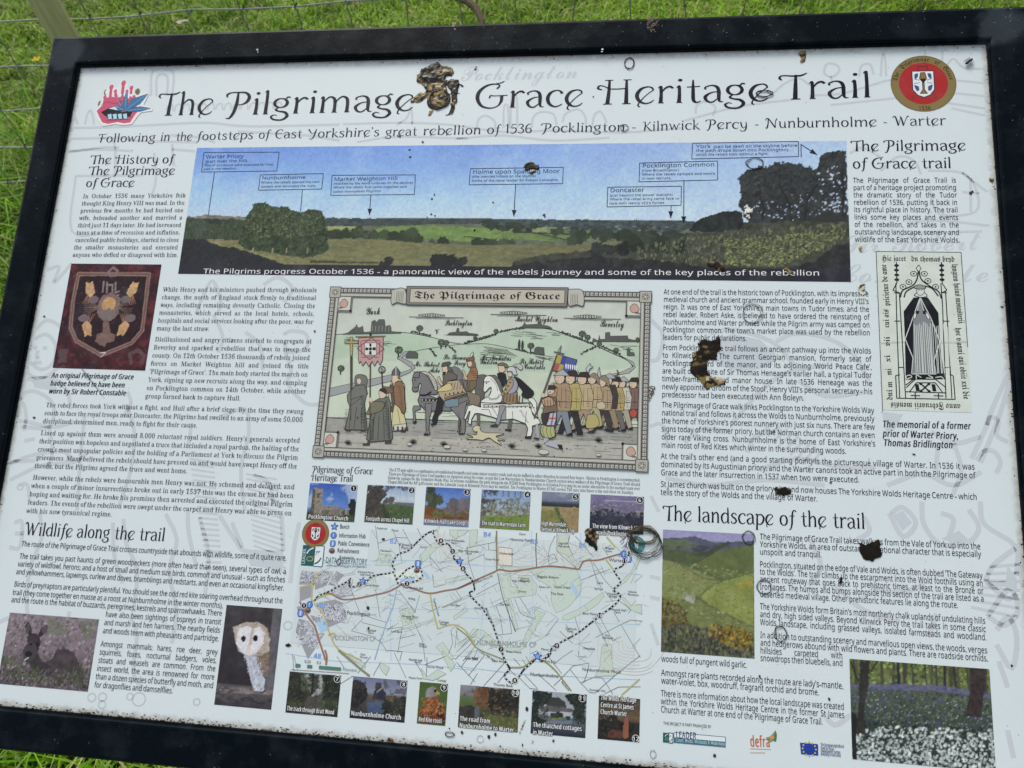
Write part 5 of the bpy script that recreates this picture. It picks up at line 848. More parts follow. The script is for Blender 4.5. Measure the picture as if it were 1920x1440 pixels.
p.poly([(-551,12),(-538,15),(-537,-4),(-548,-4)], (86, 66, 70), 2, 4); p.line([(-447,-2),(-451,10),(-440,15),(-431,8),(-432,-1)], 5, (92, 66, 70), e=1); p.spk(None, (132, 92, 84), 2.2, .72, .6)
p.line([(-493,10),(-484,11),(-490,5)], .8, (230, 230, 230)); p.build('photograph', 'dark red photograph of an embroidered shield badge')
p = Pic([(-554,-316),(-436,-315),(-436,-397),(-553,-397)], 1.05, 3); p.grad([(0, (168, 150, 158)), (.5, (150, 132, 138)), (.62, (112, 100, 104)), (1, (92, 84, 84))]); p.mul(.16, 14); p.dabs([(p.x0, p.y0), (p.x1, p.y0), (p.x1, p.y1), (p.x0, p.y1)], 1500, .6, 2.2, [(186, 168, 176), (150, 130, 142), (112, 96, 106), (128, 120, 112)], .6); p.spk([(-554,-320),(-436,-315),(-433,-347),(-487,-338)], (118, 132, 98), 12, .53, .5)
D = (66, 56, 60)
p.poly([(-502,-370),(-489,-365),(-484,-354),(-474,-351),(-461,-355),(-447,-374),(-439,-387),(-495,-385)], (82, 70, 74), 1.2, 4, t=.25, ts=5); p.poly([(-525,-341),(-520,-337),(-509,-338),(-506,-348),(-508,-358),(-501,-368),(-488,-373),(-490,-385),(-509,-380),(-517,-371),(-523,-357)], D, 1, 4, t=.25)
p.poly([(-522,-340),(-527,-337),(-531,-329),(-528,-325),(-523,-328),(-519,-339)], (52, 44, 50), .5); p.poly([(-511,-339),(-509,-330),(-502,-326),(-500,-330),(-503,-337),(-508,-341)], (52, 44, 50), .5); p.ell((-526.2,-331.9), 2.6, 5.5, (96, 80, 86)); p.ell((-504.1,-332.4), 4, 4.5, (96, 80, 86))
p.ell((-518.2,-358.9), 9, 12, (84, 70, 74), .1); p.ell((-519.5,-361), 5, 3.4, (34, 30, 34)); p.ell((-518.8,-349.8), 1.6, 1.6, (16, 14, 18)); p.ell((-510.3,-349.2), 1.8, 1.6, (16, 14, 18))
p.dabs([(-553,-380),(-433,-373),(-436,-396),(-553,-398)], 700, .5, 1.5, [(132, 120, 122), (86, 76, 80), (52, 46, 50), (104, 98, 92)], .5, sq=.7); p.dabs([(-555,-362),(-503,-376),(-482,-378),(-448,-366),(-439,-391),(-550,-389)], 260, .4, 1, [(100, 118, 66), (74, 88, 52)], .4, sq=.25); p.line([(-523,-368),(-519,-365)], 1.5, (226, 230, 232)); p.c *= .84; p.build('photograph', 'photograph of a deer lying in rough grass')
p = Pic([(-279,-289),(-210,-288),(-210,-398),(-278,-399)], 1.05, 4); p.grad([(0, (62, 56, 58)), (.78, (46, 42, 46)), (.8, (92, 84, 84)), (1, (62, 58, 62))]); p.mul(.22, 9); p.poly([(-221,-288),(-209,-287),(-208,-377),(-221,-378)], (92, 90, 94), .6, t=.25, ts=6, ax=2.5)
p.poly([(-280,-380),(-257,-378),(-208,-377),(-207,-382),(-279,-386)], (118, 108, 104), 1, t=.3, ts=5, ay=2.5); p.spk([(-280,-380),(-208,-377),(-210,-398),(-278,-399)], (38, 36, 42), 6, .55, .6, ay=2.5)
p.poly([(-255,-336),(-246,-347),(-239,-368),(-232,-380),(-221,-379),(-222,-359),(-226,-340),(-239,-333)], (186, 188, 200), 1, 4, t=.14); p.poly([(-237,-340),(-219,-335),(-217,-358),(-222,-366),(-232,-352)], (122, 104, 92), 1.2, 4, t=.3); p.poly([(-264,-323),(-267,-313),(-255,-307),(-238,-305),(-225,-312),(-221,-322),(-220,-337),(-231,-342),(-246,-343),(-258,-338)], (176, 160, 148), 1, 5, t=.12)
p.poly([(-261,-321),(-260,-314),(-251,-310),(-243,-313),(-235,-310),(-228,-316),(-228,-328),(-236,-340),(-243,-343),(-253,-340),(-261,-330)], (222, 218, 222), .6, 4, t=.06); p.ell((-252.9,-324.5), 3, 3.3, (20, 18, 24)); p.ell((-238.5,-323.3), 3.2, 3.4, (20, 18, 24)); p.dabs([(-267,-311),(-238,-305),(-224,-312),(-220,-324),(-228,-320),(-235,-309),(-251,-308),(-262,-315)], 160, .5, 1.1, [(150, 128, 110), (196, 184, 176)], .4); p.dabs([(-236,-340),(-220,-336),(-217,-356),(-222,-364)], 140, .4, .9, [(90, 76, 70), (160, 140, 120)], .4); p.dabs([(-253,-340),(-239,-366),(-231,-379),(-221,-378),(-227,-345)], 160, .4, .9, [(206, 206, 214), (160, 160, 176)], .4, sq=.5); p.line([(-243,-314),(-244,-329),(-245,-334)], 3.2, (196, 172, 160)); p.ell((-244.6,-335.5), 2, 5, (226, 202, 194)); p.build('photograph', 'photograph of a white faced barn owl on dark wood')
# ================================================================ landscape and bluebell photographs
p = Pic([(222,-174),(320,-175),(320,-304),(222,-305)], 1.1, 5); p.grad([(0, (150, 146, 186)), (.07, (158, 154, 188)), (.09, (90, 92, 110)), (.3, (84, 96, 66)), (1, (92, 96, 62))]); p.poly([(220,-185),(258,-180),(277,-186),(321,-181),(321,-193),(220,-199)], (84, 88, 104), 1, t=.15)
p.poly([(220,-186),(246,-184),(262,-189),(246,-195),(220,-195)], (92, 104, 78), 1); p.spk([(220,-193),(321,-184),(321,-195),(220,-201)], (50, 56, 58), 6, .54, .6, ay=2); p.poly([(321,-186),(292,-191),(271,-200),(258,-211),(287,-224),(320,-218)], (96, 104, 62), 1, t=.12, ts=9); p.poly([(220,-195),(254,-197),(277,-198),(256,-211),(220,-207)], (78, 88, 60), 1, t=.15)
p.poly([(220,-207),(244,-212),(285,-226),(262,-242),(221,-257)], (128, 134, 84), 1, t=.12, ts=10); p.poly([(287,-226),(320,-216),(320,-275),(262,-246),(265,-240)], (134, 142, 74), 1.2, t=.14, ts=10); p.poly([(221,-245),(246,-251),(262,-248),(320,-275),(319,-307),(221,-310)], (112, 118, 72), 1.5, t=.16, ts=9); p.spk([(242,-214),(277,-225),(271,-231),(244,-225)], (136, 116, 86), 5, .5, .6)
p.spk([(300,-227),(320,-220),(320,-236),(306,-235)], (164, 138, 54), 4, .5, .8); p.line([(242,-212),(267,-225),(287,-226),(271,-235),(263,-244),(269,-252),(299,-264),(320,-273)], 1.6, (98, 102, 64)); p.blobs([(246,-243),(257,-244),(256,-251),(247,-249)], 7, 2, 3.5, [(168, 168, 152)]); p.poly([(260,-201),(292,-182),(296,-185),(269,-202)], (66, 74, 54), 2)
p.dabs([(220,-207),(320,-216),(320,-275),(221,-261)], 900, .6, 2, [(124, 132, 80), (112, 120, 70), (138, 144, 92)], .5, sq=2); p.dabs([(221,-273),(275,-278),(319,-291),(319,-304),(221,-305)], 900, .6, 1.8, [(62, 64, 54), (84, 84, 68), (106, 102, 84), (44, 48, 42)], .5, sq=.5); p.dabs([(221,-249),(240,-252),(250,-263),(251,-275),(221,-278)], 300, .7, 1.8, [(110, 92, 44), (66, 58, 38), (84, 74, 42)]); p.dabs([(271,-274),(291,-270),(319,-279),(318,-297),(291,-293),(273,-284)], 420, .7, 1.9, [(156, 130, 48), (112, 92, 42), (70, 60, 40)]); p.build('photograph', 'photograph of a green dry valley with gorse bushes')
p = Pic([(416,-298),(554,-297),(553,-394),(417,-397)], 1.0, 6); p.grad([(0, (92, 102, 56)), (.18, (108, 114, 72)), (.27, (80, 88, 74)), (.5, (62, 72, 60)), (1, (44, 50, 50))])
rs = random.Random(3); F4 = lambda a, b, c_, d: [(a, b), (c_, b), (c_, d), (a, d)]
p.dabs(F4(0, 0, 1, .24), 500, .7, 2.2, [(134, 148, 84), (96, 108, 60), (66, 74, 48)], .6, f=1)
for k in range(30): x = rs.random(); y = .22+rs.random()*.07; p.line([(x+rs.uniform(-.015, .015), 0), (x, y)], rs.uniform(.8, 3.4), (rs.randint(44, 84),)*2+(50,), f=1, e=.6)
p.poly([(0, .26), (.35, .22), (.6, .2), (1, .24), (1, .29), (.6, .26), (.3, .29), (0, .31)], (98, 96, 134), 1.5, 5, t=.3, ts=3, ay=2, f=1, a=.8)
p.dabs(F4(0, .28, 1, .62), 1300, .5, 1.6, [(70, 84, 62), (48, 58, 48), (100, 112, 88), (78, 76, 116)], .5, f=1); p.dabs(F4(.1, .32, 1, .62), 320, .4, .9, [(176, 188, 178)], .4, f=1, sq=1.6)
p.dabs(F4(0, .6, 1, 1), 800, .7, 2, [(40, 48, 42), (58, 68, 54), (30, 36, 36)], .5, f=1); p.dabs([(0, .72), (.3, .64), (1, .6), (1, 1), (0, 1)], 900, .6, 1.3, [(206, 214, 210), (178, 188, 184)], .5, f=1, grow=.5)
p.poly([(427,-298),(437,-298),(434,-325),(429,-352),(431,-371),(421,-371),(425,-333)], (48, 46, 42), 1, t=.25, ts=3, ax=2); p.poly([(536,-297),(552,-297),(546,-324),(543,-345),(528,-345),(533,-325)], (56, 46, 44), 1.2, t=.35, ts=3, ax=2); p.poly([(469,-297),(474,-297),(472,-318),(469,-318)], (70, 62, 52), .4); p.poly([(416,-349),(422,-353),(421,-394),(417,-396)], (34, 34, 36), 1); p.line([(445,-297),(437,-309)], 1.2, (40, 38, 34)); p.line([(418,-301),(425,-320)], 1.4, (40, 38, 34)); p.build('photograph', 'photograph of white wild garlic and bluebells under trees')
# ================================================================ the twelve numbered photographs
def num(t, c, n_, r=3.5, style=0):
    t.ell(c, r+.5, r+.5, (235, 238, 240)); t.ell(c, r, r, (24, 24, 30)); w_ = t.width('sansb', n_)*r*1.1; t.raw('sansb', n_, (c[0]-w_/2, c[1]-r*.55), (1, 0), r*1.1, 1, (240, 242, 244)); t.z += .004
DB = {'1': [((0, .8, 1, 1), 90, [(50, 58, 46), (84, 92, 70)]), ((.1, .1, .3, .8), 60, [(128, 118, 100), (164, 152, 132)])], '2': [((0, 0, .3, .95), 260, [(52, 48, 46), (92, 84, 76), (70, 66, 60)]), ((.3, .6, 1, 1), 160, [(62, 82, 48), (90, 108, 66)])], '3': [((0, .52, 1, .78), 220, [(92, 70, 46), (128, 84, 52), (70, 66, 46)])], '4': [((0, .3, 1, .66), 260, [(96, 92, 76), (140, 138, 120), (70, 66, 60)]), ((.1, .72, 1, 1), 160, [(110, 132, 60), (84, 104, 48)])], '5': [((0, .42, 1, 1), 200, [(130, 126, 82), (112, 112, 64)])], '6': [((0, .2, 1, .55), 300, [(120, 110, 136), (96, 88, 110), (150, 144, 160)]), ((0, .55, 1, .95), 260, [(40, 42, 54), (64, 66, 78)])], '7': [((0, 0, 1, .6), 320, [(44, 48, 36), (84, 88, 66), (60, 60, 48)]), ((0, .6, 1, 1), 200, [(50, 52, 42), (76, 92, 54), (90, 82, 78)])], '8': [((0, .1, .25, .9), 200, [(36, 34, 36), (62, 56, 52)]), ((.6, .4, 1, 1), 200, [(50, 50, 42), (96, 82, 66)])], '9': [((.1, .4, .95, .95), 260, [(160, 96, 56), (96, 54, 38), (196, 132, 80)])], '10': [((.3, 0, 1, .6), 300, [(52, 48, 42), (120, 84, 58), (34, 34, 34)]), ((.3, .6, 1, 1), 220, [(112, 112, 70), (88, 92, 56)])], '11': [((0, 0, .3, .7), 220, [(36, 42, 40), (60, 68, 62)]), ((.75, .05, 1, .8), 160, [(36, 44, 40), (64, 74, 64)])], '12': [((0, .05, 1, .55), 200, [(110, 92, 70), (84, 74, 60)]), ((0, .6, .55, 1), 140, [(34, 36, 32), (54, 56, 46)])]}
def cap(pic, pos, lines, nc, n_, lb, size=4.4, lead=7.2):
    pic.c *= .80 if int(n_) >= 7 else .92
    for (a, b, c_, d), k, cols in DB[n_]: pic.dabs([(a, b), (c_, b), (c_, d), (a, d)], k, .4, 1.2, cols, .5, f=1)
    o = pic.build('photograph', lb); t = Ink(.3); size = 4.7; xz = min(.72, (pic.x1-pos[0]-4)/(max(t.width('sansb', q) for q in lines)*size))
    for i, s_ in enumerate(lines):
        for dx, dy in ((-.35, -.35), (.35, -.35), (.35, .35), (-.35, .35)): t.raw('sansb', s_, (pos[0]+dx, pos[1]-lead*i+dy), (1, 0), size, xz, (26, 28, 34))
    t.z += .01
    for i, s_ in enumerate(lines): t.raw('sansb', s_, (pos[0], pos[1]-lead*i), (1, 0), size, xz, (232, 234, 236))
    t.cut('caption', o); num(t, nc, n_); t.build('number_badge', None, o)
S1 = (78, 116, 190)
p = Pic([(-193,-142),(-134,-142),(-134,-185),(-193,-186)], 1.0, 11); p.grad([(0, (62, 98, 186)), (.6, (104, 142, 212)), (1, (60, 70, 60))]); p.spk(None, (190, 206, 230), 14, .52, .8); p.poly([(-194,-176),(-135,-171),(-134,-185),(-193,-186)], (60, 62, 56), 1.5, t=.4); p.blobs([(-139,-163),(-134,-163),(-134,-179),(-139,-177)], 8, 3, 5, [(40, 46, 42)])
p.poly([(-188,-148),(-177,-148),(-174,-181),(-189,-180),(-189,-165),(-188,-161)], (146, 136, 118), .5, t=.2); p.poly([(-189,-165),(-188,-148),(-186,-149),(-184,-180),(-189,-180)], (92, 84, 76), .3); p.poly([(-182,-154),(-179,-153),(-178,-160),(-182,-160)], (80, 74, 70)); p.poly([(-181,-163),(-179,-163),(-179,-165),(-180,-165)], (70, 66, 62)); p.poly([(-174,-168),(-154,-168),(-153,-172),(-174,-173)], (150, 142, 128)); p.poly([(-174,-173),(-153,-172),(-141,-171),(-141,-178),(-174,-181)], (120, 112, 100), .5, t=.3); p.poly([(-153,-172),(-149,-170),(-143,-173),(-144,-177),(-152,-178)], (150, 142, 124))
for k in range(6): p.poly([(a+k*4.2, b) for a, b in [(-172,-170),(-171,-169),(-171,-171),(-172,-171)]], (50, 60, 74))
p.poly([(-168,-179),(-165,-175),(-161,-178)], (160, 152, 134)); p.poly([(-150,-174),(-148,-171),(-146,-173),(-146,-177),(-150,-177)], (84, 82, 78)); p.poly([(-164,-180),(-135,-179),(-134,-185),(-163,-186)], (62, 84, 56), 1, t=.2); cap(p, (-190.8,-183.9), ['Pocklington Church'], (-138.5,-146.1), '1', 'photograph of a stone church tower under blue sky, numbered 1')
p = Pic([(-122,-141),(-64,-141),(-64,-184),(-122,-185)], 1.0, 12); p.grad([(0, (150, 178, 216)), (.35, (208, 220, 228)), (.47, (190, 196, 196)), (.5, (78, 92, 66)), (1, (66, 82, 52))]); p.poly([(-103,-163),(-64,-160),(-63,-184),(-96,-186)], (76, 96, 60), 1, t=.15); p.poly([(-122,-141),(-102,-141),(-99,-150),(-104,-161),(-106,-164),(-119,-180),(-122,-183)], (72, 66, 62), 4, 5, t=.5, ts=3.5); p.spk([(-114,-141),(-65,-140),(-67,-145),(-94,-145),(-103,-155)], (80, 74, 84), 3, .52, .8); p.poly([(-106,-164),(-100,-162),(-90,-186),(-122,-185),(-120,-179)], (86, 78, 66), 2, t=.3); p.poly([(-104,-165),(-99,-163),(-90,-181),(-97,-181)], (56, 62, 46), 1.5); p.blobs([(-100,-157),(-91,-157),(-91,-160),(-100,-161)], 6, 2, 4, [(92, 88, 92)]); p.poly([(-92,-160),(-64,-160),(-64,-164),(-87,-162)], (116, 112, 130), .7); cap(p, (-120.4,-182.6), ['Footpath across Chapel Hill'], (-68,-145.1), '2', 'photograph of a hedge beside a green field, numbered 2')
p = Pic([(-51,-140),(2,-140),(2,-184),(-51,-184)], 1.0, 13); p.grad([(0, (84, 118, 196)), (.5, (130, 164, 222)), (.62, (150, 150, 160)), (.66, (106, 86, 58)), (.8, (122, 78, 52)), (.85, (160, 160, 180)), (1, (120, 132, 164))]); p.poly([(-53,-162),(-43,-161),(-39,-164),(-21,-165),(0,-163),(2,-173),(-51,-177)], (112, 92, 58), 2, 5, t=.35, ts=4); p.poly([(-52,-163),(-43,-162),(-41,-175),(-51,-177)], (138, 78, 46), 1.5, t=.3); p.poly([(-41,-168),(-17,-167),(-17,-170),(-40,-172)], (108, 118, 74), 1.2); p.blobs([(-51,-141),(-39,-142),(-41,-149),(-32,-154),(-35,-160),(-48,-158)], 22, 2.5, 5.5, [(58, 66, 52), (76, 82, 60)]); p.blobs([(-25,-159),(2,-153),(2,-164),(-25,-165)], 16, 3, 6, [(112, 104, 112)], e=.9); p.spk([(-52,-175),(2,-172),(2,-176),(-51,-179)], (84, 52, 44), 5, .5, .7, ay=2); cap(p, (-50.1,-181.5), ['Kilnwick Hall Lake Loop'], (-2.1,-144.1), '3', 'photograph of a tree by a lake under blue sky, numbered 3')
p = Pic([(15,-140),(72,-140),(72,-184),(15,-184)], 1.0, 14); p.grad([(0, (126, 156, 206)), (.4, (176, 196, 216)), (.65, (170, 172, 150)), (.7, (122, 142, 70)), (1, (92, 116, 52))]); p.spk([(13,-152),(73,-146),(74,-168),(14,-171)], (112, 108, 88), 4, .47, .7, ax=2); p.spk([(12,-140),(34,-139),(29,-159),(21,-169),(14,-171)], (66, 60, 66), 4, .46, .8, ax=1.4)
for k in range(12): p.line([((18.6,-170.7)[0]+k*7, -147), ((18.6,-170.7)[0]+k*7+rs.uniform(-2, 2), -124-rs.random()*8)], .9, (84, 80, 64))
p.poly([(14,-171),(24,-170),(41,-170),(70,-165),(72,-184),(15,-184)], (124, 144, 66), 1, t=.12); p.poly([(14,-172),(22,-171),(20,-174),(30,-179),(15,-183)], (120, 118, 116), .6); p.spk([(23,-172),(70,-172),(71,-180),(30,-180)], (84, 104, 48), 7, .5, .6, ay=2); cap(p, (17.3,-180.4), ['The road to Warrendale Farm'], (68.4,-143.4), '4', 'photograph of bare trees and a bright grass bank, numbered 4')
p = Pic([(85,-139),(128,-139),(128,-183),(85,-183)], 1.0, 15); p.grad([(0, (140, 144, 164)), (.22, (120, 130, 154)), (.3, (58, 62, 66)), (.37, (48, 52, 50)), (.39, (176, 164, 124)), (.55, (146, 142, 88)), (1, (104, 114, 62))]); p.spk([(85,-140),(128,-139),(128,-148),(85,-149)], (176, 178, 192), 10, .5, .6, ay=2); p.poly([(104,-156),(128,-155),(128,-183),(120,-184),(112,-171)], (168, 142, 104), 1, t=.1); p.poly([(99,-157),(104,-156),(111,-170),(119,-184),(112,-184),(105,-168)], (78, 96, 54), 1.2, t=.3); p.poly([(84,-161),(100,-159),(109,-184),(85,-183)], (136, 132, 78), 1, t=.1); cap(p, (86,-177.2), ['High Warrendale', 'Section at Kilnwick Top'], (123.8,-143.3), '5', 'photograph of a dark hedge between stubble fields, numbered 5', 4.4, 6.6)
p = Pic([(140,-140),(200,-139),(201,-182),(141,-181)], 1.0, 16); p.grad([(0, (126, 120, 160)), (.3, (120, 112, 140)), (.48, (112, 102, 118)), (.6, (72, 70, 88)), (.8, (52, 54, 66)), (1, (62, 70, 62))]); p.spk(None, (156, 148, 168), 5, .58, .5, ay=2); p.poly([(141,-158),(150,-158),(149,-161),(141,-161)], (176, 170, 122), .6); p.poly([(189,-156),(201,-155),(201,-158),(191,-158)], (160, 152, 116), .6); p.poly([(156,-145),(180,-145),(197,-145),(197,-146),(156,-146)], (186, 178, 186)); p.blobs([(148,-156),(165,-160),(200,-160),(200,-173),(141,-175),(141,-163)], 40, 3, 8, [(46, 48, 60), (56, 58, 68)]); cap(p, (143.7,-176.9), ['The view from Kilnwick Hill', 'towards Pocklington'], (195.8,-143.5), '6', 'hazy purple photograph of a wide view over trees, numbered 6', 4.4, 7.2)
p = Pic([(-193,-356),(-132,-356),(-132,-400),(-193,-400)], 1.0, 17); p.grad([(0, (96, 104, 84)), (.3, (108, 110, 86)), (.55, (70, 72, 58)), (1, (56, 54, 50))]); p.mul(.3, 7); p.ell((-159.3,-365), 12, 22, (206, 212, 206), .4, a=.9, soft=.4); p.ell((-167.4,-358.9), 10, 9, (200, 208, 208), .4, soft=.4); p.spk([(-194,-356),(-133,-356),(-133,-381),(-193,-386)], (42, 46, 36), 5, .46, .8); p.poly([(-193,-356),(-179,-357),(-177,-380),(-192,-383)], (52, 52, 44), 1.5, t=.3, ax=2); p.poly([(-154,-357),(-132,-356),(-132,-379),(-145,-379)], (44, 50, 42), 3, t=.4); p.line([(-165,-356),(-164,-377)], 2.6, (50, 46, 42)); p.line([(-165,-363),(-159,-357)], 1.2, (50, 46, 42)); p.poly([(-170,-381),(-153,-378),(-147,-398),(-173,-399)], (94, 86, 84), 2, t=.2); p.spk([(-152,-384),(-133,-383),(-133,-393),(-150,-393)], (78, 112, 58), 4, .42, .8); p.spk([(-192,-388),(-172,-388),(-172,-395),(-192,-396)], (88, 104, 56), 4, .46, .7); cap(p, (-191.6,-397.5), ['The track through Bratt Wood'], (-136.2,-359.9), '7', 'dark photograph of a woodland track, numbered 7')
p = Pic([(-118,-356),(-55,-355),(-55,-399),(-118,-400)], 1.0, 18); p.grad([(0, (138, 144, 180)), (.35, (170, 174, 196)), (.42, (118, 104, 96)), (.6, (92, 82, 74)), (1, (40, 44, 52))]); p.spk([(-82,-357),(-56,-356),(-56,-370),(-80,-372)], (92, 86, 92), 4, .48, .7); p.poly([(-118,-361),(-110,-358),(-101,-364),(-99,-374),(-102,-381),(-117,-391),(-120,-362)], (46, 42, 44), 3, 5, t=.3); p.poly([(-91,-360),(-84,-360),(-85,-367),(-92,-367)], (84, 78, 88)); p.poly([(-92,-369),(-88,-365),(-84,-364),(-79,-370),(-79,-378),(-94,-378)], (56, 58, 76), .5, t=.1); p.line([(-89,-370),(-83,-365)], 1.8, (180, 160, 120)); p.poly([(-100,-381),(-79,-380),(-76,-387),(-81,-392),(-98,-393)], (88, 104, 138), .8, t=.15, ts=4, ay=2); p.poly([(-79,-373),(-56,-373),(-55,-379),(-79,-379)], (118, 96, 76), 1.5, t=.3); p.blobs([(-78,-381),(-67,-381),(-67,-391),(-77,-391)], 10, 4, 7, [(38, 44, 36)]); p.blobs([(-64,-378),(-55,-378),(-55,-392),(-63,-391)], 10, 4, 6, [(40, 46, 38)]); p.poly([(-118,-394),(-97,-394),(-54,-393),(-55,-399),(-118,-400)], (42, 46, 56), 1, t=.2); cap(p, (-116.7,-396.6), ['Nunburnholme Church'], (-59.1,-359.8), '8', 'photograph of a small dark church beyond a pond, numbered 8')
p = Pic([(-41,-356),(-9,-355),(-9,-399),(-41,-399)], 1.0, 19); p.c[:] = (86, 112, 52); p.mul(.12, 14); p.poly([(-32,-370),(-20,-369),(-15,-376),(-10,-387),(-10,-397),(-38,-399),(-40,-387),(-36,-378)], (142, 84, 50), 1.2, 4, t=.35, ts=4, ax=1.5); p.spk([(-40,-376),(-12,-374),(-10,-397),(-38,-399)], (72, 42, 34), 3.4, .52, .8, ax=1.6); p.spk([(-38,-372),(-20,-371),(-16,-389),(-38,-389)], (196, 128, 76), 3, .56, .7, ax=1.6); p.poly([(-20,-379),(-12,-386),(-10,-397),(-16,-398)], (48, 34, 34), 1); p.poly([(-34,-366),(-32,-362),(-27,-359),(-22,-361),(-20,-364),(-21,-369),(-27,-371),(-33,-371)], (168, 164, 168), .6, t=.12); p.poly([(-21,-363),(-18,-365),(-17,-369),(-19,-367),(-22,-367)], (206, 176, 72)); p.ell((-22.9,-363.9), 1.6, 1.6, (30, 26, 26)); cap(p, (-39.4,-396.5), ['Red Kite roost'], (-13.2,-359.5), '9', 'photograph of a red kite against green, numbered 9')
p = Pic([(5,-355),(71,-355),(71,-399),(5,-399)], 1.0, 20); p.grad([(0, (170, 168, 176)), (.22, (150, 146, 150)), (.28, (110, 136, 84)), (.5, (96, 110, 62)), (.6, (66, 66, 50)), (1, (84, 88, 54))]); p.spk([(5,-356),(24,-355),(22,-365),(6,-367)], (104, 84, 92), 3.4, .5, .7); p.poly([(4,-378),(20,-375),(25,-379),(22,-388),(5,-392)], (60, 58, 50), 2, t=.3); p.poly([(23,-355),(39,-356),(40,-376),(30,-379),(20,-371)], (132, 92, 62), 3, 5, t=.35, ts=4); p.poly([(36,-357),(71,-355),(71,-382),(49,-383),(37,-376)], (48, 46, 42), 2, t=.4, ts=5, ax=1.6); p.poly([(23,-376),(29,-377),(28,-386),(37,-390),(53,-396),(38,-398),(24,-392),(22,-384)], (112, 112, 124), .8, t=.08); p.poly([(30,-381),(42,-384),(71,-384),(71,-399),(53,-397),(38,-390)], (106, 108, 64), 2, t=.25); p.spk([(30,-379),(71,-376),(72,-397),(44,-393)], (140, 134, 88), 4, .56, .6); cap(p, (6.6,-392.1), ['The road from', 'Nunburnholme to Warter'], (66.4,-358.8), '10', 'photograph of a country lane past autumn trees, numbered 10', 4.4, 7.0)
p = Pic([(85,-355),(144,-354),(144,-398),(85,-399)], 1.0, 21); p.grad([(0, (198, 204, 214)), (.35, (196, 204, 208)), (.6, (112, 120, 124)), (.7, (110, 116, 128)), (1, (44, 48, 64))]); p.poly([(85,-355),(108,-355),(106,-361),(101,-367),(92,-372),(93,-382),(104,-384),(102,-387),(85,-389)], (44, 50, 48), 3, 5, t=.3); p.poly([(121,-358),(131,-354),(144,-354),(144,-385),(132,-381),(130,-369),(125,-362)], (46, 54, 48), 3, 5, t=.35); p.ell((111.8,-368), 11, 8, (70, 74, 70), .2); p.poly([(95,-370),(104,-369),(130,-370),(130,-374),(95,-375)], (118, 110, 112), .8, t=.15); p.poly([(94,-375),(130,-374),(130,-380),(93,-378)], (214, 220, 226), .4); p.blobs([(102,-378),(129,-377),(128,-380),(102,-381)], 8, 2, 4, [(56, 66, 54)]); p.poly([(103,-382),(119,-380),(118,-382),(104,-383)], (134, 150, 78), .5); p.poly([(103,-384),(131,-382),(134,-385),(99,-387)], (136, 142, 158), 1); cap(p, (87.3,-391.7), ['The thatched cottages', 'in Warter'], (139.4,-358.5), '11', 'photograph of white thatched cottages between dark trees, numbered 11', 4.4, 7.6)
p = Pic([(157,-355),(201,-354),(201,-398),(157,-398)], 1.0, 22); p.grad([(0, (72, 66, 60)), (.25, (96, 82, 66)), (.45, (128, 104, 76)), (.58, (96, 78, 58)), (.64, (44, 44, 42)), (1, (36, 36, 40))]); p.spk([(157,-355),(201,-353),(201,-365),(157,-366)], (52, 52, 50), 8, .5, .7); p.blobs([(158,-381),(201,-379),(201,-396),(158,-398)], 34, 4, 7, [(38, 40, 36), (48, 50, 42)]); p.blobs([(159,-378),(165,-378),(165,-382),(159,-382)], 4, 5, 6, [(48, 46, 42)]); p.blobs([(169,-377),(178,-377),(178,-381),(169,-381)], 4, 5, 6, [(50, 48, 42)]); p.poly([(186,-368),(190,-381),(189,-395),(183,-395),(184,-382)], (176, 104, 78), .2, t=.1); p.poly([(168,-391),(172,-387),(183,-388),(183,-395),(167,-396)], (132, 62, 54), .4, t=.12)
cap(p, (159.1,-358.4), ['The Wolds Heritage', 'Centre at St James', 'Church Warter'], (197.3,-394.5), '12', 'photograph of a red church spire among trees, numbered 12', 4.4, 7.2)
# ================================================================ the woodcut illustration
IX0, IX1, IY0, IY1 = -192.5, 203, -110.5, 102
p = Pic([(IX0, IY1), (IX1, IY1), (IX1, IY0), (IX0, IY0)], 1.1, 31)
p.grad([(0, (206, 209, 196)), (.35, (209, 213, 198)), (1, (206, 208, 196))])
HG = (192, 206, 184)
p.poly([(-191,39),(-165,43),(-127,47),(-93,46),(-60,41),(-19,34),(-3,37),(24,49),(56,56),(85,54),(110,46),(133,38),(155,39),(197,40),(199,-53),(-181,-62)], HG)
p.poly([(-191,8),(-105,13),(-33,-6),(35,5),(103,2),(198,10),(199,-57),(-183,-63)], (204, 212, 192), 6, 30); p.poly([(-188,-20),(198,-22),(199,-57),(-183,-63)], (208, 216, 194), 6, 30)
p.poly([(-191,39),(-127,46),(-60,40),(-72,16),(-153,14),(-189,13)], (184, 204, 178), 6, 30, a=.6)
p.poly([(-188,-63),(-75,-61),(77,-61),(200,-62),(200,-107),(-191,-109)], (164, 162, 154), t=.06); p.poly([(-189,-83),(-5,-81),(201,-79),(201,-107),(-190,-111)], (186, 182, 170), 4, 20, t=.05)
p.mul(.04, 12); p.c *= .97; illus = p.build('illustration', 'printed woodcut style picture of a procession of monks, horsemen and a crowd')
t = Ink(.3, .0008); t.c = (42, 42, 42); O = (42, 42, 42)
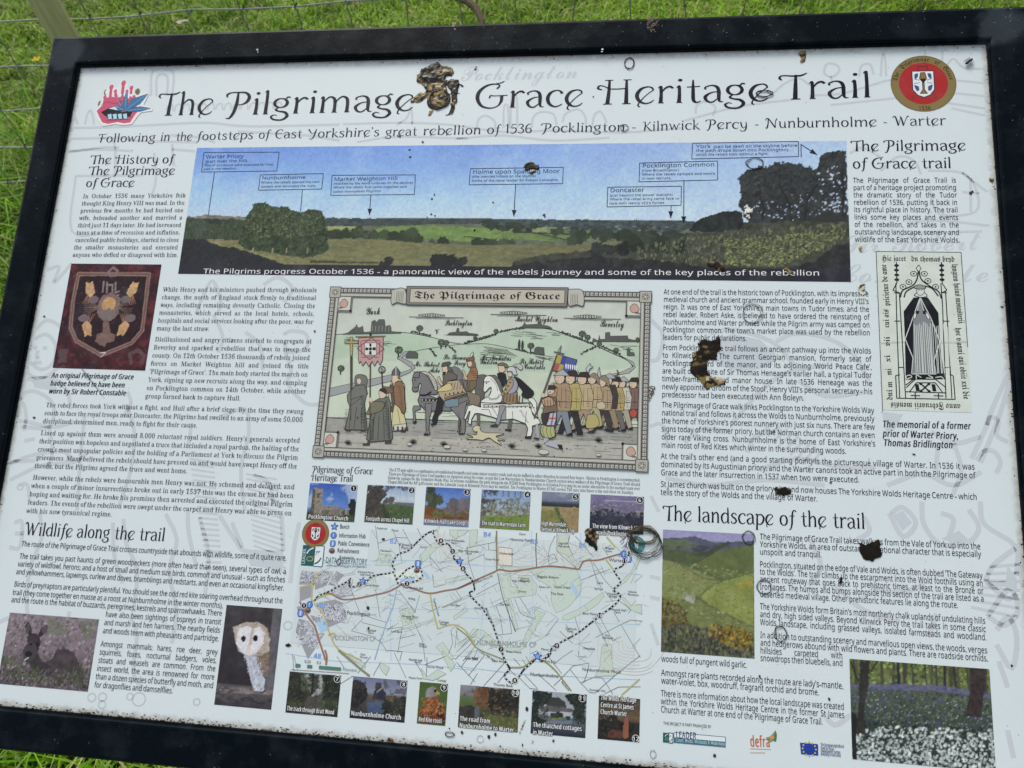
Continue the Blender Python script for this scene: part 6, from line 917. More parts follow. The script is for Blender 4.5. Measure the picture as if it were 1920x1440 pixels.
# hatching on ground and hills
rs = random.Random(8)
for k in range(120):
    x = rs.uniform(-182, 180); y = -52-rs.random()**1.3*42; t.line([(x, y), (x+rs.uniform(6, 26), y)], .35, (104, 100, 96))
for k in range(90):
    x = rs.uniform(-180, 186); y = -66-rs.random()*36; t.ell((x, y), rs.uniform(.4, 1.5), rs.uniform(.3, .6), (92, 88, 84), 8)
for (a, b, c_, n_, l_) in (((-169.7,41.2), (-112,43.7), 5, 16, 14), ((37.5,53), (96.8,50.7), 4, 12, 14), ((155.4,38.6), (190.6,38.5), 3, 6, 14), ((1.8,29.8), (29.4,30.4), 6, 12, 18), ((57.2,23), (86.6,21.4), 3, 7, 12)):
    for k in range(n_*2):
        x = a[0]+(b[0]-a[0])*rs.random(); y = a[1]-2-rs.random()*c_*2.4; t.line([(x, y), (x+l_*rs.uniform(.4, 1), y-rs.uniform(0, 1.5))], .35, (80, 88, 76))
t.sm([(-192,40),(-165,43),(-127,46),(-93,46),(-60,41),(-36,35),(-19,33)], .6); t.sm([(-19,33),(10,42),(24,49),(56,56),(85,54),(110,46),(133,38),(156,28),(178,18),(185,9)], .9); t.line([(-43,44),(-1,44)], .5); t.sm([(138,40),(169,43),(197,40)], .5); t.sm([(-82,22),(-59,27),(-22,33)], .5); t.sm([(-19,33),(11,34),(39,29),(64,24),(89,20)], .5); t.sm([(-188,-63),(-75,-61),(77,-61),(200,-61)], .8)
# roads
t.poly([(-187,-28),(-108,-8),(-89,-3),(-80,1),(-95,11),(-100,13),(-91,22),(-82,23),(-94,14),(-81,9),(-76,2),(-82,-4),(-107,-16),(-181,-37)], (160, 160, 160), O, .5)
t.poly([(185,11),(178,18),(167,25),(169,24),(185,16),(187,10),(180,3),(152,-3),(141,-8),(142,-16),(157,-24),(139,-19),(133,-10),(139,-3),(169,3)], (166, 168, 164), O, .5)
def tree(c, r):
    t.line([(c[0], c[1]-r*1.9), c], r*.35)
    for k in range(7): a = k*.9; t.ell((c[0]+r*.62*math.cos(a), c[1]+r*.55*math.sin(a)), r*.5, r*.46, (74, 82, 70), 10)
    for k in range(8): t.ell((c[0]+rs.uniform(-.7, .7)*r, c[1]+rs.uniform(-.6, .7)*r), r*.16, r*.12, (128, 140, 118), 7)
for c, r in (((-98.5,23.7), 5), ((-74.6,51.7), 4.2), ((-46.2,34.5), 4.4), ((-40.3,34.2), 3.6), ((19.9,50.2), 3), ((123.9,49), 4.2), ((130.3,45), 3.4), ((63.1,33.1), 4), ((144.3,37.4), 3), ((164.4,30.3), 3), ((-5.1,41.4), 2.4), ((-169.2,-1.2), 4.2), ((189,44), 2.4)): tree(c, r)
for c in [(49,34),(53,33)]: t.ell(c, 1.6, 6.5, (66, 72, 62), 12)
for a, b, n_ in (((-86,46.7), (-59.7,42.5), 12), ((-17,34.5), (21.7,46.7), 20), ((23.8,49.1), (55.7,55), 14), ((99.1,50.3), (137.6,36.6), 22), ((146.6,34.5), (168.9,24.7), 12), ((-60.9,26.3), (-50.8,16.7), 7), ((-36.5,29.8), (-26.7,22), 6), ((45.6,27.3), (66.2,23.2), 8), ((139.9,33.6), (122.4,24), 9)):
    for k in range(n_): f = (k+.5)/n_; t.ell((a[0]+(b[0]-a[0])*f+rs.uniform(-.8, .8), a[1]+(b[1]-a[1])*f+rs.uniform(0, 1.4)), rs.uniform(.9, 2), rs.uniform(.7, 1.5), (66, 72, 62), 8)
for k in range(9): x, y = (-35.4,31.2)[0]+40+k*3.4, (-2.9,31.5)[1]-k*.4; t.line([(x, y), (x+16, y-9)], .4, (96, 102, 88))
# skylines
def town(P): t.poly(P, (92, 94, 88), O, .35)
town([(-172,42),(-165,44),(-156,52),(-155,55),(-153,51),(-150,51),(-147,53),(-145,45),(-136,46),(-136,59),(-132,61),(-130,58),(-127,62),(-120,62),(-118,53),(-113,55),(-111,53),(-110,47),(-98,46),(-97,45)]); town([(-40,44),(-37,47),(-29,48),(-28,53),(-26,53),(-25,48),(-16,49),(-13,47),(-3,46),(-1,45)]); town([(49,55),(53,59),(54,62),(56,59),(70,60),(70,63),(74,63),(75,59),(83,58),(88,55)]); town([(136,40),(137,44),(143,41),(144,48),(145,43),(151,43),(151,51),(156,52),(157,47),(177,48),(178,44),(191,42),(191,41)]); town([(177,24),(177,31),(179,34),(180,31),(181,28),(185,28),(186,24)])
town([(-89,14),(-88,20),(-85,23),(-77,22),(-74,20),(-74,14)]); town([(67,23),(68,30),(71,32),(79,31),(80,22)]); t.line([(-53,45),(-53,50)], 1); t.line([(-56,49),(-50,51)], .5); t.line([(-55,51),(-51,47)], .5)
for k in range(6): t.line([(a, b) for a, b in [((-134.4,57.7)[0]+k*4.2, (-134.4,57.7)[1]-4), ((-134.4,57.7)[0]+k*4.2, (-134.4,57.7)[1]-11)]], .5, (170, 170, 160))
for c in [(-57,69),(44,74),(133,71)]:
    for k in range(-5, 6): r = 2.6*(1-abs(k)/8); t.ring((c[0]+k*3.1-4, c[1]-.5), r, r, .5, O, 12)
    t.line([(c[0]-32, c[1]-3), (c[0]+36, c[1]-3)], .7); t.line([(c[0]-24, c[1]-4.6), (c[0]+26, c[1]-4.6)], .4)
for s_, a, b, c_ in (('York', (-145,67.7), (-126.2,68.6), 8), ('Pocklington', (-43.7,56), (-9.5,56.7), 6.4), ('Market Weighton', (43,62.8), (94.1,63.3), 6.4), ('Beverley', (144.2,58.3), (172.6,58.4), 7.4), ('Mr. Robert', (-77.6,4.2), (-46.4,3.9), 5.4), ('Aske', (-58.8,-2.8), (-45.2,-3.1), 5.4), ('Sir Thomas', (-42.4,13.6), (-12.9,13.9), 5.4), ('Percy', (-29.2,6.9), (-14.4,6.9), 5.4), ('Mr. Nicholas', (3.2,13.9), (40.5,14), 5.4), ('Rudston', (2.6,9.2), (24.1,9.3), 5.4), ('Sir Robert', (50.5,10.7), (79.9,10.9), 5.4), ('Constable', (55.8,4.7), (81.7,4.5), 5.4)):
    for o_ in (0, .12): t.text('script', s_, (a[0]+o_, a[1]), (b[0]+o_, b[1]), c_*1.15, (62, 62, 60)); t.z += .0012
# monk with cross
t.cut('hills_and_towns', illus)
t.poly([(-159,13.9),(-156.1,14),(-152,-29.3),(-150.3,-65.7),(-151.5,-65.8),(-154.3,-29.4)], (96, 90, 70), O, .4); t.poly([(-161.9,38.6),(-158.2,38.7),(-156.2,15.2),(-159.2,15.1)], (176, 158, 110), O, .5); t.poly([(-168,33.4),(-151.1,33.8),(-150.8,30.6),(-167.7,30.2)], (176, 158, 110), O, .5)
GY = (118, 117, 110)
t.blob([(-150.5,-14.3),(-149.2,-9.6),(-143.4,-8.1),(-136.2,-10.4),(-134.2,-17.3),(-135.1,-23),(-132.5,-32.1),(-135.6,-29.9),(-138.4,-25.4),(-145.6,-23.4),(-149.4,-20)], GY, O, .7); t.poly([(-148.1,-14.2),(-144.2,-12.7),(-141.6,-15.8),(-142.9,-20.4),(-146.5,-19.9)], (214, 192, 172), O, .4)
t.poly([(-149.2,-22.3),(-137.6,-20.8),(-133.3,-29.9),(-135,-43.6),(-131.7,-60.5),(-128.6,-76.1),(-156.8,-76.7),(-154.2,-61.3),(-153.2,-47.7),(-156.6,-42.1),(-158,-34.1),(-153.3,-28.2)], GY, O, .8)
for P in ([(-151.1,-51),(-151.2,-74.8)], [(-144.4,-48.5),(-145.3,-76.2)], [(-138.5,-49.4),(-136.1,-75.3)], [(-133.9,-54.9),(-131,-75.1)], [(-136.5,-33.4),(-148.3,-44.1),(-153.8,-47.7)], [(-152.2,-39.6),(-138.7,-34.6)], [(-142.2,-59.8),(-141.7,-64.8)], [(-143.8,-61.5),(-140.3,-61.4)]): t.sm(P, .6)
t.line([(-157.6,13.4),(-150.2,-65.1)], 1.0, (70, 64, 56)); t.poly([(-156.2,-76.6),(-148.7,-76.9),(-149.7,-78.6),(-155.5,-78.3)], (70, 62, 56)); t.poly([(-137.2,-76.5),(-129.8,-75.6),(-130.2,-77.3),(-136.4,-78.5)], (70, 62, 56))
# banner of the procession
PK = (190, 152, 148)
t.line([(-136,43.3),(-128.7,-38.8)], 1.7, (88, 80, 66)); t.line([(-154.9,39.1),(-116.7,40.8)], 1.4, (128, 114, 88))
t.poly([(-150.6,37.7),(-119.5,39.6),(-117.7,11),(-120.2,3.9),(-124,9.6),(-126.9,2.6),(-130.9,8.9),(-134.4,1.8),(-138.5,8.1),(-142,2.2),(-145,8.5),(-146.5,5.5),(-148.3,10.1)], PK, O, .7); t.ring((-134.1,24.5), 17, 14, 1.2, (130, 84, 84), 4)
t.poly([(-142.3,31.4),(-127.7,32),(-126,16.6),(-140.6,16)], (216, 216, 208), O, .5); t.poly([(-136.4,30.9),(-133.5,31),(-133.4,25.7),(-127.8,26.5),(-127.4,22.4),(-133.1,22.8),(-131.9,17),(-135.4,16.9),(-135.2,22.8),(-140.5,22),(-140.9,25.8),(-135.4,25.4)], (38, 38, 40)); t.ring((-134.3,24.2), 2.4, 2.4, .7, (216, 216, 208))
for P in ([(-147.3,33.6),(-144.5,16.1)], [(-123.2,34.8),(-122.2,16.7)], [(-144.2,13.2),(-133.7,14),(-123.2,13.7)], [(-146.1,34.2),(-135.6,35.1),(-123.8,35.1)]): t.sm(P, 1.0, (130, 80, 82))
t.poly([(-136.5,45.7),(-137.4,42.1),(-135.4,39.2),(-134.1,42.2)], O)
# bishop
t.line([(-117.2,-4.1),(-114.6,-24.7)], 1.5, (66, 60, 52)); t.ring((-117.4,-1.5), 4, 4, 1.3, (66, 60, 52)); t.ring((-117.2,-1.8), 1.6, 1.6, .8, (66, 60, 52))
t.poly([(-103.4,-14),(-93.1,-12.6),(-87.4,-19.3),(-85.4,-37.4),(-83.3,-48.6),(-85.1,-55.4),(-80.7,-67.6),(-82.4,-75.5),(-97.1,-76.1),(-100.7,-60.5),(-104.5,-42.6),(-106.9,-26.7)], (206, 196, 150), O, .8); t.blob([(-98.6,-16.2),(-91.7,-15.4),(-86.8,-26.1),(-86,-36.3),(-83.6,-48.6),(-86.2,-55.5),(-91.4,-47.8),(-98.8,-41.3),(-101.2,-26.5)], (140, 108, 84), O, .8)
t.poly([(-105.6,-22.1),(-101.9,-17.4),(-97.6,-42.3),(-98.9,-53.7),(-103,-52.7),(-100.8,-44.7)], (98, 88, 82), O, .6); t.poly([(-99.9,-69.5),(-81.4,-66.5),(-80.7,-71),(-87,-74.5),(-98.2,-76.1)], (200, 198, 190), O, .7)
for x in range(4): t.poly([(a+x*5.6, b) for a, b in [(-98.1,-70.5),(-95.9,-70.2),(-95.1,-74.9),(-97.4,-75.2)]], (70, 66, 62))
t.poly([(-104.4,-8.3),(-104.3,-3.1),(-99.9,2.8),(-94.4,-3.4),(-94.6,-8)], (96, 98, 100), O, .7); t.line([(-100.1,2.2),(-99.2,-8.2)], 1, (200, 200, 196)); t.poly([(-103.8,-8.3),(-95.2,-8),(-94.2,-12.6),(-96.4,-15),(-101.8,-18.6),(-103.6,-14)], (216, 190, 166), O, .5); t.poly([(-96.9,-8.1),(-93.2,-10.9),(-94.8,-13.2),(-97.2,-11.6)], (120, 104, 80)); t.blob([(-115,-20.1),(-111.9,-22.3),(-103.8,-23.2),(-101,-28.8),(-107.8,-30.2),(-114,-24.7)], (124, 100, 84), O, .5); t.poly([(-87.5,-74.6),(-80.3,-73.2),(-81.7,-77.1),(-86.8,-77.3)], (60, 54, 50)); t.line([(-99.3,-49.2),(-98.9,-68.3)], .5); t.line([(-93.6,-49),(-88.7,-66.8)], .5)
# second monk
t.poly([(-117.6,-37.3),(-106.3,-34.7),(-102.2,-42.5),(-101.8,-53.8),(-96.4,-84.9),(-98.5,-87.2),(-122.1,-90.4),(-128.7,-87.3),(-125.2,-55.8),(-123.5,-48.9),(-131.4,-57.1),(-127.5,-43.4)], (112, 112, 104), O, .8); t.blob([(-127.6,-42.2),(-117.3,-40.7),(-110.2,-42.8),(-110.8,-49.6),(-118.4,-54.4),(-131.1,-57.1),(-129.2,-50.2)], (122, 118, 98), O, .7)
t.blob([(-118.4,-28.2),(-116.3,-25.3),(-111.1,-25.2),(-108.9,-30.2),(-109.7,-34.8),(-115.3,-37.3),(-118,-32.8)], (214, 190, 168), O, .5); t.blob([(-118.4,-27.7),(-116.4,-24.7),(-111.1,-24.8),(-108.5,-29.1),(-110,-31.4),(-113.7,-29.2)], (60, 54, 50), O, .4); t.ell((-128.6,-40), 3, 3.6, (214, 190, 168)); t.line([(-128.5,-41.1),(-123.8,-88.3)], 1.6, (88, 80, 66))
for P in ([(-122.5,-60.2),(-120.1,-88.1)], [(-115.7,-58.8),(-114.4,-87.9)], [(-110.4,-54.1),(-106.5,-86.4)], [(-105.1,-48.3),(-100.3,-85.1)], [(-107.1,-38.1),(-111.9,-49.6)], [(-120.7,-54.5),(-122.4,-87.1)]): t.sm(P, .6)
t.poly([(-126.8,-89.5),(-123.9,-90.5),(-124.1,-94.4),(-132.6,-94.7),(-132.2,-93.1),(-127.1,-92.3)], (84, 74, 64), O, .4); t.poly([(-103,-87.4),(-97.2,-88.3),(-97.6,-90.5),(-104.9,-91.9),(-105.6,-90.3)], (84, 74, 64), O, .4)
# grey horse and rider (far horses first)
t.cut('banner_and_clergy', illus); BRN = (104, 98, 92); DH = (122, 118, 118)
t.blob([(-31.8,3.4),(-27.1,5),(-21.2,1.8),(-17,-4.8),(-16.2,-9.6),(-8.7,-16.9),(-10.1,-24.6),(-20,-17.3)], DH, O, .6); t.blob([(-1.7,-7.2),(5.7,-4.1),(12.4,-5.8),(13.9,-16.2),(11.5,-23.9),(9.4,-35.2),(2.8,-35.5),(-0.7,-24.3)], BRN, O, .7); t.line([(4.2,-35.4),(6,-65.2)], 4, BRN)
t.blob([(-10.6,-24.6),(-0.5,-28),(5.3,-29.7),(5.8,-39.1),(-1.3,-45),(-9.4,-35.9)], (132, 120, 104), O, .6); t.line([(-2.9,-42.2),(-3,-48.8),(-8,-58.3)], 4, (128, 122, 118)); t.line([(44,-56.4),(42.7,-68.4)], 5, BRN); t.line([(38.2,-69.5),(45.6,-70.2)], 2.2, O)
t.blob([(-7.2,5),(-2.4,5.2),(0.8,-1.4),(0.4,-11),(-1.2,-14.8),(-10.8,-13.2),(-11.3,-5.6),(-8.7,-0.7)], (150, 112, 84), O, .7)
for k in range(4): t.line([(a+k*2.2, b-k*2.6) for a, b in [(-9.7,0.2),(-2.1,-0.6)]], .6)
t.poly([(-10.8,-12.2),(-0.5,-11),(0.8,-16.6),(-4.4,-24.4),(-8.1,-25.4),(-10.3,-20.8)], (120, 104, 84), O, .6); t.blob([(-12.9,12.6),(-8.7,14.1),(-3.8,11.9),(-2,5.2),(-7.1,3.6),(-12,5.9)], (124, 104, 88), O, .5); t.poly([(-12.5,11.1),(-7.6,12.2),(-6.4,7.9),(-8.1,5),(-11.5,5.9)], (214, 190, 166), O, .4); t.poly([(-14.3,12.1),(-12.6,15.9),(-5.1,18.1),(-4,15.2),(-5.7,12.3)], (132, 92, 78), O, .6); t.blob([(-9.7,16),(-8.6,21.4),(-5.9,23.4),(-6.1,19.5),(-7.9,17)], (204, 200, 186), O, .6); t.blob([(-18.3,0.9),(-15.4,0),(-13.2,-5.6),(-11,-9.4),(-13.7,-11.4),(-16.1,-4.8)], (206, 180, 156), O, .5)
t.poly([(-44.5,-35.2),(-26.3,-36.4),(-9.7,-30.2),(-6.5,-37.6),(-14.3,-47.3),(-25.6,-47.7),(-29.3,-49.7),(-38.7,-49.6),(-51.9,-50.5),(-59.7,-48.9),(-66.7,-43.5),(-69.6,-37.9),(-66.9,-28.3)], DH, O, .9)
t.poly([(-60.2,-41.4),(-51.7,-41.1),(-51.9,-50.5),(-53.3,-58.1),(-53.2,-73),(-51.4,-77.6),(-53.7,-79.1),(-58.9,-79.3),(-56.3,-76),(-57.9,-60.1),(-58.6,-50.7)], (128, 124, 122), O, .7); t.poly([(-65.7,-44.4),(-74.3,-44.7),(-75,-48.5),(-73.4,-56.9),(-73.2,-65.4),(-70.7,-66.2),(-70.2,-61.5),(-71.9,-51.2),(-65.4,-48.2)], (128, 124, 122), O, .7); t.poly([(-29.5,-46),(-9.4,-35.9),(-11.4,-49.1),(-9.3,-67.7),(-9.7,-76),(-16.2,-76.7),(-14.6,-72.5),(-15.4,-59.5),(-18.4,-56.8),(-22.5,-52.3)], (128, 124, 122), O, .7); t.poly([(-73.7,-64.5),(-68.7,-62.4),(-68.9,-65.2),(-72.1,-67)], O); t.poly([(-59,-77.9),(-53.3,-77.2),(-53.6,-79.6),(-58.8,-79.8)], O); t.poly([(-17.2,-75.8),(-11.2,-75.1),(-11.1,-77),(-16.7,-77.2)], O); t.poly([(-18.4,-56.8),(-15.5,-58.6),(-16.7,-69.8),(-15.5,-73.5),(-18.7,-74.5),(-17.7,-68)], (112, 108, 106), O, .6)
t.blob([(-78.6,-13.3),(-76.9,-4.6),(-71.7,-3),(-65,-2.8),(-57,-6.9),(-50.7,-14.4),(-46.8,-21.9),(-47.2,-29.6),(-57.2,-29.9),(-67.2,-31.2),(-68,-26.4),(-66.7,-18.7),(-69.2,-16.9),(-70.2,-22.7),(-70.4,-26.5),(-74.7,-27.6),(-77.7,-24.8),(-77.2,-19.1)], DH, O, .9); t.poly([(-76.4,-4.6),(-77.6,-2.2),(-74.5,-4.1)], DH, O, .5); t.poly([(-73.6,-3.6),(-73.3,-1.6),(-71.5,-3.5)], DH, O, .5)
t.blob([(-69.8,-3),(-63.1,-2.3),(-55.1,-5.9),(-48.8,-14.4),(-46.7,-23.8),(-50,-23.9),(-54.5,-14.5),(-60.8,-7.1)], (196, 190, 178), O, .7)
for k in range(14): a = .2+k*.075; x = -100.; t.line([((-67.3,-3.4)[0]+27*math.sin(a*1.35), (-67.3,-3.4)[1]-30*(1-math.cos(a*1.35))), ((-67.3,-3.4)[0]+22*math.sin(a*1.35)-1, (-67.3,-3.4)[1]-4-28*(1-math.cos(a*1.35)))], .5)
t.line([(-78.4,-10),(-70.2,-10.2),(-70.2,-3.5)], 1); t.line([(-76,-22.8),(-70.3,-21.7)], .8); t.ell((-75,-13.2), .9, .9, O, 8); t.line([(-68.1,-31.2),(-60.9,-31.9),(-53.6,-26.9)], 2.2, (40, 40, 42)); t.line([(-65.3,-37.3),(-46.3,-36.6)], 3.4, (44, 44, 46))
for k in range(6): t.ell(((-63.9,-37.2)[0]+k*4.4, (-63.9,-37.2)[1]), .9, .9, (190, 190, 184), 8)
t.poly([(-37.8,-34.9),(-19.9,-34.3),(-19.3,-43.7),(-35.2,-45.2)], (122, 140, 146), O, .6)
t.blob([(-45.9,-34.3),(-40,-31.2),(-37.6,-38.7),(-38.7,-50),(-43,-55.8),(-44.3,-64.3),(-47.1,-65.3),(-50.2,-60.8),(-46.5,-46.6)], (48, 46, 46), O, .6); t.poly([(-51.8,-65.5),(-44.4,-63.4),(-45.1,-66.7),(-50.7,-67.8)], (48, 46, 46))
t.poly([(-39.2,-14.1),(-21.3,-11.6),(-9.4,-28.3),(-37.6,-37.8),(-43.8,-31.3),(-45.1,-25.7)], (182, 164, 134), O, .7); t.line([(-37.9,-33.5),(-11,-25.5)], .9); t.line([(-37.3,-35.4),(-10.1,-27.2)], 1.4, (96, 72, 54)); t.line([(-36.7,-36.8),(-9.9,-28.3)], .8)
for k in range(9): t.line([(a+k*3.6, b+k*.4) for a, b in [(-36.3,-15.9),(-37.5,-25.4)]], .8, (88, 70, 52))
for k in range(7): t.ell(((-36.2,-30.1)[0]+k*5, (-36.2,-30.1)[1]+k*1.1), 1.1, 1.6, (92, 74, 56), 8)
t.blob([(-46.2,-23.8),(-33.4,-15.8),(-29.4,-19.5),(-30,-24.2),(-45.1,-26.6)], (206, 190, 136), O, .6); t.poly([(-41.8,-4.6),(-32.5,-1.4),(-23.6,-6),(-24.2,-10.7),(-33.6,-12.9),(-40.8,-19.8),(-40.5,-10.3)], (110, 102, 92), O, .8); t.poly([(-42.9,4),(-36.7,5.2),(-35.4,-0.5),(-37,-4.4),(-39.8,-5.5),(-42,-1.7)], (214, 188, 166), O, .5); t.blob([(-36.7,5.2),(-31.8,3.4),(-30.6,-1.4),(-33.4,-1.5),(-35.9,0.4)], (96, 92, 92), O, .5); t.poly([(-41.2,-1.7),(-37.2,-2),(-38.8,-6.4),(-40.8,-5.5)], (52, 44, 40)); t.poly([(-43.9,4.5),(-42.7,8.9),(-35.2,10.8),(-32.2,9.2),(-34.9,6.2),(-40.5,4.1)], (92, 86, 78), O, .7); t.blob([(-47.7,-9.5),(-45.4,-7.6),(-43.7,-12.3),(-39.9,-17.9),(-42.7,-18.9),(-46.4,-14.3)], (206, 180, 156), O, .6)
# white horse and knight
WH = (224, 224, 214)
t.blob([(24.7,9.8),(30.3,11.3),(36,9.1),(37.1,5.3),(29.6,6.1),(24.8,7.8)], (118, 104, 92), O, .6); t.poly([(25.3,7.4),(32.4,7.1),(34.5,1.5),(30,-1.5),(26.2,0.3)], (214, 188, 164), O, .5); t.poly([(24.4,-2.6),(29,-0.6),(34.7,-2.3),(37.1,-11.7),(32.8,-18.5),(27.6,-10.1)], (46, 44, 46), O, .6)
t.poly([(7.6,-38.1),(31.9,-38.2),(64.2,-36.2),(70.4,-51.7),(77.9,-56.1),(79.1,-60.6),(70,-63.7),(70.3,-70.1),(68.8,-77.5),(63.4,-77.7),(64.7,-66.7),(61.7,-61.3),(49.5,-57.1),(45.8,-56.3),(33,-58.2),(20.7,-54.5),(16,-53.7),(6.5,-51.2),(0.9,-51.4),(-2.4,-58.1),(-2.9,-65.6),(-6.8,-62.9),(-4.8,-48.8),(-5.8,-48.9),(-9.8,-59.3),(-12.2,-58.5),(-9.5,-49),(-8,-42.4),(-2.5,-40.8),(7.5,-43.7),(6.8,-39.1)], WH, O, 1.0)
t.poly([(61.5,-76.4),(69.6,-75.2),(68.9,-78.9),(62,-78.7)], O); t.poly([(-12.3,-57.1),(-8.9,-58.3),(-9.7,-60.7),(-12.2,-59.4)], (90, 86, 80)); t.line([(8.1,-46.5),(17.5,-46.2),(20.7,-53.5)], .6); t.line([(45.4,-47.1),(46.7,-56.3)], .6); t.line([(61.9,-46.5),(61.6,-60.4)], .6)
t.blob([(63.1,-31.6),(68.6,-30.5),(73.4,-35.9),(73.7,-43.3),(74.9,-49.7),(76,-53.4),(71.3,-49.9),(67.4,-44.4),(68.9,-38.8),(65.1,-35.2)], WH, O, .8); t.sm([(66,-34.3),(70,-41.6),(73.1,-48.9)], .5)
t.blob([(8.9,-10.7),(10.6,-6.9),(15.1,-4.8),(21.8,-5.6),(28.7,-12),(32,-21.3),(32.5,-30.7),(30,-37.4),(9.5,-38),(7.1,-36.3),(12.9,-31.4),(17.3,-27.5),(18.8,-19.9),(16,-20),(12.5,-24.8),(9.2,-23.9),(9.3,-17.3)], WH, O, .9); t.blob([(15.2,-5.3),(22.7,-4.6),(29.7,-12.9),(32.1,-24.1),(29.8,-24.2),(26.1,-15.9),(20,-7.5)], (112, 108, 102), O, .6)
t.sm([(17.2,-8.6),(24.2,-15.9),(26.5,-23.4)], .5); t.sm([(19,-23.6),(17.4,-28.4),(13,-33.2)], .5); t.ell((12.4,-14.4), .9, .9, O, 8); t.line([(8.6,-13.1),(16.5,-12.4)], .9); t.line([(14.6,-29.4),(18.6,-34),(27,-32.3),(29.1,-28)], 2.4, (170, 168, 160))
t.line([(9.7,-41.8),(30.2,-41.1),(46.9,-41.4),(64.3,-38.5)], 4.6, (200, 198, 190))
for k in range(17): t.ell(((11.6,-41.9)[0]+k*4.9, (11.6,-41.9)[1]), .8, .8, O, 8)
t.line([(9.6,-40.1),(64.3,-37.1)], .7); t.line([(9.8,-43.7),(64.4,-40.6)], .7); t.poly([(32.6,-42.9),(37.7,-42.7),(38.5,-57.5),(32.9,-57.7)], (150, 150, 146), O, .5); t.blob([(29.7,-41.1),(36.7,-40.9),(35.2,-47.4),(32.7,-53.1),(30.9,-62.4),(27.7,-64.4),(26.3,-62.6),(28.9,-51.4)], (150, 148, 152), O, .6); t.poly([(20.4,-65.1),(27.6,-62.6),(29.2,-66.2),(20.4,-66.5)], (70, 66, 64), O, .4)
t.blob([(45.1,-4.9),(52.8,-8.4),(63.4,-17.5),(69.2,-23),(68.5,-27.7),(62.2,-31.1),(55.5,-28.1),(56.2,-22.4),(50.3,-15.1)], (46, 44, 44), O, .8)
t.poly([(33.2,-26.9),(49.8,-23.6),(51.3,-36.6),(41.3,-39.3),(31.8,-35.9)], (146, 122, 98), O, .8)
for k in range(7): t.line([(a+k*3.7, b) for a, b in [(34.6,-27.8),(34.1,-36.3)]], 1.0, (84, 64, 48))
t.blob([(38.8,-7.9),(45.2,-6.8),(50.3,-15.1),(47.9,-23.6),(39.7,-26.7),(38.4,-19.2)], (158, 156, 172), O, .7); t.blob([(37.9,-9.8),(43.5,-8.7),(44.7,-15.3),(40.4,-22.9),(33.3,-28.8),(30.4,-27),(34.8,-21.2)], (170, 148, 112), O, .7)
for k in range(4): t.ell(((40.9,-12.6)[0]-k*2.2, (40.9,-12.6)[1]-k*4.4), 1.4, 1.2, (96, 78, 58), 8)
t.poly([(36.5,-0.4),(41.1,0.2),(43.2,-4),(40.5,-6),(37.7,-5.1)], (214, 188, 164), O, .4); t.blob([(36.3,4.4),(39.9,6.8),(45.6,5.6),(47.7,-0.1),(48.8,-2.9),(44.1,-3),(42.1,0.7),(36.5,0.6)], (196, 196, 196), O, .8); t.blob([(42.7,6.4),(44.4,9.3),(51,10),(54.9,5.8),(52.2,2.9),(47.4,6.6)], (206, 204, 196), O, .7); t.sm([(43.6,7.4),(48.2,8.5),(53.1,4.8)], .5)
for a, b, n_, l_, c in (((-136.4,-34.5), (-130.4,-75.1), 22, 7, O), ((-155.6,-53.4), (-154.6,-76), 12, 4, O), ((-106.9,-40.4), (-98.5,-86.1), 24, 6, O), ((-122.4,-61.3), (-121.2,-88.2), 14, 4, O), ((-92.5,-19.4), (-84.6,-54.3), 16, 5, (92, 70, 56)), ((-16.7,-9.6), (-11,-24.6), 10, 4, O), ((-59,-6), (-49.2,-22), 14, 4, (70, 68, 68)), ((-60.1,-43.2), (-54,-74), 16, 3, (80, 78, 76)), ((-18,-49.3), (-13.7,-72.5), 12, 4, (80, 78, 76)), ((56.3,-44.8), (66.2,-60.2), 12, 4, (120, 118, 110)), ((22.9,-44.1), (29,-53.2), 9, 3, (120, 118, 110))):
    for k in range(n_): f = (k+.5)/n_; x, y = a[0]+(b[0]-a[0])*f, a[1]+(b[1]-a[1])*f; t.line([(x-l_*rs.uniform(.4, 1), y+rs.uniform(-.3, .3)), (x, y-.6)], .4, c)
# dog
t.blob([(-0.7,-70.1),(1.8,-66.3),(7.4,-66.1),(8.6,-70.7),(12.5,-73.3),(19,-74),(26.4,-73.7),(37.5,-74.2),(28.4,-76.8),(29.4,-79.1),(37.9,-81.5),(37,-82.4),(29.6,-81.4),(34.4,-86.2),(33.6,-87.3),(26,-83.3),(19.3,-79.5),(12.1,-83),(7.4,-82.3),(-6.6,-81.9),(-5.7,-80.5),(0.8,-80.2),(-2.2,-77.6),(-6.9,-76.8),(-4.1,-75.8),(4.3,-76.8),(5,-72.7),(2.2,-73.2)], (204, 194, 160), O, .6)
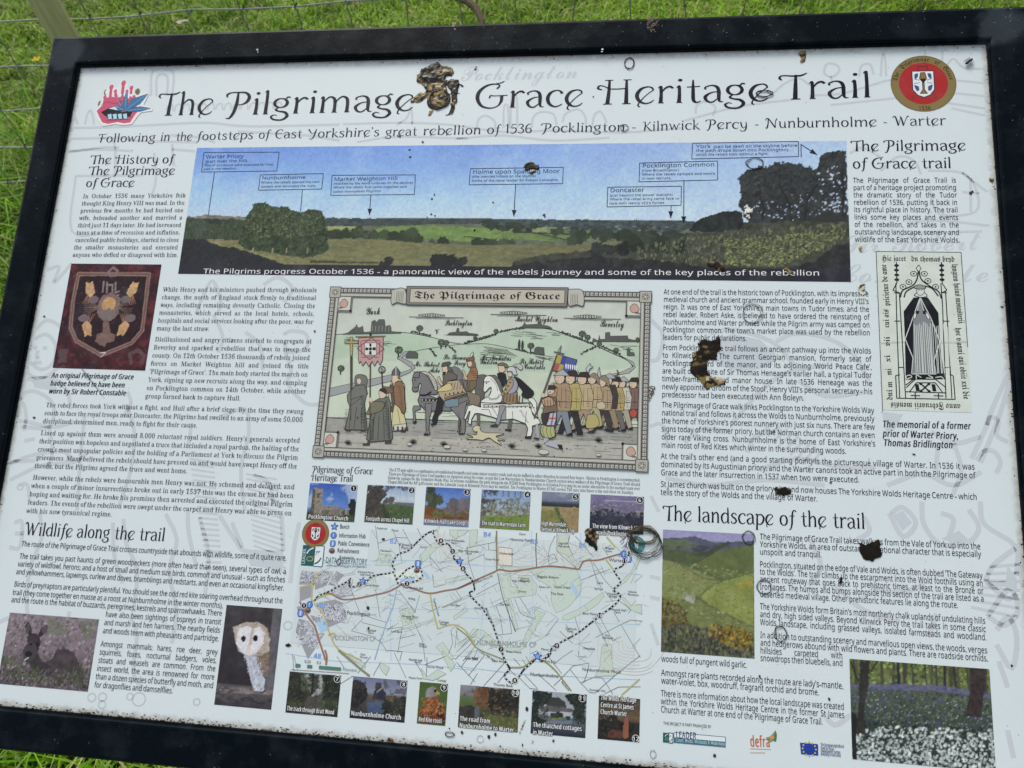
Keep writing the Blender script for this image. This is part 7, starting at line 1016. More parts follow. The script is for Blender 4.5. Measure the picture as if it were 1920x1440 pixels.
# standard bearer and flag
t.cut('horsemen_and_dog', illus)
t.line([(95.2,23.1),(71.8,-55.3)], 2.2, (96, 84, 72)); t.poly([(99.6,34.3),(98.4,25.1),(95.8,23.2),(95.7,27.4)], (150, 146, 140), O, .5); t.line([(91.2,26.3),(103.5,23.7)], 1.4, (90, 84, 76))
t.poly([(95.8,23.2),(118.9,17.1),(113.1,-3.1),(90.6,3.5)], (84, 96, 146), O, .7); t.poly([(95.8,22.9),(101.2,21.5),(98.9,11.7),(93.3,13)], (176, 158, 84)); t.poly([(93.3,12.7),(98.9,11.4),(96.4,2.5),(91,3.8)], (168, 92, 90)); t.poly([(98.9,11.4),(103.7,10.3),(101.6,1.4),(96.6,2.5)], (176, 158, 84)); t.poly([(101.2,21.5),(106.6,20.1),(103.7,10.6),(99.1,11.7)], (66, 80, 140))
for k in range(6): t.poly([(a+k*2.6, b-k*.3) for a, b in [(105.5,11.8),(106.7,11.9),(107,8.8),(106.7,5.8),(106,5.8),(105.4,8.8)]], (226, 228, 236))
SKN = (208, 184, 160); YB = (176, 156, 104)
def man(c, h, coat, legs, hat=0, shield=None, f=1):
    """c = feet centre, h = height in mm"""
    x, y = c; u = h/10
    t.poly([(x-u*.9, y+u*4.2), (x+u*.9, y+u*4.2), (x+u*1.9, y), (x+u*1.1, y), (x+u*.1, y+u*3), (x-u*1.2, y+u*.1), (x-u*1.9, y+u*.1)], legs, O, .5)
    for s in (-1, 1): t.poly([(x+s*u*1.5-u*.9, y-u*.1), (x+s*u*1.5+u*.4, y-u*.1), (x+s*u*1.5+u*.4, y+u*.5)], (50, 44, 42))
    t.poly([(x-u*1.2, y+u*7.8), (x-u*1.9, y+u*6), (x-u*1.3, y+u*3.6), (x+u*1.4, y+u*3.6), (x+u*1.6, y+u*6), (x+u*1.0, y+u*7.9)], coat, O, .6)
    for k in (-.6, 0, .6): t.line([(x+k*u, y+u*7.2), (x+k*u*1.3, y+u*4.0)], .45, (70, 60, 50))
    for k in range(9): t.line([(x+u*(.3+rs.random()*1.1), y+u*(3.8+k*.42)), (x+u*1.3, y+u*(3.7+k*.42))], .35, O)
    for k in range(4): t.line([(x-u*(1.4-.2*k), y+u*(.6+k*.7)), (x-u*(.7-.1*k), y+u*(.5+k*.7))], .35, O)
    t.line([(x-u*1.3, y+u*5), (x+u*1.4, y+u*5)], .8, (66, 56, 48)); t.poly([(x-u*1.1, y+u*7.0), (x-u*2.3, y+u*5.6), (x-u*2.0, y+u*5.0), (x-u*.6, y+u*6.0)], coat, O, .5); t.ell((x-u*2.3, y+u*5.3), u*.35, u*.35, SKN, 8)
    t.ell((x-u*.3, y+u*8.6), u*.85, u*.95, O, 14); t.ell((x-u*.35, y+u*8.55), u*.7, u*.8, SKN, 14); t.line([(x-u*.7, y+u*8.7), (x-u*.5, y+u*8.7)], .4); t.line([(x-u*.8, y+u*8.2), (x-u*.5, y+u*8.1)], .4)
    if hat == 0: t.poly([(x-u*1.2, y+u*9), (x-u*.7, y+u*9.8), (x+u*.5, y+u*9.9), (x+u*1.0, y+u*8.9)], (62, 54, 50), O, .4)
    elif hat == 1: t.poly([(x-u*1.4, y+u*9.0), (x+u*1.1, y+u*9.0), (x+u*.6, y+u*9.5), (x, y+u*10), (x-u*.8, y+u*9.5)], (170, 170, 172), O, .5)
    else: t.blob([(x-u*.9, y+u*9.2), (x, y+u*9.8), (x+u*.9, y+u*9.0), (x+u*.9, y+u*7.6), (x+u*.3, y+u*8.6)], (140, 128, 108), O, .5)
# the far crowd: packed heads and weapons
for k in range(120):
    c = ((145.2,-12.3)[0]+rs.random()**.8*65, 0); yy = (161.4,-11.8)[1]-rs.random()*16-(2 if c[0] < 160 else 0); t.ell((c[0], yy), 1.7, 1.9, O, 9); t.ell((c[0]-.2, yy-.2), 1.2, 1.3, rs.choice([SKN, (170, 166, 156), (120, 112, 100), (190, 170, 150)]), 9)
for P in ([(165.9,-5.7),(166.1,-14)], [(170.6,-7.9),(170.8,-15.1)], [(176.7,-6),(177.1,-24.4)], [(183.8,-5.2),(184,-17)], [(181,-5.2),(182.8,-9.9),(185.6,-5.1)], [(169.5,-8),(170.7,-10.3),(171.8,-7.9)]): t.line(P, .7)
t.line([(121.4,1.4),(107.1,-26.7)], 2.0, (96, 84, 72)); t.poly([(112.1,-9.7),(116.9,-4.2),(121.4,3.2),(122.1,-0.4),(124.4,-0.3),(121.6,-5.8),(116,-11.4)], (176, 178, 176), O, .6); t.line([(131.9,4.1),(122.3,-26.2)], 1.2); t.poly([(129.5,6.5),(134.6,13.2),(135.3,9.6),(138.3,9.1),(134.2,6.6),(132.6,0.5)], (190, 190, 186), O, .6); t.line([(148,-6.2),(145.8,-34.9)], 1.3); t.poly([(142.1,-4),(145.2,9.1),(147.9,-5)], (180, 182, 180), O, .6); t.line([(148.5,-5),(156.9,-15.5)], 1); t.line([(159.3,-17.8),(164.1,-2.2),(168.1,2.7),(165.7,6.3)], 1.4, (90, 84, 76))
for c, h, ct, lg, ht in (((187.1,-61.5), 60, (128, 100, 92), (90, 84, 80), 0), ((174,-63.2), 62, (196, 190, 176), (170, 160, 140), 1), ((166.1,-65.2), 64, YB, (112, 104, 98), 0), ((158,-63.8), 66, (70, 66, 64), (150, 130, 104), 1), ((151.2,-66.4), 67, (170, 148, 118), (66, 62, 60), 2), ((139.6,-62.7), 66, (182, 162, 128), (172, 164, 126), 2), ((128.3,-68.4), 72, (186, 166, 132), (160, 140, 120), 0), ((114.5,-71.3), 76, (178, 164, 104), (54, 50, 50), 0), ((102.3,-72.9), 78, (166, 140, 112), (128, 136, 146), 1)): man(c, h, ct, lg, ht)
t.blob([(133.4,-48.3),(143.8,-47.9),(147.1,-60.7),(132.7,-63.6)], (178, 164, 112), O, .6); t.blob([(143.5,-33.8),(150.4,-32.3),(153.9,-35.8),(152.9,-40.5),(144.8,-40.8)], (196, 180, 150), O, .6); t.ell((186,-44.6), 4.6, 5.2, O); t.ell((186,-44.6), 4, 4.6, (176, 84, 70))
t.line([(75,-61.1),(77.4,-77.4)], 3, (170, 166, 170)); t.poly([(71.8,-77.1),(78,-77.4),(78.1,-79.8),(72.8,-78.8)], (50, 46, 44)); t.line([(86.7,-75.9),(87,-82.3),(102.2,-86.4)], 5.4, (176, 176, 184)); t.poly([(99.8,-84.1),(105.7,-84.5),(106.8,-90.3),(102.3,-88.7)], (50, 46, 44)); t.blob([(80.3,-63.2),(84.9,-60.7),(93.2,-61.6),(96.9,-68.5),(96,-75.5),(85.6,-77.1),(80.1,-71.5)], (176, 176, 122), O, .8)
for k in range(4): t.sm([(a+k*4.4, b) for a, b in [(83.3,-63.1),(82.3,-69),(85,-76)]], .5)
t.poly([(80.2,-31.1),(87.1,-27.3),(96.6,-29.4),(98.3,-43.6),(96.7,-61.4),(83.8,-60.7),(80.4,-51.4),(82.4,-41.8)], (120, 104, 88), O, .8); t.blob([(79.1,-32.4),(88.3,-28.5),(95.7,-35.4),(92.3,-39.1),(82.9,-39.4)], (184, 150, 122), O, .7)
for k in range(6): t.line([(a+k*3.4, b) for a, b in [(82.6,-32.3),(83.8,-39.4)]], .8, (90, 64, 50))
t.blob([(79.8,-49),(86.8,-47.6),(96.1,-46.1),(98.2,-55.5),(95.5,-62.6),(85,-63),(80.7,-57.3)], (64, 56, 54), O, .7); t.poly([(89.7,-48.1),(97.3,-46.6),(97,-55.5),(95.5,-62.1),(86.2,-62.4),(88.5,-55.8)], (178, 186, 204), O, .5); t.line([(94,-47.3),(92,-62.2)], 1.8, (178, 90, 84)); t.line([(88.4,-54.1),(97.5,-53.7)], 1.8, (178, 90, 84)); t.poly([(85.6,-19),(91.5,-17.6),(94,-22.3),(90.6,-26),(85.8,-25)], SKN, O, .5); t.poly([(86.2,-20.1),(86.6,-14.7),(93.7,-14.5),(96.8,-17.4),(92.7,-19.9)], (64, 56, 50), O, .5); t.sm([(89,-14.6),(91.2,-11.8),(95.4,-12)], 1, (150, 130, 100)); t.line([(87.2,-23.1),(89.9,-22.7)], .8); t.ell((80.6,-26.9), 2.4, 2.6, SKN)
# plants and stones
for c in [(-151,-94),(-71,-90),(-34,-91),(47,-90),(78,-89),(147,-79)]:
    for k in range(7): a = .3+k*.4; t.line([c, (c[0]+5*math.cos(a), c[1]+5.4*math.sin(a))], .9)
for c, r in (((-29.5,-92.3), 4), ((84.6,-93.6), 6), ((14.7,-94.3), 3), ((-75.4,-91.1), 3), ((147.8,-94.2), 3), ((-7.8,-94.6), 3)): t.ell(c, r+.4, r*.45+.4, O, 14); t.ell(c, r, r*.45, (200, 196, 184), 14)
# corner pictures, frame and banner
t.cut('marching_crowd', illus); FR = (176, 172, 160)
for cx, cy, sx, sy in ((IX0+19, IY1-21, 1, 1), (IX1-19, IY1-21, -1, 1), (IX0+19, IY0+21, 1, -1), (IX1-19, IY0+21, -1, -1)):
    t.poly([(cx-9*sx, cy+9*sy), (cx+9*sx, cy+9*sy), (cx+9*sx, cy-9*sy), (cx-9*sx, cy-9*sy)], (204, 204, 192)); t.line([(cx+9*sx, cy+9*sy), (cx+9*sx, cy-9*sy), (cx-9*sx, cy-9*sy)], 2.2, (140, 136, 128)); t.line([(cx+9*sx, cy+9*sy), (cx+9*sx, cy-9*sy), (cx-9*sx, cy-9*sy)], .5); t.ell((cx+9*sx, cy-9*sy), 1.8, 1.8, O, 10)
    t.blob([(cx-3*sx, cy+5), (cx+1*sx, cy+6), (cx+5*sx, cy+1), (cx+3*sx, cy-4), (cx-2*sx, cy-5), (cx-6*sx, cy-1)], (196, 160, 146), O, .6)
    for k in range(4): t.line([(cx-(1+k)*sx, cy-4), (cx-(3+2*k)*sx, cy-7)], .6)
for (a, b, c_, d) in ((IX0, IX1, IY1-7, IY1), (IX0, IX1, IY0, IY0+7), (IX0, IX0+7, IY0, IY1), (IX1-7, IX1, IY0, IY1)): t.poly([(a, c_), (b, c_), (b, d), (a, d)], (96, 95, 90)); 
for (a, b, c_, d) in ((IX0+7, IX1-7, IY1-11.5, IY1-7), (IX0+7, IX1-7, IY0+7, IY0+11.5), (IX0+7, IX0+11.5, IY0+7, IY1-7), (IX1-11.5, IX1-7, IY0+7, IY1-7)):
    t.poly([(a, c_), (b, c_), (b, d), (a, d)], (168, 165, 155), O, .7); t.line([(a+1.5, (c_+d)/2), (b-1.5, (c_+d)/2)] if b-a > d-c_ else [((a+b)/2, c_+1.5), ((a+b)/2, d-1.5)], .9, (206, 204, 194))
t.flat = True
for i in range(76):
    x = IX0+9+i*(IX1-IX0-18)/75
    for y in (IY1-3.6, IY0+3.6): t.poly([(x-1.7, y-2), (x+1.7, y-2), (x+1.7, y+2), (x-1.7, y+2)], (186, 184, 174)); t.z += .0012; t.ell((x+.4, y-.3), .8, .9, (88, 86, 82), 6); t.z -= .0012
for i in range(40):
    y = IY0+9+i*(IY1-IY0-18)/39
    for x in (IX0+3.6, IX1-3.6): t.poly([(x-2, y-1.8), (x+2, y-1.8), (x+2, y+1.8), (x-2, y+1.8)], (186, 184, 174)); t.z += .0012; t.ell((x+.3, y-.3), .9, .8, (88, 86, 82), 6); t.z -= .0012
t.flat = False; t.z += .002
for x in (IX0+6, IX1-6):
    for y in (IY0+6, IY1-6):
        t.poly([(x-7, y-7), (x+7, y-7), (x+7, y+7), (x-7, y+7)], FR, O, .8)
        for k in range(5): a = k*1.2566; t.ring((x+2.3*math.cos(a), y+2.3*math.sin(a)), 1.8, 1.8, .5, O, 10)
        t.ell((x, y), 1.2, 1.2, (210, 208, 198), 10)
for P in ([(-114,100),(-98,102),(-94,83),(-106,84),(-113,82)], [(105,104),(122,103),(124,84),(116,85),(106,84)]): t.blob(P, (186, 184, 172), O, .8)
for k in range(5): t.line([((-106.9,98.5)[0]+k*2, 98), ((-106.9,98.5)[0]+k*2, 84)], .45); t.line([((108.6,101.7)[0]+k*2, 98), ((108.6,101.7)[0]+k*2, 84)], .45)
t.poly([(-95,105),(105,106),(104,82),(-94,81)], (132, 128, 120), O, .9); t.poly([(-90,102),(101,103),(101,86),(-90,84)], (192, 184, 168), O, .7); t.text('frak', 'The Pilgrimage of Grace', (-85,89.3), (96,91), 9.5, (34, 32, 32))
t.build('picture_border', 'beaded frame with corner roses and title scroll', illus)
# ================================================================ memorial print
p = Pic([(459.4,155.6),(551.6,155.2),(552.7,-29.1),(459.2,-32.4)], 1.2, 41); p.c[:] = (212, 218, 206); p.mul(.04, 12); p.poly([(458.3,47.2),(493.8,47.4),(551.5,50.8),(551.5,47.4),(518.9,46.9),(459.5,45.2)], (176, 180, 176), 1, a=.8); mem = p.build('memorial_print', 'cream print of a memorial brass of a prior under a gothic canopy')
t = Ink(.3, .0008); t.c = O = (38, 38, 44)
t.line([(459.4,155.6),(551.6,155.2),(552.2,43.3)], .7); t.line([(459.4,155.6),(459.5,-32.3)], .7)
for P in ([(479.5,117.2),(478.6,72),(478,-17)], [(482.8,105.9),(484.3,-16.8)], [(528,117.9),(528.4,92.5),(526.4,-15.4)], [(532.5,108),(532.6,-15.2)], [(480.5,117.2),(475.8,108.6),(482.8,105.9)], [(529.3,117.9),(533.9,109.5),(528.6,106.6)], [(474.9,-17.1),(474.9,8.6),(479.4,10)], [(474.9,-17.1),(535.9,-16.4),(535.3,10.3),(531.7,11.6)], [(476,72),(482.4,72.1)], [(477,105.8),(484,105.2)], [(527.4,106.5),(533.7,106.6)], [(527.9,73),(534.8,73.1)], [(478.5,18.2),(483.5,18.3)], [(527.3,19.5),(532.8,19.7)], [(484.7,-9.4),(526.8,-9.4)], [(485.5,-4.6),(495.4,5.1),(516.5,5.7),(527.1,-3.3)], [(488.4,-9.9),(496.4,1.1),(516.3,1.7),(523.1,-8.8)], [(485,-2),(494.2,5.7)]): t.line(P, 1.1)
for P in ([(483.5,100.2),(486.7,108.8),(497.3,114.6),(502.8,123.2),(505.2,139)], [(505.2,139),(506.7,123.3),(515.2,114.8),(524.9,107.9),(527.6,99.5)], [(487.6,100.3),(490.5,107.4),(499.8,113.2),(505.6,114.7),(517.5,112),(524.6,102.3)]): t.sm(P, 1.5)
for c in [(481.1,138.7),(480.8,133),(480.8,127.2),(480.7,121.5),(529.9,139.2),(529.7,133.5),(529.6,127.8),(529.5,122.1)]: t.ell(c, 2.8, 1.8, O, 8); t.line([(c[0], c[1]-4), (c[0], c[1]+4)], 1.2)
for c in [(487,113),(493.7,118.8),(499.3,128.9),(510.8,129),(514.2,120.5),(522.1,113.5)]: t.ring(c, 3.4, 3, .8, O, 9); t.ell(c, 1.2, 1, O, 6)
t.poly([(505.3,139.7),(502.2,135.3),(504.8,131.1),(507.6,135.4)], (210, 216, 204), O, .8)
t.poly([(497.8,100.4),(513.1,100.7),(523.5,82.7),(523.6,42.6),(526.4,6),(485.3,4.1),(486.4,49.9),(486.5,83.4)], (30, 30, 36))
t.poly([(505,100.6),(496.7,78),(486.7,51.3),(494.1,29.5),(491.9,11.1),(517.5,11.8),(515.8,26),(523.4,48.8),(515.5,75.5)], (30, 30, 36), (206, 212, 202), 1.0); t.poly([(504.9,99.1),(507.9,86.6),(515.5,75.5),(515.4,28.7),(517.5,12.5),(492.2,11.8),(494.4,29.5),(496.3,75.2),(500.9,86.4)], (132, 134, 136))
for k in range(22): x = 0; t.line([((497,72.4)[0]+k*1.95, (497,72.4)[1]-rs.random()*6), ((497,72.4)[0]+k*1.98+rs.uniform(-1, 1), (493.9,12.5)[1])], .7, (212, 216, 208))
for P in ([(504.9,99.1),(500.8,83.6)], [(504.9,99.1),(508.4,83.8)]): t.line(P, .7, (212, 216, 208))
t.poly([(500.2,85),(503.3,84.4),(502.5,80.9),(500,80.8)], (24, 24, 30)); t.poly([(507.2,85.1),(509.7,84.5),(509.5,80.7),(507,80.9)], (24, 24, 30)); t.blob([(496.7,79.4),(499.5,83.6),(499.8,78),(497.1,74.5)], (212, 216, 208), O, .6); t.blob([(510.9,83.8),(513.8,78.3),(512.9,74.1),(510,79.6)], (212, 216, 208), O, .6)
t.blob([(498.6,102.6),(501.9,106.2),(509.6,106.3),(512.5,102.1),(505.5,100.6)], (212, 216, 208), O, .9); t.blob([(502.2,111.8),(508.6,111.9),(509.6,106.3),(504.9,102.7),(501.7,106.2)], (212, 216, 208), O, .7); t.blob([(498.8,113.9),(505,115.8),(511,113.7),(509.8,110.8),(500.3,110.9)], (150, 150, 146), O, .8)
for c in [(504,109.3),(507.2,109.3)]: t.ell(c, .8, .6, O, 6)
t.sm([(486,4.8),(491.8,7.7),(489.4,9.7),(485.5,7.5),(488.1,3.8)], 1, (206, 212, 202)); t.sm([(501.7,7.3),(496.9,9.9),(496.6,5.1)], 1, (206, 212, 202)); t.sm([(509.3,10.2),(514.1,7),(506.7,6.8)], 1, (206, 212, 202)); t.sm([(516.7,7.8),(522.9,8.6),(525.2,6)], 1, (206, 212, 202))
for c in [(505.1,-4)]:
    for k in range(4): a = .785+k*1.571; t.line([c, (c[0]+6*math.cos(a), c[1]+6*math.sin(a))], 1.6); t.ell((c[0]+6*math.cos(a), c[1]+6*math.sin(a)), 1.7, 1.7, O, 8)
for c in [(494.6,-13.5),(518.8,-13)]: t.line([(c[0]-5, c[1]), (c[0]+5, c[1])], 1.1); t.line([(c[0], c[1]-4), (c[0], c[1]+4)], 1.1)
for c in [(496.1,-4.3),(498,-4.3),(513.5,-4),(515.4,-4)]: t.line([(c[0]-.5, c[1]+4), (c[0]+.5, c[1]-4)], 2)
t.text('frak', 'Hic jacet', (465.2,144), (491.7,144), 7, O); t.text('frak', 'dn thomas bryd', (497.3,144.1), (544.2,143.7), 7, O)
t.text('frak', 'pricietur de ame', (472,90.1), (469.9,140), 7, O); t.text('frak', 'cui ais', (470.3,64.2), (470.3,85.9), 6.6, O); t.text('frak', 'vii', (470.2,42.7), (470.3,53.7), 6.6, O); t.text('frak', 'xi', (470.2,24.1), (469.8,32.3), 6.6, O); t.text('frak', 'mi', (470.8,9.1), (470.6,16.6), 6.6, O); t.text('frak', 'dni m', (470.5,-19.3), (470.9,1.7), 6.6, O)
t.text('frak', 'lyngton huius monasterii', (540.6,140.8), (544,70.6), 7, O); t.text('frak', 'hoc v anni qui obiit xxi die', (540.2,65.6), (544.5,-16.1), 7, O); t.text('frak', 'anno Februarii mensis', (541,-21.5), (468.1,-22), 7, O)
t.build('memorial_drawing', 'black gothic lettering and canopy drawing', mem)
# ================================================================ trail map
O = (66, 66, 72)
t = Ink(.2, .0009); t.poly([(-196, -325), (-196, -236), (-114, -236), (-114, -193), (194, -193), (194, -325)], (208, 217, 217)); t.c = O; WD_ = (200, 212, 200); BLU = (122, 162, 214)
for P in ([(-100,-220),(-87,-219),(-83,-225),(-86,-232),(-104,-233)], [(-53,-221),(-44,-208),(-32,-201),(-29,-206),(-38,-215),(-41,-221),(-50,-227)], [(-20,-188),(2,-187),(-2,-192),(-12,-198),(-19,-193)], [(-71,-277),(-62,-273),(-56,-277),(-52,-293),(-65,-298),(-70,-284)], [(-109,-249),(-103,-246),(-99,-260),(-102,-261)], [(-21,-244),(4,-237),(7,-241),(-20,-248)], [(-22,-274),(7,-259),(7,-262),(-19,-274)], [(-8,-283),(6,-273),(8,-276),(-7,-287)], [(-75,-304),(-48,-294),(-30,-288),(-30,-290),(-48,-297)], [(-26,-317),(-18,-312),(-4,-328),(-11,-331)], [(-10,-188),(3,-187),(-3,-193),(-10,-196)], [(4,-187),(13,-186),(13,-203),(5,-206)], [(39,-230),(44,-225),(70,-224),(96,-223),(125,-223),(129,-225),(134,-241),(132,-251),(121,-264),(114,-269),(107,-272),(101,-260),(101,-245),(84,-237),(76,-228),(62,-227),(54,-230)], [(41,-234),(53,-232),(55,-246),(63,-248),(63,-234),(65,-234),(76,-233),(85,-244),(83,-254),(52,-260),(49,-260)], [(104,-187),(119,-186),(117,-196),(124,-211),(131,-218),(127,-222),(117,-209),(105,-205)], [(83,-270),(95,-273),(91,-279),(80,-299),(74,-311),(64,-317),(50,-316),(20,-304),(10,-304),(15,-295),(27,-296),(50,-313),(69,-311),(75,-295),(83,-279)], [(177,-247),(189,-258),(200,-257),(201,-267),(188,-263),(179,-252)], [(143,-258),(158,-246),(159,-251),(152,-260),(148,-263),(137,-270),(120,-279),(114,-278),(115,-274),(130,-267)], [(158,-305),(161,-301),(169,-301),(170,-318),(158,-319)], [(158,-311),(168,-307),(173,-333),(152,-335),(157,-325)], [(52,-261),(56,-261),(66,-292),(63,-294)], [(-125,-331),(-105,-342),(-105,-346),(-126,-335)], [(-88,-338),(-77,-343),(-80,-352),(-88,-345)], [(-18,-321),(-2,-334),(-7,-342),(-17,-327)], [(-41,-341),(-33,-350),(-22,-341),(-12,-345),(-26,-353),(-38,-352)], [(187,-224),(193,-212),(196,-203),(199,-205),(194,-217),(183,-233),(171,-243),(169,-242)]): t.poly(P, WD_, (132, 142, 128), .35)
t.poly([(-98,-243),(-81,-239),(-59,-232),(-46,-241),(-51,-245),(-72,-253),(-78,-248)], (222, 228, 218)); t.poly([(38,-204),(54,-205),(55,-224),(39,-224)], (228, 220, 208), O, .5); t.poly([(-74,-246),(-58,-244),(-54,-247),(-73,-250)], (176, 206, 232)); t.poly([(121,-237),(125,-239),(131,-248),(128,-253),(123,-245)], (176, 200, 230)); t.poly([(-48,-234),(-41,-239),(-37,-245),(-44,-243)], (168, 200, 232))
for k in range(260):                                            # woodland ticks and orchard dots
    P = rs.choice([((-99.6,-220), (-86.1,-231.1)), ((-69.3,-277), (-53.2,-294.3)), ((41.2,-235.2), (82.8,-254.4)), ((54.6,-263.1), (81.9,-287.3)), ((84.1,-227.9), (130.2,-263.8)), ((74.2,-274.3), (91.8,-300.1)), ((20.9,-302.8), (64.3,-314.3)), ((-98.9,-264.9), (-60.6,-293.7))])
    x = rs.uniform(P[0][0], P[1][0]); y = rs.uniform(P[1][1], P[0][1]); t.line([(x, y), (x+.7, y+1.3)], .4, (140, 156, 132))
t.cut('trail_map', None, 'printed map of the trail with dashed route, numbered stops and grey town streets')
tmap = [o for o in bpy.data.objects if o.name == 'trail_map'][0]
# contour lines
CT = (206, 178, 150)
for i in range(9):
    for cx, cy, sx, sy in (((69.7,-202)[0], (69.7,-202)[1], 1, 1), ((189.7,-298.6)[0], (189.7,-298.6)[1], 1, .9), ((132.8,-194.9)[0], (132.8,-194.9)[1], .8, .8), ((-9.6,-197)[0], (-9.6,-197)[1], .7, 1)):
        r = 6+i*4.2; a0 = rs.uniform(2.6, 3.4); t.sm([(cx+r*sx*math.cos(a)*(1+.12*math.sin(3*a+i)), cy+r*sy*math.sin(a)*(1+.1*math.cos(2*a))) for a in np.linspace(a0, a0+rs.uniform(2.0, 3.4), 10)], .32, CT)
for k in range(26):
    x = rs.uniform(-190, 190); y = rs.uniform(-315, -195); t.sm([(x+j*6, y+rs.uniform(-2.4, 2.4)+j*rs.uniform(-.6, .6)) for j in range(6)], .3, CT)
for P in ([(-195,-234),(-109,-233)], [(-126,-247),(-56,-276)], [(-111,-228),(-66,-225),(17,-225)], [(-105,-280),(-31,-278),(19,-273)], [(-8,-226),(36,-226),(127,-224),(200,-225)], [(-4,-284),(67,-283),(200,-278)], [(20,-187),(25,-241),(25,-282),(22,-328)], [(75,-184),(81,-267),(80,-324)], [(131,-183),(133,-241),(134,-320)], [(-200,-337),(-137,-341),(-39,-337),(21,-339)], [(-1,-336),(70,-339),(200,-335)], [(-88,-219),(-76,-336)]): t.line(P, .4, (160, 190, 226))
# field boundaries
FB = (100, 103, 108)
for P in ([(-108,-188),(-104,-205),(-100,-220)], [(-103,-208),(-82,-200),(-69,-200)], [(-86,-193),(-78,-208),(-73,-227)], [(-75,-190),(-62,-210)], [(-58,-188),(-52,-198),(-39,-208)], [(-77,-253),(-64,-244)], [(-129,-250),(-130,-260),(-124,-274),(-117,-287),(-104,-291),(-85,-295),(-88,-310),(-92,-316)], [(-101,-260),(-93,-290)], [(-113,-293),(-125,-307),(-102,-311),(-89,-317),(-81,-327)], [(-114,-297),(-83,-302),(-66,-299)], [(-83,-303),(-77,-298)], [(-66,-298),(-69,-327)], [(-52,-294),(-41,-313),(-37,-333)], [(-67,-311),(-50,-306)], [(-49,-263),(-53,-282)], [(-74,-259),(-52,-282)], [(-36,-239),(-33,-253),(-20,-249)], [(-40,-220),(-24,-236)], [(-8,-254),(-0,-264),(-22,-275)], [(-38,-281),(-24,-274)], [(-10,-298),(-7,-312),(-11,-324)], [(-3,-297),(-4,-317)], [(3,-315),(21,-295)], [(-3,-329),(19,-306)], [(17,-329),(22,-315)], [(1,-208),(14,-204),(34,-199),(35,-186)], [(27,-201),(27,-208),(36,-208)], [(5,-222),(22,-213),(23,-218)], [(2,-205),(5,-223),(13,-242)], [(55,-239),(63,-248)], [(16,-258),(42,-243)], [(39,-268),(51,-262),(59,-297),(42,-300)], [(39,-268),(45,-281),(49,-299)], [(60,-260),(67,-274),(72,-277),(85,-280)], [(65,-257),(79,-276)], [(95,-211),(102,-208),(106,-216),(97,-220),(95,-212),(97,-200),(102,-188)], [(104,-183),(105,-205),(127,-222)], [(118,-188),(117,-196),(123,-209)], [(125,-187),(146,-209)], [(158,-199),(165,-195)], [(156,-198),(162,-206)], [(131,-215),(143,-211),(148,-227),(156,-242)], [(146,-215),(160,-234),(170,-243)], [(160,-212),(170,-223)], [(133,-235),(165,-221)], [(160,-245),(169,-256)], [(177,-255),(189,-263),(186,-267)], [(148,-274),(165,-303),(161,-302)], [(156,-274),(170,-297),(179,-292)], [(179,-280),(200,-312)], [(151,-295),(188,-274),(201,-274)], [(171,-268),(177,-277)], [(112,-291),(127,-303)], [(118,-283),(128,-295)], [(128,-275),(133,-289)], [(96,-298),(110,-278)], [(-2,-321),(20,-300)], [(6,-330),(29,-300)], [(-2,-313),(10,-304)], [(-192,-337),(-188,-355)], [(-190,-339),(-184,-354)], [(-134,-366),(-118,-355)], [(-139,-336),(-129,-348)], [(-113,-352),(-100,-333)], [(-95,-353),(-88,-339)], [(-81,-325),(-64,-325),(-66,-335)], [(-73,-327),(-57,-353)], [(-48,-335),(-38,-348)], [(-37,-337),(-13,-326)], [(-35,-329),(-34,-350)], [(-1,-332),(21,-351)], [(4,-337),(16,-319)], [(13,-345),(30,-322)], [(31,-354),(52,-329)], [(46,-350),(53,-341)], [(16,-354),(23,-342)], [(58,-335),(66,-341)], [(70,-343),(82,-353),(91,-353)], [(75,-339),(90,-352)], [(91,-338),(111,-353)], [(108,-348),(114,-342),(128,-326),(145,-322)], [(125,-330),(137,-343),(151,-336),(160,-336),(172,-352)], [(137,-343),(147,-352),(153,-352),(173,-333),(200,-310)], [(145,-322),(144,-331),(140,-343)], [(81,-317),(88,-313)], [(107,-326),(116,-318),(127,-310)], [(101,-319),(116,-335)], [(133,-310),(134,-316),(143,-316)], [(163,-352),(178,-344),(201,-342)], [(62,-323),(70,-330)], [(72,-323),(77,-330)], [(76,-320),(80,-326)]): t.line(P, .5, FB)
for k in range(210):
    x, y, a = rs.uniform(-170, 195), rs.uniform(-322, -200), rs.choice([.5, 2.1, .9, 2.5])
    if x < -110 and y > -235: continue
    t.line([(x, y), (x+rs.uniform(6, 22)*math.cos(a), y+rs.uniform(6, 16)*math.sin(a))], .35, (136, 139, 144))
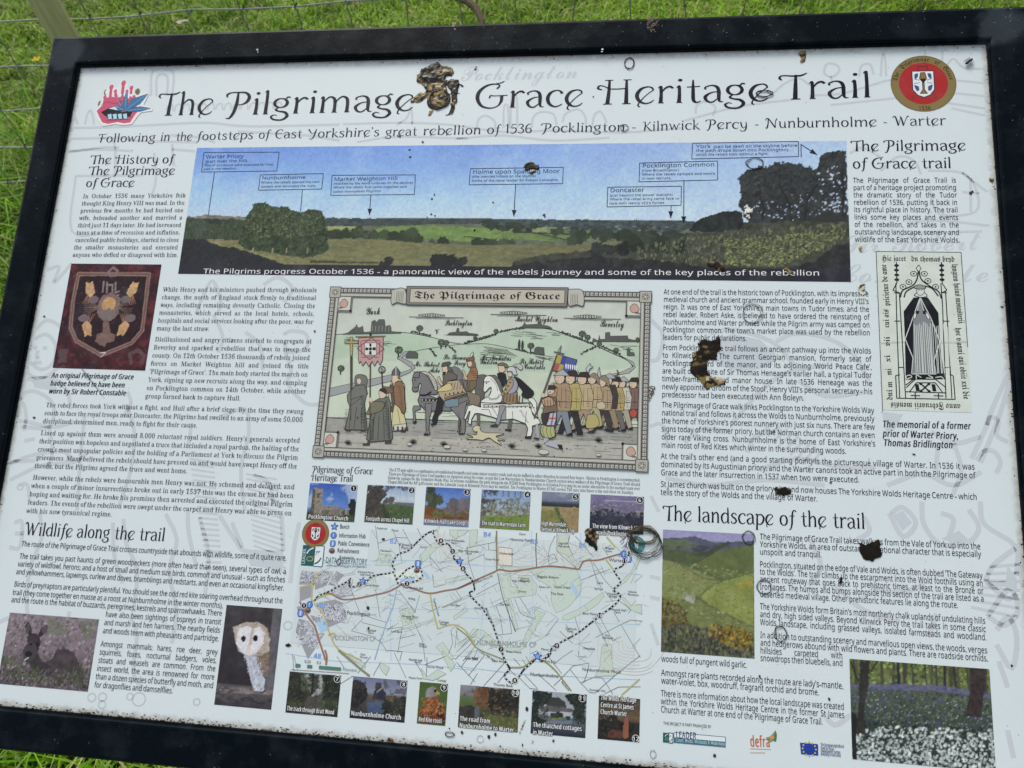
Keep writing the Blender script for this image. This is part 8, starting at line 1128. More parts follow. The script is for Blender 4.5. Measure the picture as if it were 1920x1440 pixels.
# the town: dense grey blocks cut by pale streets
URB = (158, 157, 164)
for P in ([(-192,-244),(-170,-245),(-177,-259),(-193,-260)], [(-169,-243),(-153,-243),(-160,-259),(-173,-265),(-175,-254)], [(-150,-242),(-140,-246),(-150,-259),(-158,-258)], [(-192,-263),(-178,-260),(-175,-272),(-190,-279)], [(-150,-259),(-131,-253),(-127,-268),(-142,-272),(-154,-266)], [(-173,-280),(-148,-274),(-138,-277),(-131,-295),(-152,-305),(-162,-290)], [(-193,-285),(-178,-282),(-176,-291),(-188,-297)], [(-189,-298),(-177,-300),(-165,-312),(-156,-312),(-173,-341),(-191,-312)], [(-176,-293),(-163,-295),(-161,-302),(-171,-300)]): t.poly(P, URB)
for k in range(520):
    P = rs.choice([((-193.6,-244.7), (-150,-257.5)), ((-170.5,-281.3), (-133.4,-298.6)), ((-190,-301.3), (-160.5,-329.4)), ((-150,-257.5), (-131.1,-269.3))]); x = rs.uniform(P[0][0], P[1][0]); y = rs.uniform(P[1][1], P[0][1]); a = rs.choice([.5, 2.07])+rs.uniform(-.15, .15); L = rs.uniform(2, 6); t.line([(x, y), (x+L*math.cos(a), y+L*math.sin(a))], .6, (218, 221, 226))
for k in range(90):
    P = rs.choice([((-193.6,-244.7), (-150,-257.5)), ((-170.5,-281.3), (-133.4,-298.6)), ((-190,-301.3), (-160.5,-329.4))]); x = rs.uniform(P[0][0], P[1][0]); y = rs.uniform(P[1][1], P[0][1]); t.ell((x, y), .8, .6, (92, 84, 98), 5)
for k in range(30): x, y = (172.6,-188.1)[0]+rs.uniform(0, 12), (173,-204.2)[1]+rs.uniform(-4, 16); t.line([(x, y), (x+3, y+4)], .8, (150, 140, 158))
t.poly([(-168,-301),(-157,-298),(-153,-308),(-161,-311)], (170, 202, 236)); t.text('gill', 'x', (-159.4,-302.7), None, 5, (90, 130, 200))
YR = (186, 180, 118); RR = (152, 118, 104)
for P in ([(-170,-245),(-176,-260),(-176,-279)], [(-192,-263),(-174,-258)], [(-181,-281),(-161,-270),(-149,-268)], [(-172,-281),(-161,-290),(-155,-301),(-149,-314),(-138,-328),(-110,-338)], [(-152,-314),(-145,-311),(-142,-318)], [(-37,-260),(-33,-275),(-25,-298)], [(160,-186),(170,-197)], [(160,-211),(170,-223)]): t.sm(P, 1.7, YR)
t.sm([(-25,-298),(-8,-292),(7,-298),(19,-313)], 1.5, YR); t.sm([(-4,-295),(10,-304),(22,-316),(51,-325)], 1.5, (150, 150, 110)); t.sm([(35,-186),(38,-231)], 1.6, (132, 132, 104)); t.sm([(39,-233),(47,-260),(63,-295)], .9, FB); t.sm([(81,-186),(81,-204),(83,-224)], 1, FB); t.sm([(58,-333),(74,-331),(88,-321),(105,-329),(117,-341),(127,-352)], 1.6, (156, 150, 104)); t.sm([(181,-352),(200,-334)], 1.4, YR); t.sm([(-138,-329),(-112,-346),(-99,-354)], 2.6, (140, 140, 112))
t.sm([(-190,-279),(-179,-294),(-169,-305),(-163,-318),(-152,-341)], 2.2, RR); t.sm([(-162,-268),(-153,-268),(-141,-273),(-126,-272),(-106,-267),(-88,-262),(-78,-257),(-72,-253)], 1.8, RR); t.sm([(-72,-253),(-60,-255),(-39,-260),(-20,-256),(-4,-252),(18,-241)], 1.8, RR); t.sm([(-6,-253),(11,-244),(35,-232),(41,-229),(54,-230),(71,-227),(95,-222),(112,-222),(128,-223),(131,-222),(136,-214),(151,-212),(166,-207),(178,-203)], 1.8, RR); t.sm([(-76,-258),(-79,-278),(-84,-293),(-90,-315),(-95,-336)], 1.0, (150, 176, 210)); t.sm([(-154,-330),(-151,-337),(-151,-346)], 2.2, RR)
t.cut('map_lines', tmap)
RT = ([(-173,-279),(-169,-272),(-159,-267),(-150,-262),(-134,-252),(-132,-249),(-132,-259),(-114,-253),(-106,-245),(-81,-239),(-84,-231),(-78,-219),(-66,-214),(-55,-202),(-45,-193),(-35,-189)], [(-40,-190),(-34,-201),(-28,-205),(-20,-204),(-12,-216),(-13,-219),(-1,-230),(3,-236),(10,-242),(14,-253),(8,-257),(19,-268)], [(-81,-240),(-76,-251),(-69,-252),(-53,-247),(-47,-242),(-50,-233),(-58,-231),(-66,-235),(-77,-247)], [(7,-258),(24,-272),(37,-289),(42,-301),(49,-318),(53,-326)], [(53,-326),(59,-335)], [(182,-208),(178,-217),(169,-222),(177,-234),(169,-243),(177,-248),(172,-258),(156,-271),(142,-283),(131,-292),(111,-304),(104,-309),(102,-317),(94,-322)], [(49,-316),(53,-327),(59,-334),(53,-342),(62,-349),(69,-342),(75,-333),(86,-323),(89,-320),(94,-324),(103,-312)], [(181,-198),(184,-197)])
for P in RT:
    P = crom([(x, y, 0) for x, y in P], 3)[:, :2] if len(P) > 9 else np.array(P); t.line(P.tolist(), 1.8, (34, 34, 40))
    L = 0; t.z += .003
    for a, b in zip(P[:-1], P[1:]):
        l = math.hypot(*(b-a)); n_ = 0
        while L < l:
            u = (b-a)/max(l, 1e-6); q = a+u*L; r_ = a+u*min(l, L+2.1); t.add(*ribbon([(q[0], q[1], .6), (r_[0], r_[1], .6)]), (228, 230, 232), 0); L += 4.6
        L -= l
    t.z += .002
t.cut('trail_route', tmap)
for s_, c, z_ in (('Pocklington', (-132.4,-289.5), 4.2), ('Kilnwick', (-77.8,-209.4), 3.4), ('Percy', (-75,-212.9), 3.4), ('The Park', (-69.4,-244.9), 2.6), ('Low Warrendale', (-24.2,-200.8), 2.4), ('Farm', (-16.6,-203.6), 2.4), ('High Warrendale', (-8.3,-211.8), 2.5), ('Farm', (1.1,-214.4), 2.5), ('Newcote Fields', (51.3,-196.2), 2.9), ('Farm', (61.3,-189.3), 2.5), ('Gildersdale', (39.4,-212), 2.6), ('Highcliff', (106.1,-197), 2.3), ('Plantation', (106.2,-200.2), 2.3), ('Great Wood', (24,-219.3), 2.2), ('Warter', (163.2,-212.8), 3.8), ('Skygate', (158.6,-199.3), 2.4), ('Farm', (159.8,-202.7), 2.4), ('Waddick', (162.3,-248.7), 2.4), ('Bridge', (164.7,-251.2), 2.4), ('Minthill Hall', (166.8,-265.3), 2.5), ('Farm', (170.8,-267.8), 2.5), ('Black Plantation', (136.2,-271.3), 2.4), ('Hillside', (185.4,-245), 2.2), ('Plantation', (184.8,-247.9), 2.2), ('Lairs', (151,-237.6), 2.4), ('Baggaby Bottom', (83.7,-234.9), 2.7), ('Smiths Wood', (103.7,-244.9), 2.3), ('Reservoir', (86.6,-245.9), 2.3), ('The Park', (99.9,-252.7), 2.8), ('The Belt', (43.3,-267.8), 2.4), ('High Wood', (56,-241.2), 2.3), ('Quarry', (65.4,-237.7), 2.3), ('(disused)', (64.9,-240.4), 2.3), ('Quarry', (63.1,-252.2), 2.3), ('Garforth', (118,-288.7), 2.5), ('Farm', (120,-291.4), 2.5), ('Pits', (161.7,-292.9), 2.3), ('(disused)', (158.6,-295.3), 2.3), ('Manor Farm', (92.3,-312.3), 2.4), ('Brass Wood', (53.6,-317.3), 2.4), ('Low Field', (8.4,-327.8), 2.6), ('Deepdale', (138.5,-307.8), 2.4), ('Springs', (148.3,-244), 2.3), ('Nunburnholme Wold', (138,-330.2), 3.4), ('Nunburnholme', (81.5,-339.7), 3.6), ('East End', (96.6,-324.5), 2.5), ('Thorney Bank', (41.5,-353.1), 2.7), ('Partridge Hall', (146.6,-350.2), 2.2), ('South Bridge', (38.4,-328.3), 2.2), ('Methill Hall', (-55.6,-334.1), 2.4), ('Farm', (-48.8,-336.2), 2.4), ('Thieves Wood', (-35.2,-339.9), 2.3), ('Mount Farm', (-54.2,-353), 2.2), ('Cottage', (-21.6,-353.3), 2.3), ('Low Field', (8.4,-327.7), 2.5), ('Owl', (-112.2,-332.6), 2.4), ('Wood', (-112.5,-335.5), 2.4), ('Cottage', (-24.7,-291.2), 2.6), ('Farm', (-22.7,-293.9), 2.6), ('Kilnwick Percy', (-67.8,-287.8), 2.3), ('Wood', (-62.7,-290.1), 2.3), ('Low Barn', (-78.4,-305.2), 2.3), ('Clayfield', (-107.7,-306.1), 2.4), ('Farm', (-105.6,-308.8), 2.4), ('West', (-45.4,-316.6), 2.4), ('Wood', (-45.2,-319), 2.4), ('Kilnwick Percy', (-124.2,-242.3), 2.3), ('Golf Club', (-121.4,-245.3), 2.3), ('Warrendale Hill', (-69.1,-256.6), 2.6), ('Home', (-52.7,-210.2), 2.2), ('Spring Wood', (-114.1,-256.5), 2.2), ('Plantation', (-99.2,-217), 2.3), ('Reservoir', (-105.9,-191.7), 2.3), ('Wood', (-88.6,-193.2), 2.3), ('Riding', (-61.6,-268.3), 2.3), ('Wold Farm', (15,-273.7), 2.3), ('Old Barn', (-12.7,-272.1), 2.2)): t.text('gill', s_, c, None, z_, (52, 52, 58), xs=.95)
t.text('gill', 'POCKLINGTON CP', (-146.5,-318.6), (-95.7,-316.2), 5.2, (150, 152, 156)); t.text('gill', 'NUNBURNHOLME CP', (20.3,-312.1), (86.9,-309.9), 5.4, (146, 152, 148)); t.text('gill', 'Low Mill Lane', (23.7,-319.5), (42.6,-328.5), 2.4, (60, 60, 66)); t.text('gill', 'Yorkshire Wolds Way', (27,-271.8), (38.3,-293.7), 2.4, (60, 60, 66)); t.text('gill', 'Kilnwick Percy Hill', (13.4,-246.7), (34.1,-237.3), 2.5, (60, 60, 66)); t.text('gill', 'Nunburn', (115.5,-343.9), (123.9,-352.5), 2.4, (60, 60, 66)); t.text('gill', 'Yapham Lane', (-33.3,-265.3), (-25.8,-284.4), 2.4, (60, 60, 66))
for s_, c in (('82', (-89.4,-207.1)), ('84', (20.1,-193.2)), ('85', (74.4,-198)), ('86', (129.1,-198.9)), ('48', (-167.7,-284)), ('48', (-166.7,-339.2))): t.text('sansb', s_, c, None, 5.0, (118, 160, 222))
IB = (62, 98, 172)
def star(c, r):
    t.poly([(c[0]+(r if k % 2 == 0 else r*.42)*math.sin(k*math.pi/5), c[1]+(r if k % 2 == 0 else r*.42)*math.cos(k*math.pi/5)) for k in range(10)], (128, 164, 220), IB, .9)
def hub(c, r): t.ell(c, r, r, IB); t.ell(c, r*.82, r*.82, (96, 132, 200)); t.raw('sansb', '?', (c[0]-r*.36, c[1]-r*.5), (1, 0), r, 1, (214, 226, 240)); t.z += .003
def conv(c, r): t.poly([(c[0]-r*.8, c[1]+r), (c[0]+r*.8, c[1]+r), (c[0]+r, c[1]), (c[0]+r*.7, c[1]-r), (c[0]-r*.7, c[1]-r), (c[0]-r, c[1])], (118, 148, 210), IB, .8); t.line([(c[0], c[1]+r*.7), (c[0], c[1]-r*.7)], r*.5, (206, 218, 238))
def refr(c, r): t.ell(c, r, r*.85, (92, 74, 72)); t.ell((c[0]-r*.1, c[1]+r*.2), r*.7, r*.4, (158, 128, 116)); t.ell(c, r*.3, r*.2, (60, 48, 48), 8)
t.cut('place_names', tmap); SYM = lambda f, c, r: (f(c, r), t.cut('map_symbol', tmap)); SYM(star, (-117,-251.3), 4.4); SYM(star, (-5.3,-222.2), 4.4); SYM(star, (88.7,-319), 5); SYM(hub, (-177.7,-281.7), 4.0); SYM(hub, (179.6,-203.8), 4.0); SYM(conv, (-187.5,-291.8), 3.6); SYM(conv, (184.9,-208.7), 3.4); SYM(conv, (-53.6,-228.2), 3.6); SYM(refr, (-178.9,-287.9), 3.4); SYM(refr, (-54.4,-235.7), 3.4)
for n_, c in (('1', (-184.3,-283.1)), ('2', (-120.5,-255)), ('3', (-64.7,-251)), ('4', (-28.9,-200.8)), ('5', (-14.3,-211.9)), ('6', (-0.8,-230.4)), ('7', (47.9,-314.4)), ('8', (65,-346)), ('9', (109.3,-306.4)), ('10', (155.2,-271.1)), ('11', (180.4,-210.9)), ('12', (185.2,-203.2))): t.cut('stop_marker', tmap); num(t, c, n_, 2.9)
t.cut('stop_marker', tmap)
t.ell((193.4,-192.9), 10.5, 10.5, (226, 230, 230), 28); t.ell((193.4,-192.9), 9.6, 9.6, (84, 134, 136), 28); t.text('sansb', 'N', (191.2,-196.8), (195.4,-196.8), 5.5, (226, 232, 230)); t.poly([(193,-188),(190,-192),(192,-192),(192,-193),(195,-193),(195,-191),(196,-191)], (84, 134, 136), (226, 232, 230), .9)
t.cut('compass', tmap)
# scale bar
for P in ([(-187,-349),(-181,-349)], [(-173,-349),(-167,-349)], [(-159,-349),(-133,-349)]): t.line(P, 3.6, (82, 128, 108))
t.line([(-192,-354),(-123,-353)], .5); t.text('gill', '0.25', (-176.6,-345.3), None, 3, (80, 80, 86)); t.text('gill', '0.5', (-162.2,-345.4), None, 3, (80, 80, 86)); t.text('gill', 'Kilometres', (-130.9,-350.4), (-114.2,-350.3), 3.4, (120, 150, 160))
t.build('scale_bar', None, tmap)
# legend
t = Ink(.3, .003); L_ = (56, 60, 68)
star((-157.4,-191.6), 4.6); hub((-157.4,-201.8), 3.9); conv((-157.4,-211.3), 3.2); refr((-157.6,-219.5), 3.6)
for s_, a, b in (('Bench', (-150.8,-193.6), (-139.2,-193.4)), ('Information Hub', (-150.9,-203.7), (-118.5,-203.1)), ('Public Convenience', (-151.2,-212.8), (-113,-212.2)), ('Refreshments', (-151,-221.2), (-124.5,-220.7))): t.text('gill', s_, a, b, 5.2, L_)
t.text('gill', 'Produced by', (-147.8,-227.6), (-130,-227.4), 3.4, (96, 100, 108)); t.text('gill', 'DATA OBSERVATORY', (-163.9,-233.6), (-114,-232.8), 6.6, (84, 120, 130)); t.ring((-147.8,-231.7), 2.4, 3.4, 1, (60, 70, 100)); t.text('gill', 'www.eastriding.gov.uk/dataobs', (-162.4,-237.7), (-115.2,-236.4), 3.2, (104, 120, 128))
t.build('map_legend', 'legend with star, question mark and cup symbols')
# ================================================================ seals and logos
def seal(c, R_, lab):
    t = Ink(.3, .004); t.ell(c, R_, R_, (124, 106, 62), 44); t.ell(c, R_*.965, R_*.965, (134, 117, 72), 44); t.ell(c, R_*.75, R_*.75, (172, 44, 44), 40)
    k = R_/36.; S = lambda P: [(c[0]+x*k, c[1]+y*k) for x, y in P]
    t.poly(S([(-12, 16), (12, 16), (12, -8), (7, -15), (0, -18), (-7, -15), (-12, -8)]), (228, 232, 240), (60, 50, 66), 1.2*k)
    t.poly(S([(-2.4, 14), (2.4, 14), (4, 6), (1, 2), (1, -8), (4, -13), (-4, -13), (-1, -8), (-1, 2), (-4, 6)]), (140, 108, 62), (36, 34, 40), .7*k); t.poly(S([(-3, 6), (3, 6), (0, 0)]), (28, 28, 36))
    for sx in (-1, 1):
        t.blob(S([(5*sx, 13), (9*sx, 12), (9*sx, 6), (6*sx, 8)]), (66, 84, 130)); t.blob(S([(5*sx, -4), (10*sx, -2), (8*sx, -9), (5*sx, -9)]), (66, 84, 130)); t.line(S([(4*sx, 4), (10*sx, 6)]), .8*k, (110, 120, 150)); t.line(S([(4*sx, 1), (10*sx, 0)]), .8*k, (110, 120, 150))
        t.text('frak', 'T' if sx < 0 else 'S', (c[0]+(-14 if sx < 0 else 9)*k, c[1]-20*k), None, 5*k, (112, 62, 44))
    t.line(S([(-5, 17), (-5, 22), (5, 22), (5, 17)]), 1.1*k, (96, 50, 48))
    if R_ > 20:
        tx = 'The . Pilgrimage . of . Grace'; a = 3.02; rr = R_*.80
        wtot = t.width('frak', tx)*6.0
        for ch in tx:
            w_ = t.width('frak', ch)*6.0*.92; am = a-w_/2/rr; t.raw('frak', ch, (c[0]+rr*math.cos(a), c[1]+rr*math.sin(a)), (math.sin(am), -math.cos(am)), 6.0, .92, (58, 44, 30)); a -= w_/rr
        t.z += .004; t.text('gill', '1536', (c[0]-7, c[1]-R_*.95), (c[0]+7, c[1]-R_*.95), 5.6, (58, 44, 30))
    t.build('logo', lab)
seal((521.1,370.4), 37.3, 'round red and gold seal in the upper right corner'); seal((-179.6,-200.9), 16.6, 'small round red and gold seal beside the map legend')
def leader(P, lab, w=1):
    t = Ink(.3, .004); (x0, y1), (x1, y0) = P; h_ = y1-y0; xm = x0+(x1-x0)*.58
    t.poly([(x0, y0), (xm, y0), (xm, y1), (x0, y1)], (44, 92, 98)); t.poly([(xm, y0), (x1, y0), (x1, y1), (xm, y1)], (222, 228, 230), (44, 92, 98), .9)
    c = ((x0+x1)/2+.06*h_, (y0+y1)/2); r = h_*.38
    t.line([(c[0]+r*math.cos(a), c[1]+r*math.sin(a)) for a in np.linspace(1.7, 2.9, 8)], h_*.06, (222, 228, 230)); t.line([(c[0]+r*math.cos(a), c[1]+r*math.sin(a)) for a in np.linspace(4.9, 6.1, 8)], h_*.07, (40, 50, 60))
    t.ring((c[0]-r*.5, c[1]-r*.4), r*.42, r*.28, h_*.035, (176, 176, 104), 16); t.line([(c[0]-r*.2, c[1]-r*.2), (c[0]+r*.7, c[1]+r*.6)], h_*.03, (120, 140, 90))
    for k in range(4): t.ell((c[0]+r*(.3+.14*k), c[1]+r*(.5+.1*(k % 2))), h_*.03, h_*.03, (50, 70, 60), 7)
    if h_ > 20: t.text('gill', 'LEADER', (x0+4.4, y0+2), (x0+4.4, y1-4), 3.6, (206, 220, 220))
    return t
leader((((-193.2,-214.9)[0], (-193.2,-214.9)[1]), ((-167.2,-238.4)[0], (-167.2,-238.4)[1])), '').build('logo', 'square teal and white emblem under the small seal')
t = leader(((225.6,-385.9), (236,-395.6)), ''); t.poly([(237,-385),(290,-385),(290,-390),(237,-390)], (224, 230, 232), (60, 90, 120), .6); t.poly([(237,-390),(290,-390),(290,-395),(237,-395)], (62, 108, 122)); t.text('sansb', 'LEADER', (238.8,-390), (260.1,-389.7), 6.6, (44, 62, 104)); t.text('serif', 'Coast, Wolds, Wetlands & Waterways', (238.8,-393.8), (289.5,-393.5), 3.8, (206, 220, 224)); t.text('gill', 'THIS PROJECT IS PART FINANCED BY', (225.6,-378), (275.5,-377.5), 3, (80, 84, 90)); t.build('logo', 'teal banner logo with the word leader at the foot of the panel')
t = Ink(.3, .004); t.text('sansb', 'defra', (315,-392.1), (335.5,-390.7), 10.5, (196, 104, 62)); t.blob([(331,-382),(336,-380),(341,-374),(340,-382),(335,-386)], (130, 150, 96)); t.blob([(341,-375),(342,-378),(341,-385),(338,-383)], (84, 120, 76)); t.ell((337.1,-381.3), 2.4, 1.8, (206, 150, 90))
for k in range(2): t.line([((314.9,-394.2)[0], (314.9,-394.2)[1]-k*3.8), ((335.9,-393.1)[0]-k*6, (335.9,-393.1)[1]-k*3.8)], .5, (196, 150, 126))
t.build('logo', 'orange lettering with a green leaf at the foot of the panel')
t = Ink(.3, .004); t.poly([(365,-384),(383,-384),(383,-395),(366,-395)], (38, 66, 152)); c = (374.2,-389.4)
for k in range(12): t.ell((c[0]+6.6*math.sin(k*math.pi/6), c[1]+6.6*math.cos(k*math.pi/6)), 1.0, 1.0, (190, 180, 90), 6)
for s_, a, b in (('The European Agricultural', (385.6,-385.6), (408.6,-385.3)), ('Fund for Rural', (385.5,-388.8), (398.4,-388.6)), ('Development: Europe', (385.4,-391.8), (405,-391.4)), ('investing in rural areas', (385.4,-394.6), (405.4,-394.3))): t.text('sansb', s_, a, b, 3.2, (84, 96, 130))
t.build('logo', 'blue flag with a ring of yellow stars and small lettering')
# ================================================================ damage: melted blotches, rings, specks
def blotch(P, lab, pitch=.9, h=.7, gold=.5, e=1.1, name='melted_patch', pale=None):
    xs = [q[0] for q in P]; ys = [q[1] for q in P]; m_ = e+1
    nx = int((max(xs)-min(xs)+2*m_)/pitch); ny = int((max(ys)-min(ys)+2*m_)/pitch); sd = int(abs(xs[0]*3+ys[0]))
    X, Y = np.meshgrid(np.linspace(min(xs)-m_, max(xs)+m_, nx), np.linspace(min(ys)-m_, max(ys)+m_, ny))
    Xw = X+(fbm(X, Y, 5, sd, 3)-.5)*4*e; Yw = Y+(fbm(X, Y, 5, sd+9, 3)-.5)*4*e
    M = inpoly(Xw, Yw, P) & (fbm(X, Y, 9, sd+4, 3) > .10)
    q = M[:-1, :-1] & M[1:, :-1] & M[:-1, 1:] & M[1:, 1:]
    cnt = np.zeros(M.shape)
    for a, b in ((0, 0), (0, 1), (1, 0), (1, 1)): cnt[a:a+q.shape[0], b:b+q.shape[1]] += q
    n1 = fbm(X, Y, 7, sd+20, 3); n2 = fbm(X, Y, 13, sd+31, 3); Z = np.where(cnt >= 4, .75+h*np.maximum(0, n1-.3)*2, .62)
    g = np.clip((n2-(1-gold)+.06)/.12, 0, 1)[..., None]*np.clip((fbm(X, Y, 4, sd+50, 3)-.36)/.14, 0, 1)[..., None]
    c = np.array((.010, .007, .003))*(1-g)+np.array(pale or (.26, .18, .06))*g; c = c*(.7+.6*fbm(X, Y, 5, sd+40, 2)[..., None])
    i = np.arange(M.size).reshape(M.shape); Q = np.stack([i[:-1, :-1], i[:-1, 1:], i[1:, 1:], i[1:, :-1]], -1)[q]
    if not len(Q): return
    u, inv = np.unique(Q, return_inverse=True); V = np.stack([X, Y, Z], -1).reshape(-1, 3)[u]*.001
    return bpart(name, tmesh(name, V, inv.reshape(Q.shape), M_BURN, c.reshape(-1, 3)[u], True), lab)
blotch([(-108,396),(-101,406),(-90,412),(-81,416),(-73,411),(-62,408),(-56,401),(-60,394),(-67,395),(-68,389),(-50,390),(-48,384),(-50,368),(-50,356),(-53,351),(-57,358),(-60,371),(-66,382),(-62,361),(-66,351),(-78,348),(-88,354),(-91,364),(-100,357),(-112,357),(-113,362),(-101,372),(-92,374),(-99,382),(-107,388)], 'large black and gold melted patch burnt into the title', gold=.52, h=1.2, e=.8)
blotch([(-87,338),(-86,346),(-78,348),(-79,343),(-84,338)], 'small dark drip under the large melted patch', e=1); blotch([(-60,357),(-52,357),(-52,348),(-54,340),(-57,337),(-59,338),(-56,346)], 'dark drip at the foot of the word of', e=.6)
blotch([(42,265),(45,270),(51,272),(61,268),(63,262),(59,259),(52,261),(45,258),(42,260)], 'round black melted spot on the panorama sky', e=1); blotch([(47,259),(58,260),(57,254),(50,253)], 'gold foot of the melted spot on the panorama sky', e=1.5, gold=.95)
blotch([(281,53),(284,46),(283,39),(287,34),(281,29),(281,21),(271,19),(269,11),(273,2),(282,-3),(290,-4),(290,-9),(280,-9),(269,-15),(265,-9),(255,-1),(249,8),(249,17),(253,22),(253,31),(259,34),(257,42),(267,47),(271,43),(278,46)], 'large brown melted patch over the right text block', gold=.42)
blotch([(265,4),(289,-0),(291,-5),(278,-7),(267,-5)], 'pale frayed edge of the large brown patch', gold=1, pale=(.5, .46, .38)); blotch([(268,139),(272,142),(281,141),(289,135),(289,128),(283,129),(276,134),(269,135)], 'dark melted spot on the right of the panorama caption', gold=.3, e=1); blotch([(354,135),(360,136),(367,131),(367,126),(360,125),(358,130)], 'small brown melted spot at the right end of the panorama caption', gold=.5, e=1)
blotch([(342,-122),(353,-120),(362,-123),(360,-129),(351,-131),(343,-130)], 'dark melted spot in the lines about the church', e=1); blotch([(135,-182),(139,-177),(145,-177),(149,-181),(152,-187),(150,-193),(152,-200),(149,-203),(146,-199),(140,-197),(136,-194),(137,-188)], 'brown and cream melted patch over the top right of the map', gold=.34, pale=(.34, .27, .14))
blotch([(430,-177),(436,-179),(445,-175),(449,-171),(451,-177),(453,-187),(450,-193),(443,-196),(434,-194),(430,-187)], 'dark brown melted patch in the landscape text', gold=.3); blotch([(408,-215),(411,-213),(413,-220),(410,-223),(407,-221)], 'tiny brown melted drip in the landscape text', e=.6); blotch([(376,417),(387,418),(387,410),(384,402),(380,401),(379,410),(376,413)], 'brown melted spot above the word Trail', e=1, gold=.6)
blotch([(-73,-417),(-71,-415),(-67,-415),(-64,-418),(-65,-420),(-73,-420)], 'small curled brown leaf crumb on the lower edge', pale=(.4, .22, .1), gold=1, e=1, h=3, name='dirt_crumb')
blotch([(73,-397),(77,-388),(81,-382),(82,-383),(78,-392),(74,-401),(72,-402)], 'scuffed olive scar between the lane and cottage photographs', gold=.8, pale=(.3, .3, .2), e=1); blotch([(84,-410),(88,-405),(92,-404),(89,-408),(85,-410)], 'small scuffed scar under the lane photograph', gold=.7, pale=(.6, .58, .5), e=.8); blotch([(310,211),(314,214),(321,208),(319,199),(314,194),(310,201)], 'pale peeled patch on the panorama trees', gold=1, pale=(.75, .76, .72), e=2); blotch([(437,114),(446,116),(449,105),(439,101)], 'pale worn patch at the end of the first right text line', gold=1, pale=(.72, .68, .58), e=2.5, h=.4)
blotch([(-203,-327),(-197,-325),(-193,-328),(-197,-330),(-202,-330)], 'small dark pit beside the owl photograph', e=.6); blotch([(439,165),(444,162),(445,154),(440,155)], 'small tan stain above the memorial print', gold=1, pale=(.6, .48, .3), e=1, h=.4); blotch([(586,247),(593,247),(592,241),(587,243)], 'small brown stain by the right rail', gold=.7, e=1)
def ringmark(c, rx, ry, lab, loops=2, r=.45, seed=1, col=(.03, .022, .014), j=.08):
    rr = random.Random(seed); Vs, Fs = [], []
    for L in range(loops):
        ph = rr.uniform(0, 6); sx, sy = rr.uniform(.86, 1.06), rr.uniform(.86, 1.06); ox, oy = rr.uniform(-j, j)*rx, rr.uniform(-j, j)*ry
        r *= .62 if L == 0 else 1; P = [((c[0]+ox+rx*sx*math.cos(a)*(1+.07*math.sin(3*a+ph)))*.001, (c[1]+oy+ry*sy*math.sin(a)*(1+.06*math.cos(5*a+ph)))*.001, .00075+.0003*L) for a in np.linspace(0, 2*math.pi, 41)[:-1]]
        V, F = tube(P, r*.001, 5, True); b = len(Vs); Vs += V; Fs += [tuple(i+b for i in f) for f in F]
    me = tmesh('ring_mark', [tuple(v) for v in Vs], Fs, M_BURN, np.tile(col, (len(Vs), 1)), True); bpart('ring_mark', me, lab)
ringmark((170.3,407), 6, 7.5, 'small dark ring mark under the upper rail', 3, .5, 1); ringmark((324.3,266.9), 10, 8, 'ring mark above the trees of the panorama', 3, .4, 2); ringmark((335.6,360.1), 10, 4, 'flat crescent ring mark through the word Heritage', 4, .5, 3, j=.25)
ringmark((319.6,78.7), 11, 12, 'ring mark in the first right text block', 2, .4, 4, (.12, .1, .08)); ringmark((314.2,-178.3), 7, 7, 'ring mark on the top right of the valley photograph', 3, .35, 5, (.06, .05, .05)); ringmark((330.7,-229.6), 7.5, 7.5, 'ring mark round the word Iron', 3, .35, 6, (.06, .05, .05)); ringmark((347,-276.8), 7, 8, 'ring mark on the word addition', 3, .4, 7)
ringmark((165.8,316.9), 4.5, 5, 'small ring mark after the word Pocklington in the subtitle', 2, .5, 8, (.1, .08, .06)); ringmark((202.4,-188.7), 17, 16, 'large tangle of ring marks round the compass on the map', 8, .42, 9, j=.22); ringmark((200.5,-182.5), 15, 9, 'gold rimmed rings above the compass on the map', 7, .45, 10, (.10, .075, .03), j=.2); ringmark((-74,361.7), 14, 14, 'dark ring inside the large melted patch', 3, 1.3, 11, (.05, .035, .02)); ringmark((30.6,-408), 3.5, 3.5, 'faint small ring under the lane photograph', 1, .4, 12, (.5, .5, .48)); ringmark((215.3,-407.9), 3, 4, 'tiny curl left of the foot logos', 1, .4, 13, (.2, .2, .2)); ringmark((-3.5,-406.9), 5, 2.4, 'small white eyed scratch under the red kite photograph', 2, .5, 14)
# specks of dirt scattered over panel and rails, crumbs along the lower edge
rs = random.Random(21); V, F, C = [], [], []
def crumb(x, y, z, a, b, h, col):
    i = len(V); k = 6; ph = rs.uniform(0, 6)
    for j in range(k): th = ph+j*2*math.pi/k; rr = rs.uniform(.7, 1.2); V.append(((x+a*rr*math.cos(th))*.001, (y+b*rr*math.sin(th))*.001, z*.001))
    V.append((x*.001, y*.001, (z+h)*.001)); C.extend([col]*(k+1)); F.extend([(i+j, i+(j+1) % k, i+k) for j in range(k)])
for _ in range(200): crumb(rs.uniform(-590, 590), rs.uniform(-418, 418), .45, rs.uniform(.25, .6), rs.uniform(.25, .6), .2, rs.choice([(.05, .045, .03), (.09, .07, .04), (.3, .29, .26), (.02, .02, .02)]))
for c in [(-28,407),(-29,404),(-108,290),(-106,280),(-73,222),(-70,228),(-72,201),(-67,199),(-77,197),(64,194),(72,198),(71,200),(6,217),(-15,180),(-125,310),(-122,309),(-91,301),(126,361)]: crumb(c[0], c[1], .6, rs.uniform(.8, 2), rs.uniform(.8, 2.2), .8, (.04, .03, .02))
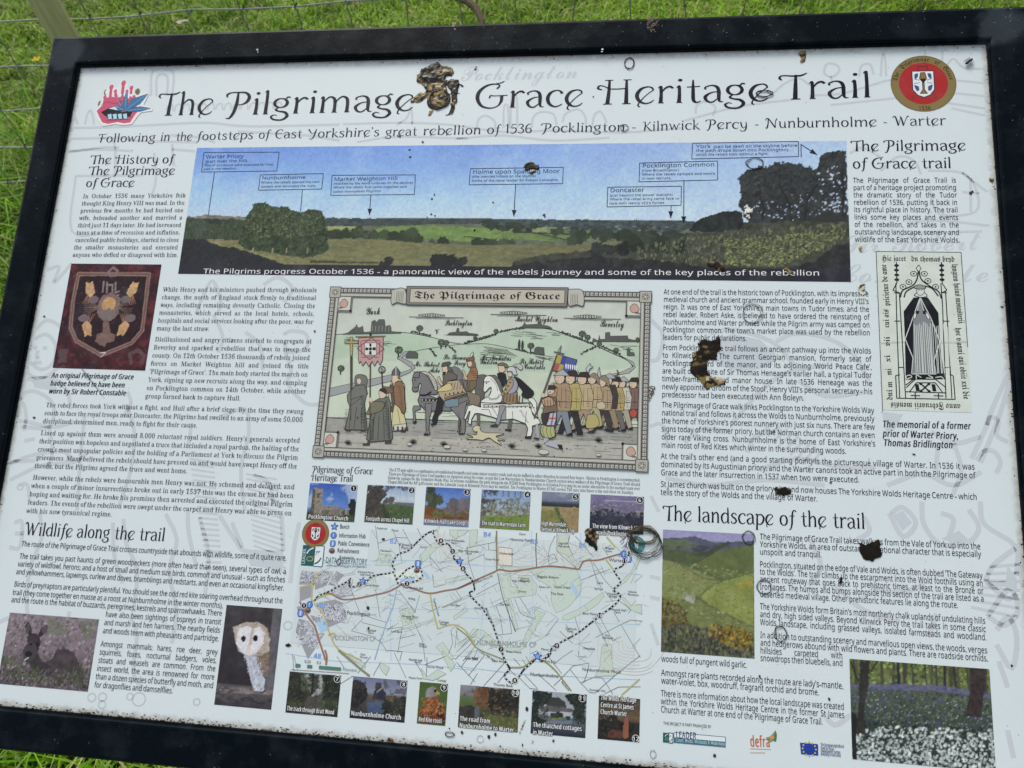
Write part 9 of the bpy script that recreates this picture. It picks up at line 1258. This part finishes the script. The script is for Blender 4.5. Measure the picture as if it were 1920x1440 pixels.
for c in [(47,-403),(40,-406),(53,-414),(10,-404),(77,-411),(110,-404),(80,-374)] + [(-108,-281),(-105,-303),(-97,-203)] + [(-4,-401),(10,-404)] + [(279,-404),(395,-339),(325,-322)] + [(-580,57),(-568,-77),(-395,-39),(-208,45)] + [(251,148),(591,91),(490,-79),(402,-114)] + [(566,228),(568,230),(321,483)]: crumb(c[0], c[1], .6, rs.uniform(.8, 2.2), rs.uniform(.8, 2.4), .8, (.05, .035, .02))
for _ in range(620):
    x = rs.uniform(-592, 592); y = -420.3+rs.random()**3*4.5; crumb(x, y, .05, rs.uniform(.4, 2.0), rs.uniform(.3, .9), rs.uniform(.3, 1.2), rs.choice([(.03, .022, .012), (.07, .05, .03), (.16, .10, .05), (.02, .02, .016), (.28, .24, .16)]))
for _ in range(220):
    s = rs.choice([0, 1, 2]); x, y = (rs.uniform(-592, 592), 420.2-rs.random()**3*5) if s == 0 else ((-594.2+rs.random()**3*4, rs.uniform(-418, 418)) if s == 1 else (594.2-rs.random()**3*4, rs.uniform(-418, 418)))
    crumb(x, y, .05, rs.uniform(.4, 1.4), rs.uniform(.4, 1.2), rs.uniform(.3, .9), rs.choice([(.05, .04, .025), (.12, .09, .05), (.03, .03, .025)]))
bpart('dirt_crumbs', tmesh('dirt_crumbs', V, F, M_BURN, np.array(C)), 'dark dirt crumbs and specks gathered along the panel edges', kind='stuff')
V, F, C = [], [], []
for _ in range(150):
    s = rs.random(); x, y = (rs.uniform(-636, 636), rs.uniform(424, 463)) if s < .6 else ((rs.uniform(-636, -599), rs.uniform(-400, 440)) if s < .8 else (rs.uniform(599, 636), rs.uniform(-400, 440)))
    crumb(x, y, 8.4, rs.uniform(.2, .8), rs.uniform(.2, .8), .3, (.35, .34, .31))
for c, n_, r_, col in (((-59.9,464), 14, 5, (.22, .2, .15)), ((198,457.7), 70, 11, (.13, .10, .06)), ((135.4,422.5), 2, 2, (.6, .6, .6)), ((-329.1,436.2), 5, 3, (.6, .6, .62)), ((619.6,461.3), 16, 12, (.10, .11, .11))):
    for _ in range(n_): a = rs.uniform(0, 6.3); q = rs.random()**.6*r_; crumb(c[0]+q*math.cos(a)*.7, c[1]+q*math.sin(a)*1.3-1, 8.42, rs.uniform(.5, 1.8), rs.uniform(.5, 1.8), .25, col)
bpart('rail_specks', tmesh('rail_specks', V, F, M_BURN, np.array(C)), 'rust spots and pale specks on the frame rails', kind='stuff')
# snail-like dark drop on the inner edge of the upper rail
# ================================================================ lips sticker
t = Ink(.5, .004)
seal_bits = [(-548.8,381.8), (-501.6,382.1), (-554.7,364.2)]
for c in seal_bits: t.ell(c, 3.2, 4.6, (120, 104, 66), 14)
W_o = [(-560.2,352.6),(-555.9,360.1),(-552.6,372.3),(-547.4,376.3),(-550.4,381.8),(-547,390),(-542.7,393.2),(-536,388.4),(-532.3,390.2),(-529.4,397.3),(-524.3,399.1),(-518.6,393.4),(-515.6,386.5),(-511.1,391.3),(-505.7,386.3),(-505.6,378.7),(-500.5,375.3),(-488.1,380.5),(-483.7,377.7),(-489.1,361.5),(-475.2,356.4),(-475,351.9),(-490,350.2),(-494.5,345.5),(-501.6,332.2),(-513.2,330.8),(-526.8,332.6),(-544.8,329.7),(-553,338.4)]
t.poly(W_o, (246, 248, 250)); PKL = (206, 88, 118)
t.poly([(-557.9,353.1),(-550.4,362.7),(-550.9,373.6),(-544.2,373.5),(-541.1,378.9),(-539.6,374.8),(-533.6,373.8),(-532.2,381.4),(-529.5,373.2),(-525.1,374.5),(-524.1,381.3),(-520.3,374.4),(-513.8,370.1),(-511.2,375.5),(-506.5,371.4),(-503.1,369.9),(-500.3,361.8),(-495.6,352.2),(-499.8,345.6),(-504.7,334.9),(-513.7,333.7),(-523.3,335.8),(-537.5,333.3),(-546.4,335.6),(-552,343.8)], PKL)
for a, b, r in (((-541.2,374.8), (-542,389.3), 3.2), ((-533.7,374.6), (-534.8,382.9), 2.4), ((-523.7,378.5), (-524.7,394.9), 3.4), ((-516.5,375.6), (-517.4,382.5), 2.2), ((-510.8,378.2), (-511.5,387.5), 2.8), ((-505,370), (-505.5,373.2), 2.6), ((-549.1,370.9), (-549.1,374.1), 2.4)): t.line([a, b], r*1.3, PKL); t.ell(b, r, r*1.3, PKL, 14)
t.poly([(-551.2,351.3),(-541.4,356.6),(-527.9,355.5),(-519.2,351.3),(-503.5,352.4),(-506.2,344.3),(-514.9,341),(-528.2,341.2),(-539,342.5),(-545,346.4)], (20, 20, 28)); t.poly([(-541.9,356.6),(-528.7,360.7),(-515,358),(-514.1,352.6),(-527.6,353.6)], (200, 224, 240), (20, 20, 28), .6)
for k in range(4): t.poly([(a+k*7.6, b+k*.1) for a, b in [(-540.9,347.6),(-534.8,348.9),(-532.3,340.2),(-538.1,340.3)]], (176, 216, 238), (20, 20, 28), .6)
t.sm([(-553.1,362.8),(-543.1,366.7),(-531.9,363.7),(-521.9,367.6),(-507.7,361.9)], .9, (176, 60, 96)); t.sm([(-541,338.2),(-525.2,339),(-506.9,340.3)], .9, (176, 60, 96)); t.ell((-505.8,343.8), .9, .9, (30, 20, 28), 8)
LB = (62, 118, 160)
for P in ([(-516.8,352.6),(-524.1,364.9),(-530.8,373.2),(-519.7,362.1),(-515.4,355.3)], [(-515.7,353.9),(-520.5,367.6),(-517.8,383.3),(-513.3,367.4),(-513.8,355.3)], [(-514.4,354.5),(-509,370),(-485.1,378.2),(-494.6,363),(-510.4,353.8)], [(-516.9,353.4),(-527.4,360.9),(-531.7,362.4),(-520.6,359.4),(-514.6,355.3)], [(-514.3,353.4),(-494,358.9),(-477.7,355.9),(-492.8,351.4),(-509.9,351.1)], [(-515.6,353.4),(-524.8,352.8),(-531.3,360.2),(-517.4,356.1)]): t.poly(P, LB, (34, 76, 120), .5); t.line([P[0], P[len(P)//2]], .4, (150, 190, 214))
o = t.build('sticker', 'pink dripping lips and blue leaf sticker stuck left of the title')
# ================================================================ small fly on the upper right corner
M_FLY = mat('fly_body', (.012, .012, .014), .4, .5); M_WING = mat('fly_wing', (.25, .25, .25), .3, .5, Alpha=.55)
fly = link(bpy.data.objects.new('fly', None), cat='fly', label='small black fly sitting on the white upper right corner of the panel'); c = (573.5,397.1)
fly.matrix_world = PANEL @ Matrix.Translation((c[0]*.001, c[1]*.001, .0006)) @ Matrix.Rotation(R(40), 4, 'Z')
def ball(name, cen, rad, m):
    V, F = [], []; k, l = 10, 6
    for i in range(l+1):
        for j in range(k): a, b = math.pi*i/l, 2*math.pi*j/k; V.append((cen[0]+rad[0]*math.cos(a), cen[1]+rad[1]*math.sin(a)*math.cos(b), cen[2]+rad[2]*math.sin(a)*math.sin(b)))
    for i in range(l):
        for j in range(k): F.append((i*k+j, i*k+(j+1) % k, (i+1)*k+(j+1) % k, (i+1)*k+j))
    me = bpy.data.meshes.new(name); me.from_pydata(V, [], F); me.materials.append(m)
    for q in me.polygons: q.use_smooth = True
    return obj(name, me, fly)
ball('abdomen', (-.0026, 0, .0022), (.0034, .0018, .0016), M_FLY); ball('thorax', (.0012, 0, .0025), (.002, .0017, .0017), M_FLY); ball('head', (.0036, 0, .0024), (.0011, .0014, .0012), M_FLY)
for s in (-1, 1):
    me = bpy.data.meshes.new('wing'); me.from_pydata([(.001, s*.001, .0042), (-.003, s*.0012, .0044), (-.0068, s*.003, .004), (-.0055, s*.0044, .0038), (-.001, s*.003, .004)], [], [(0, 1, 2, 3, 4)]); me.materials.append(M_WING); obj('wing', me, fly)
    for k in (-1, 0, 1):
        V, F = tube([(.001+k*.0008, s*.001, .002), (.001+k*.002, s*.003, .003), (.001+k*.003, s*.0048, .0)], .00022, 4); me = bpy.data.meshes.new('leg'); me.from_pydata(V, [], F); me.materials.append(M_FLY); obj('leg', me, fly)
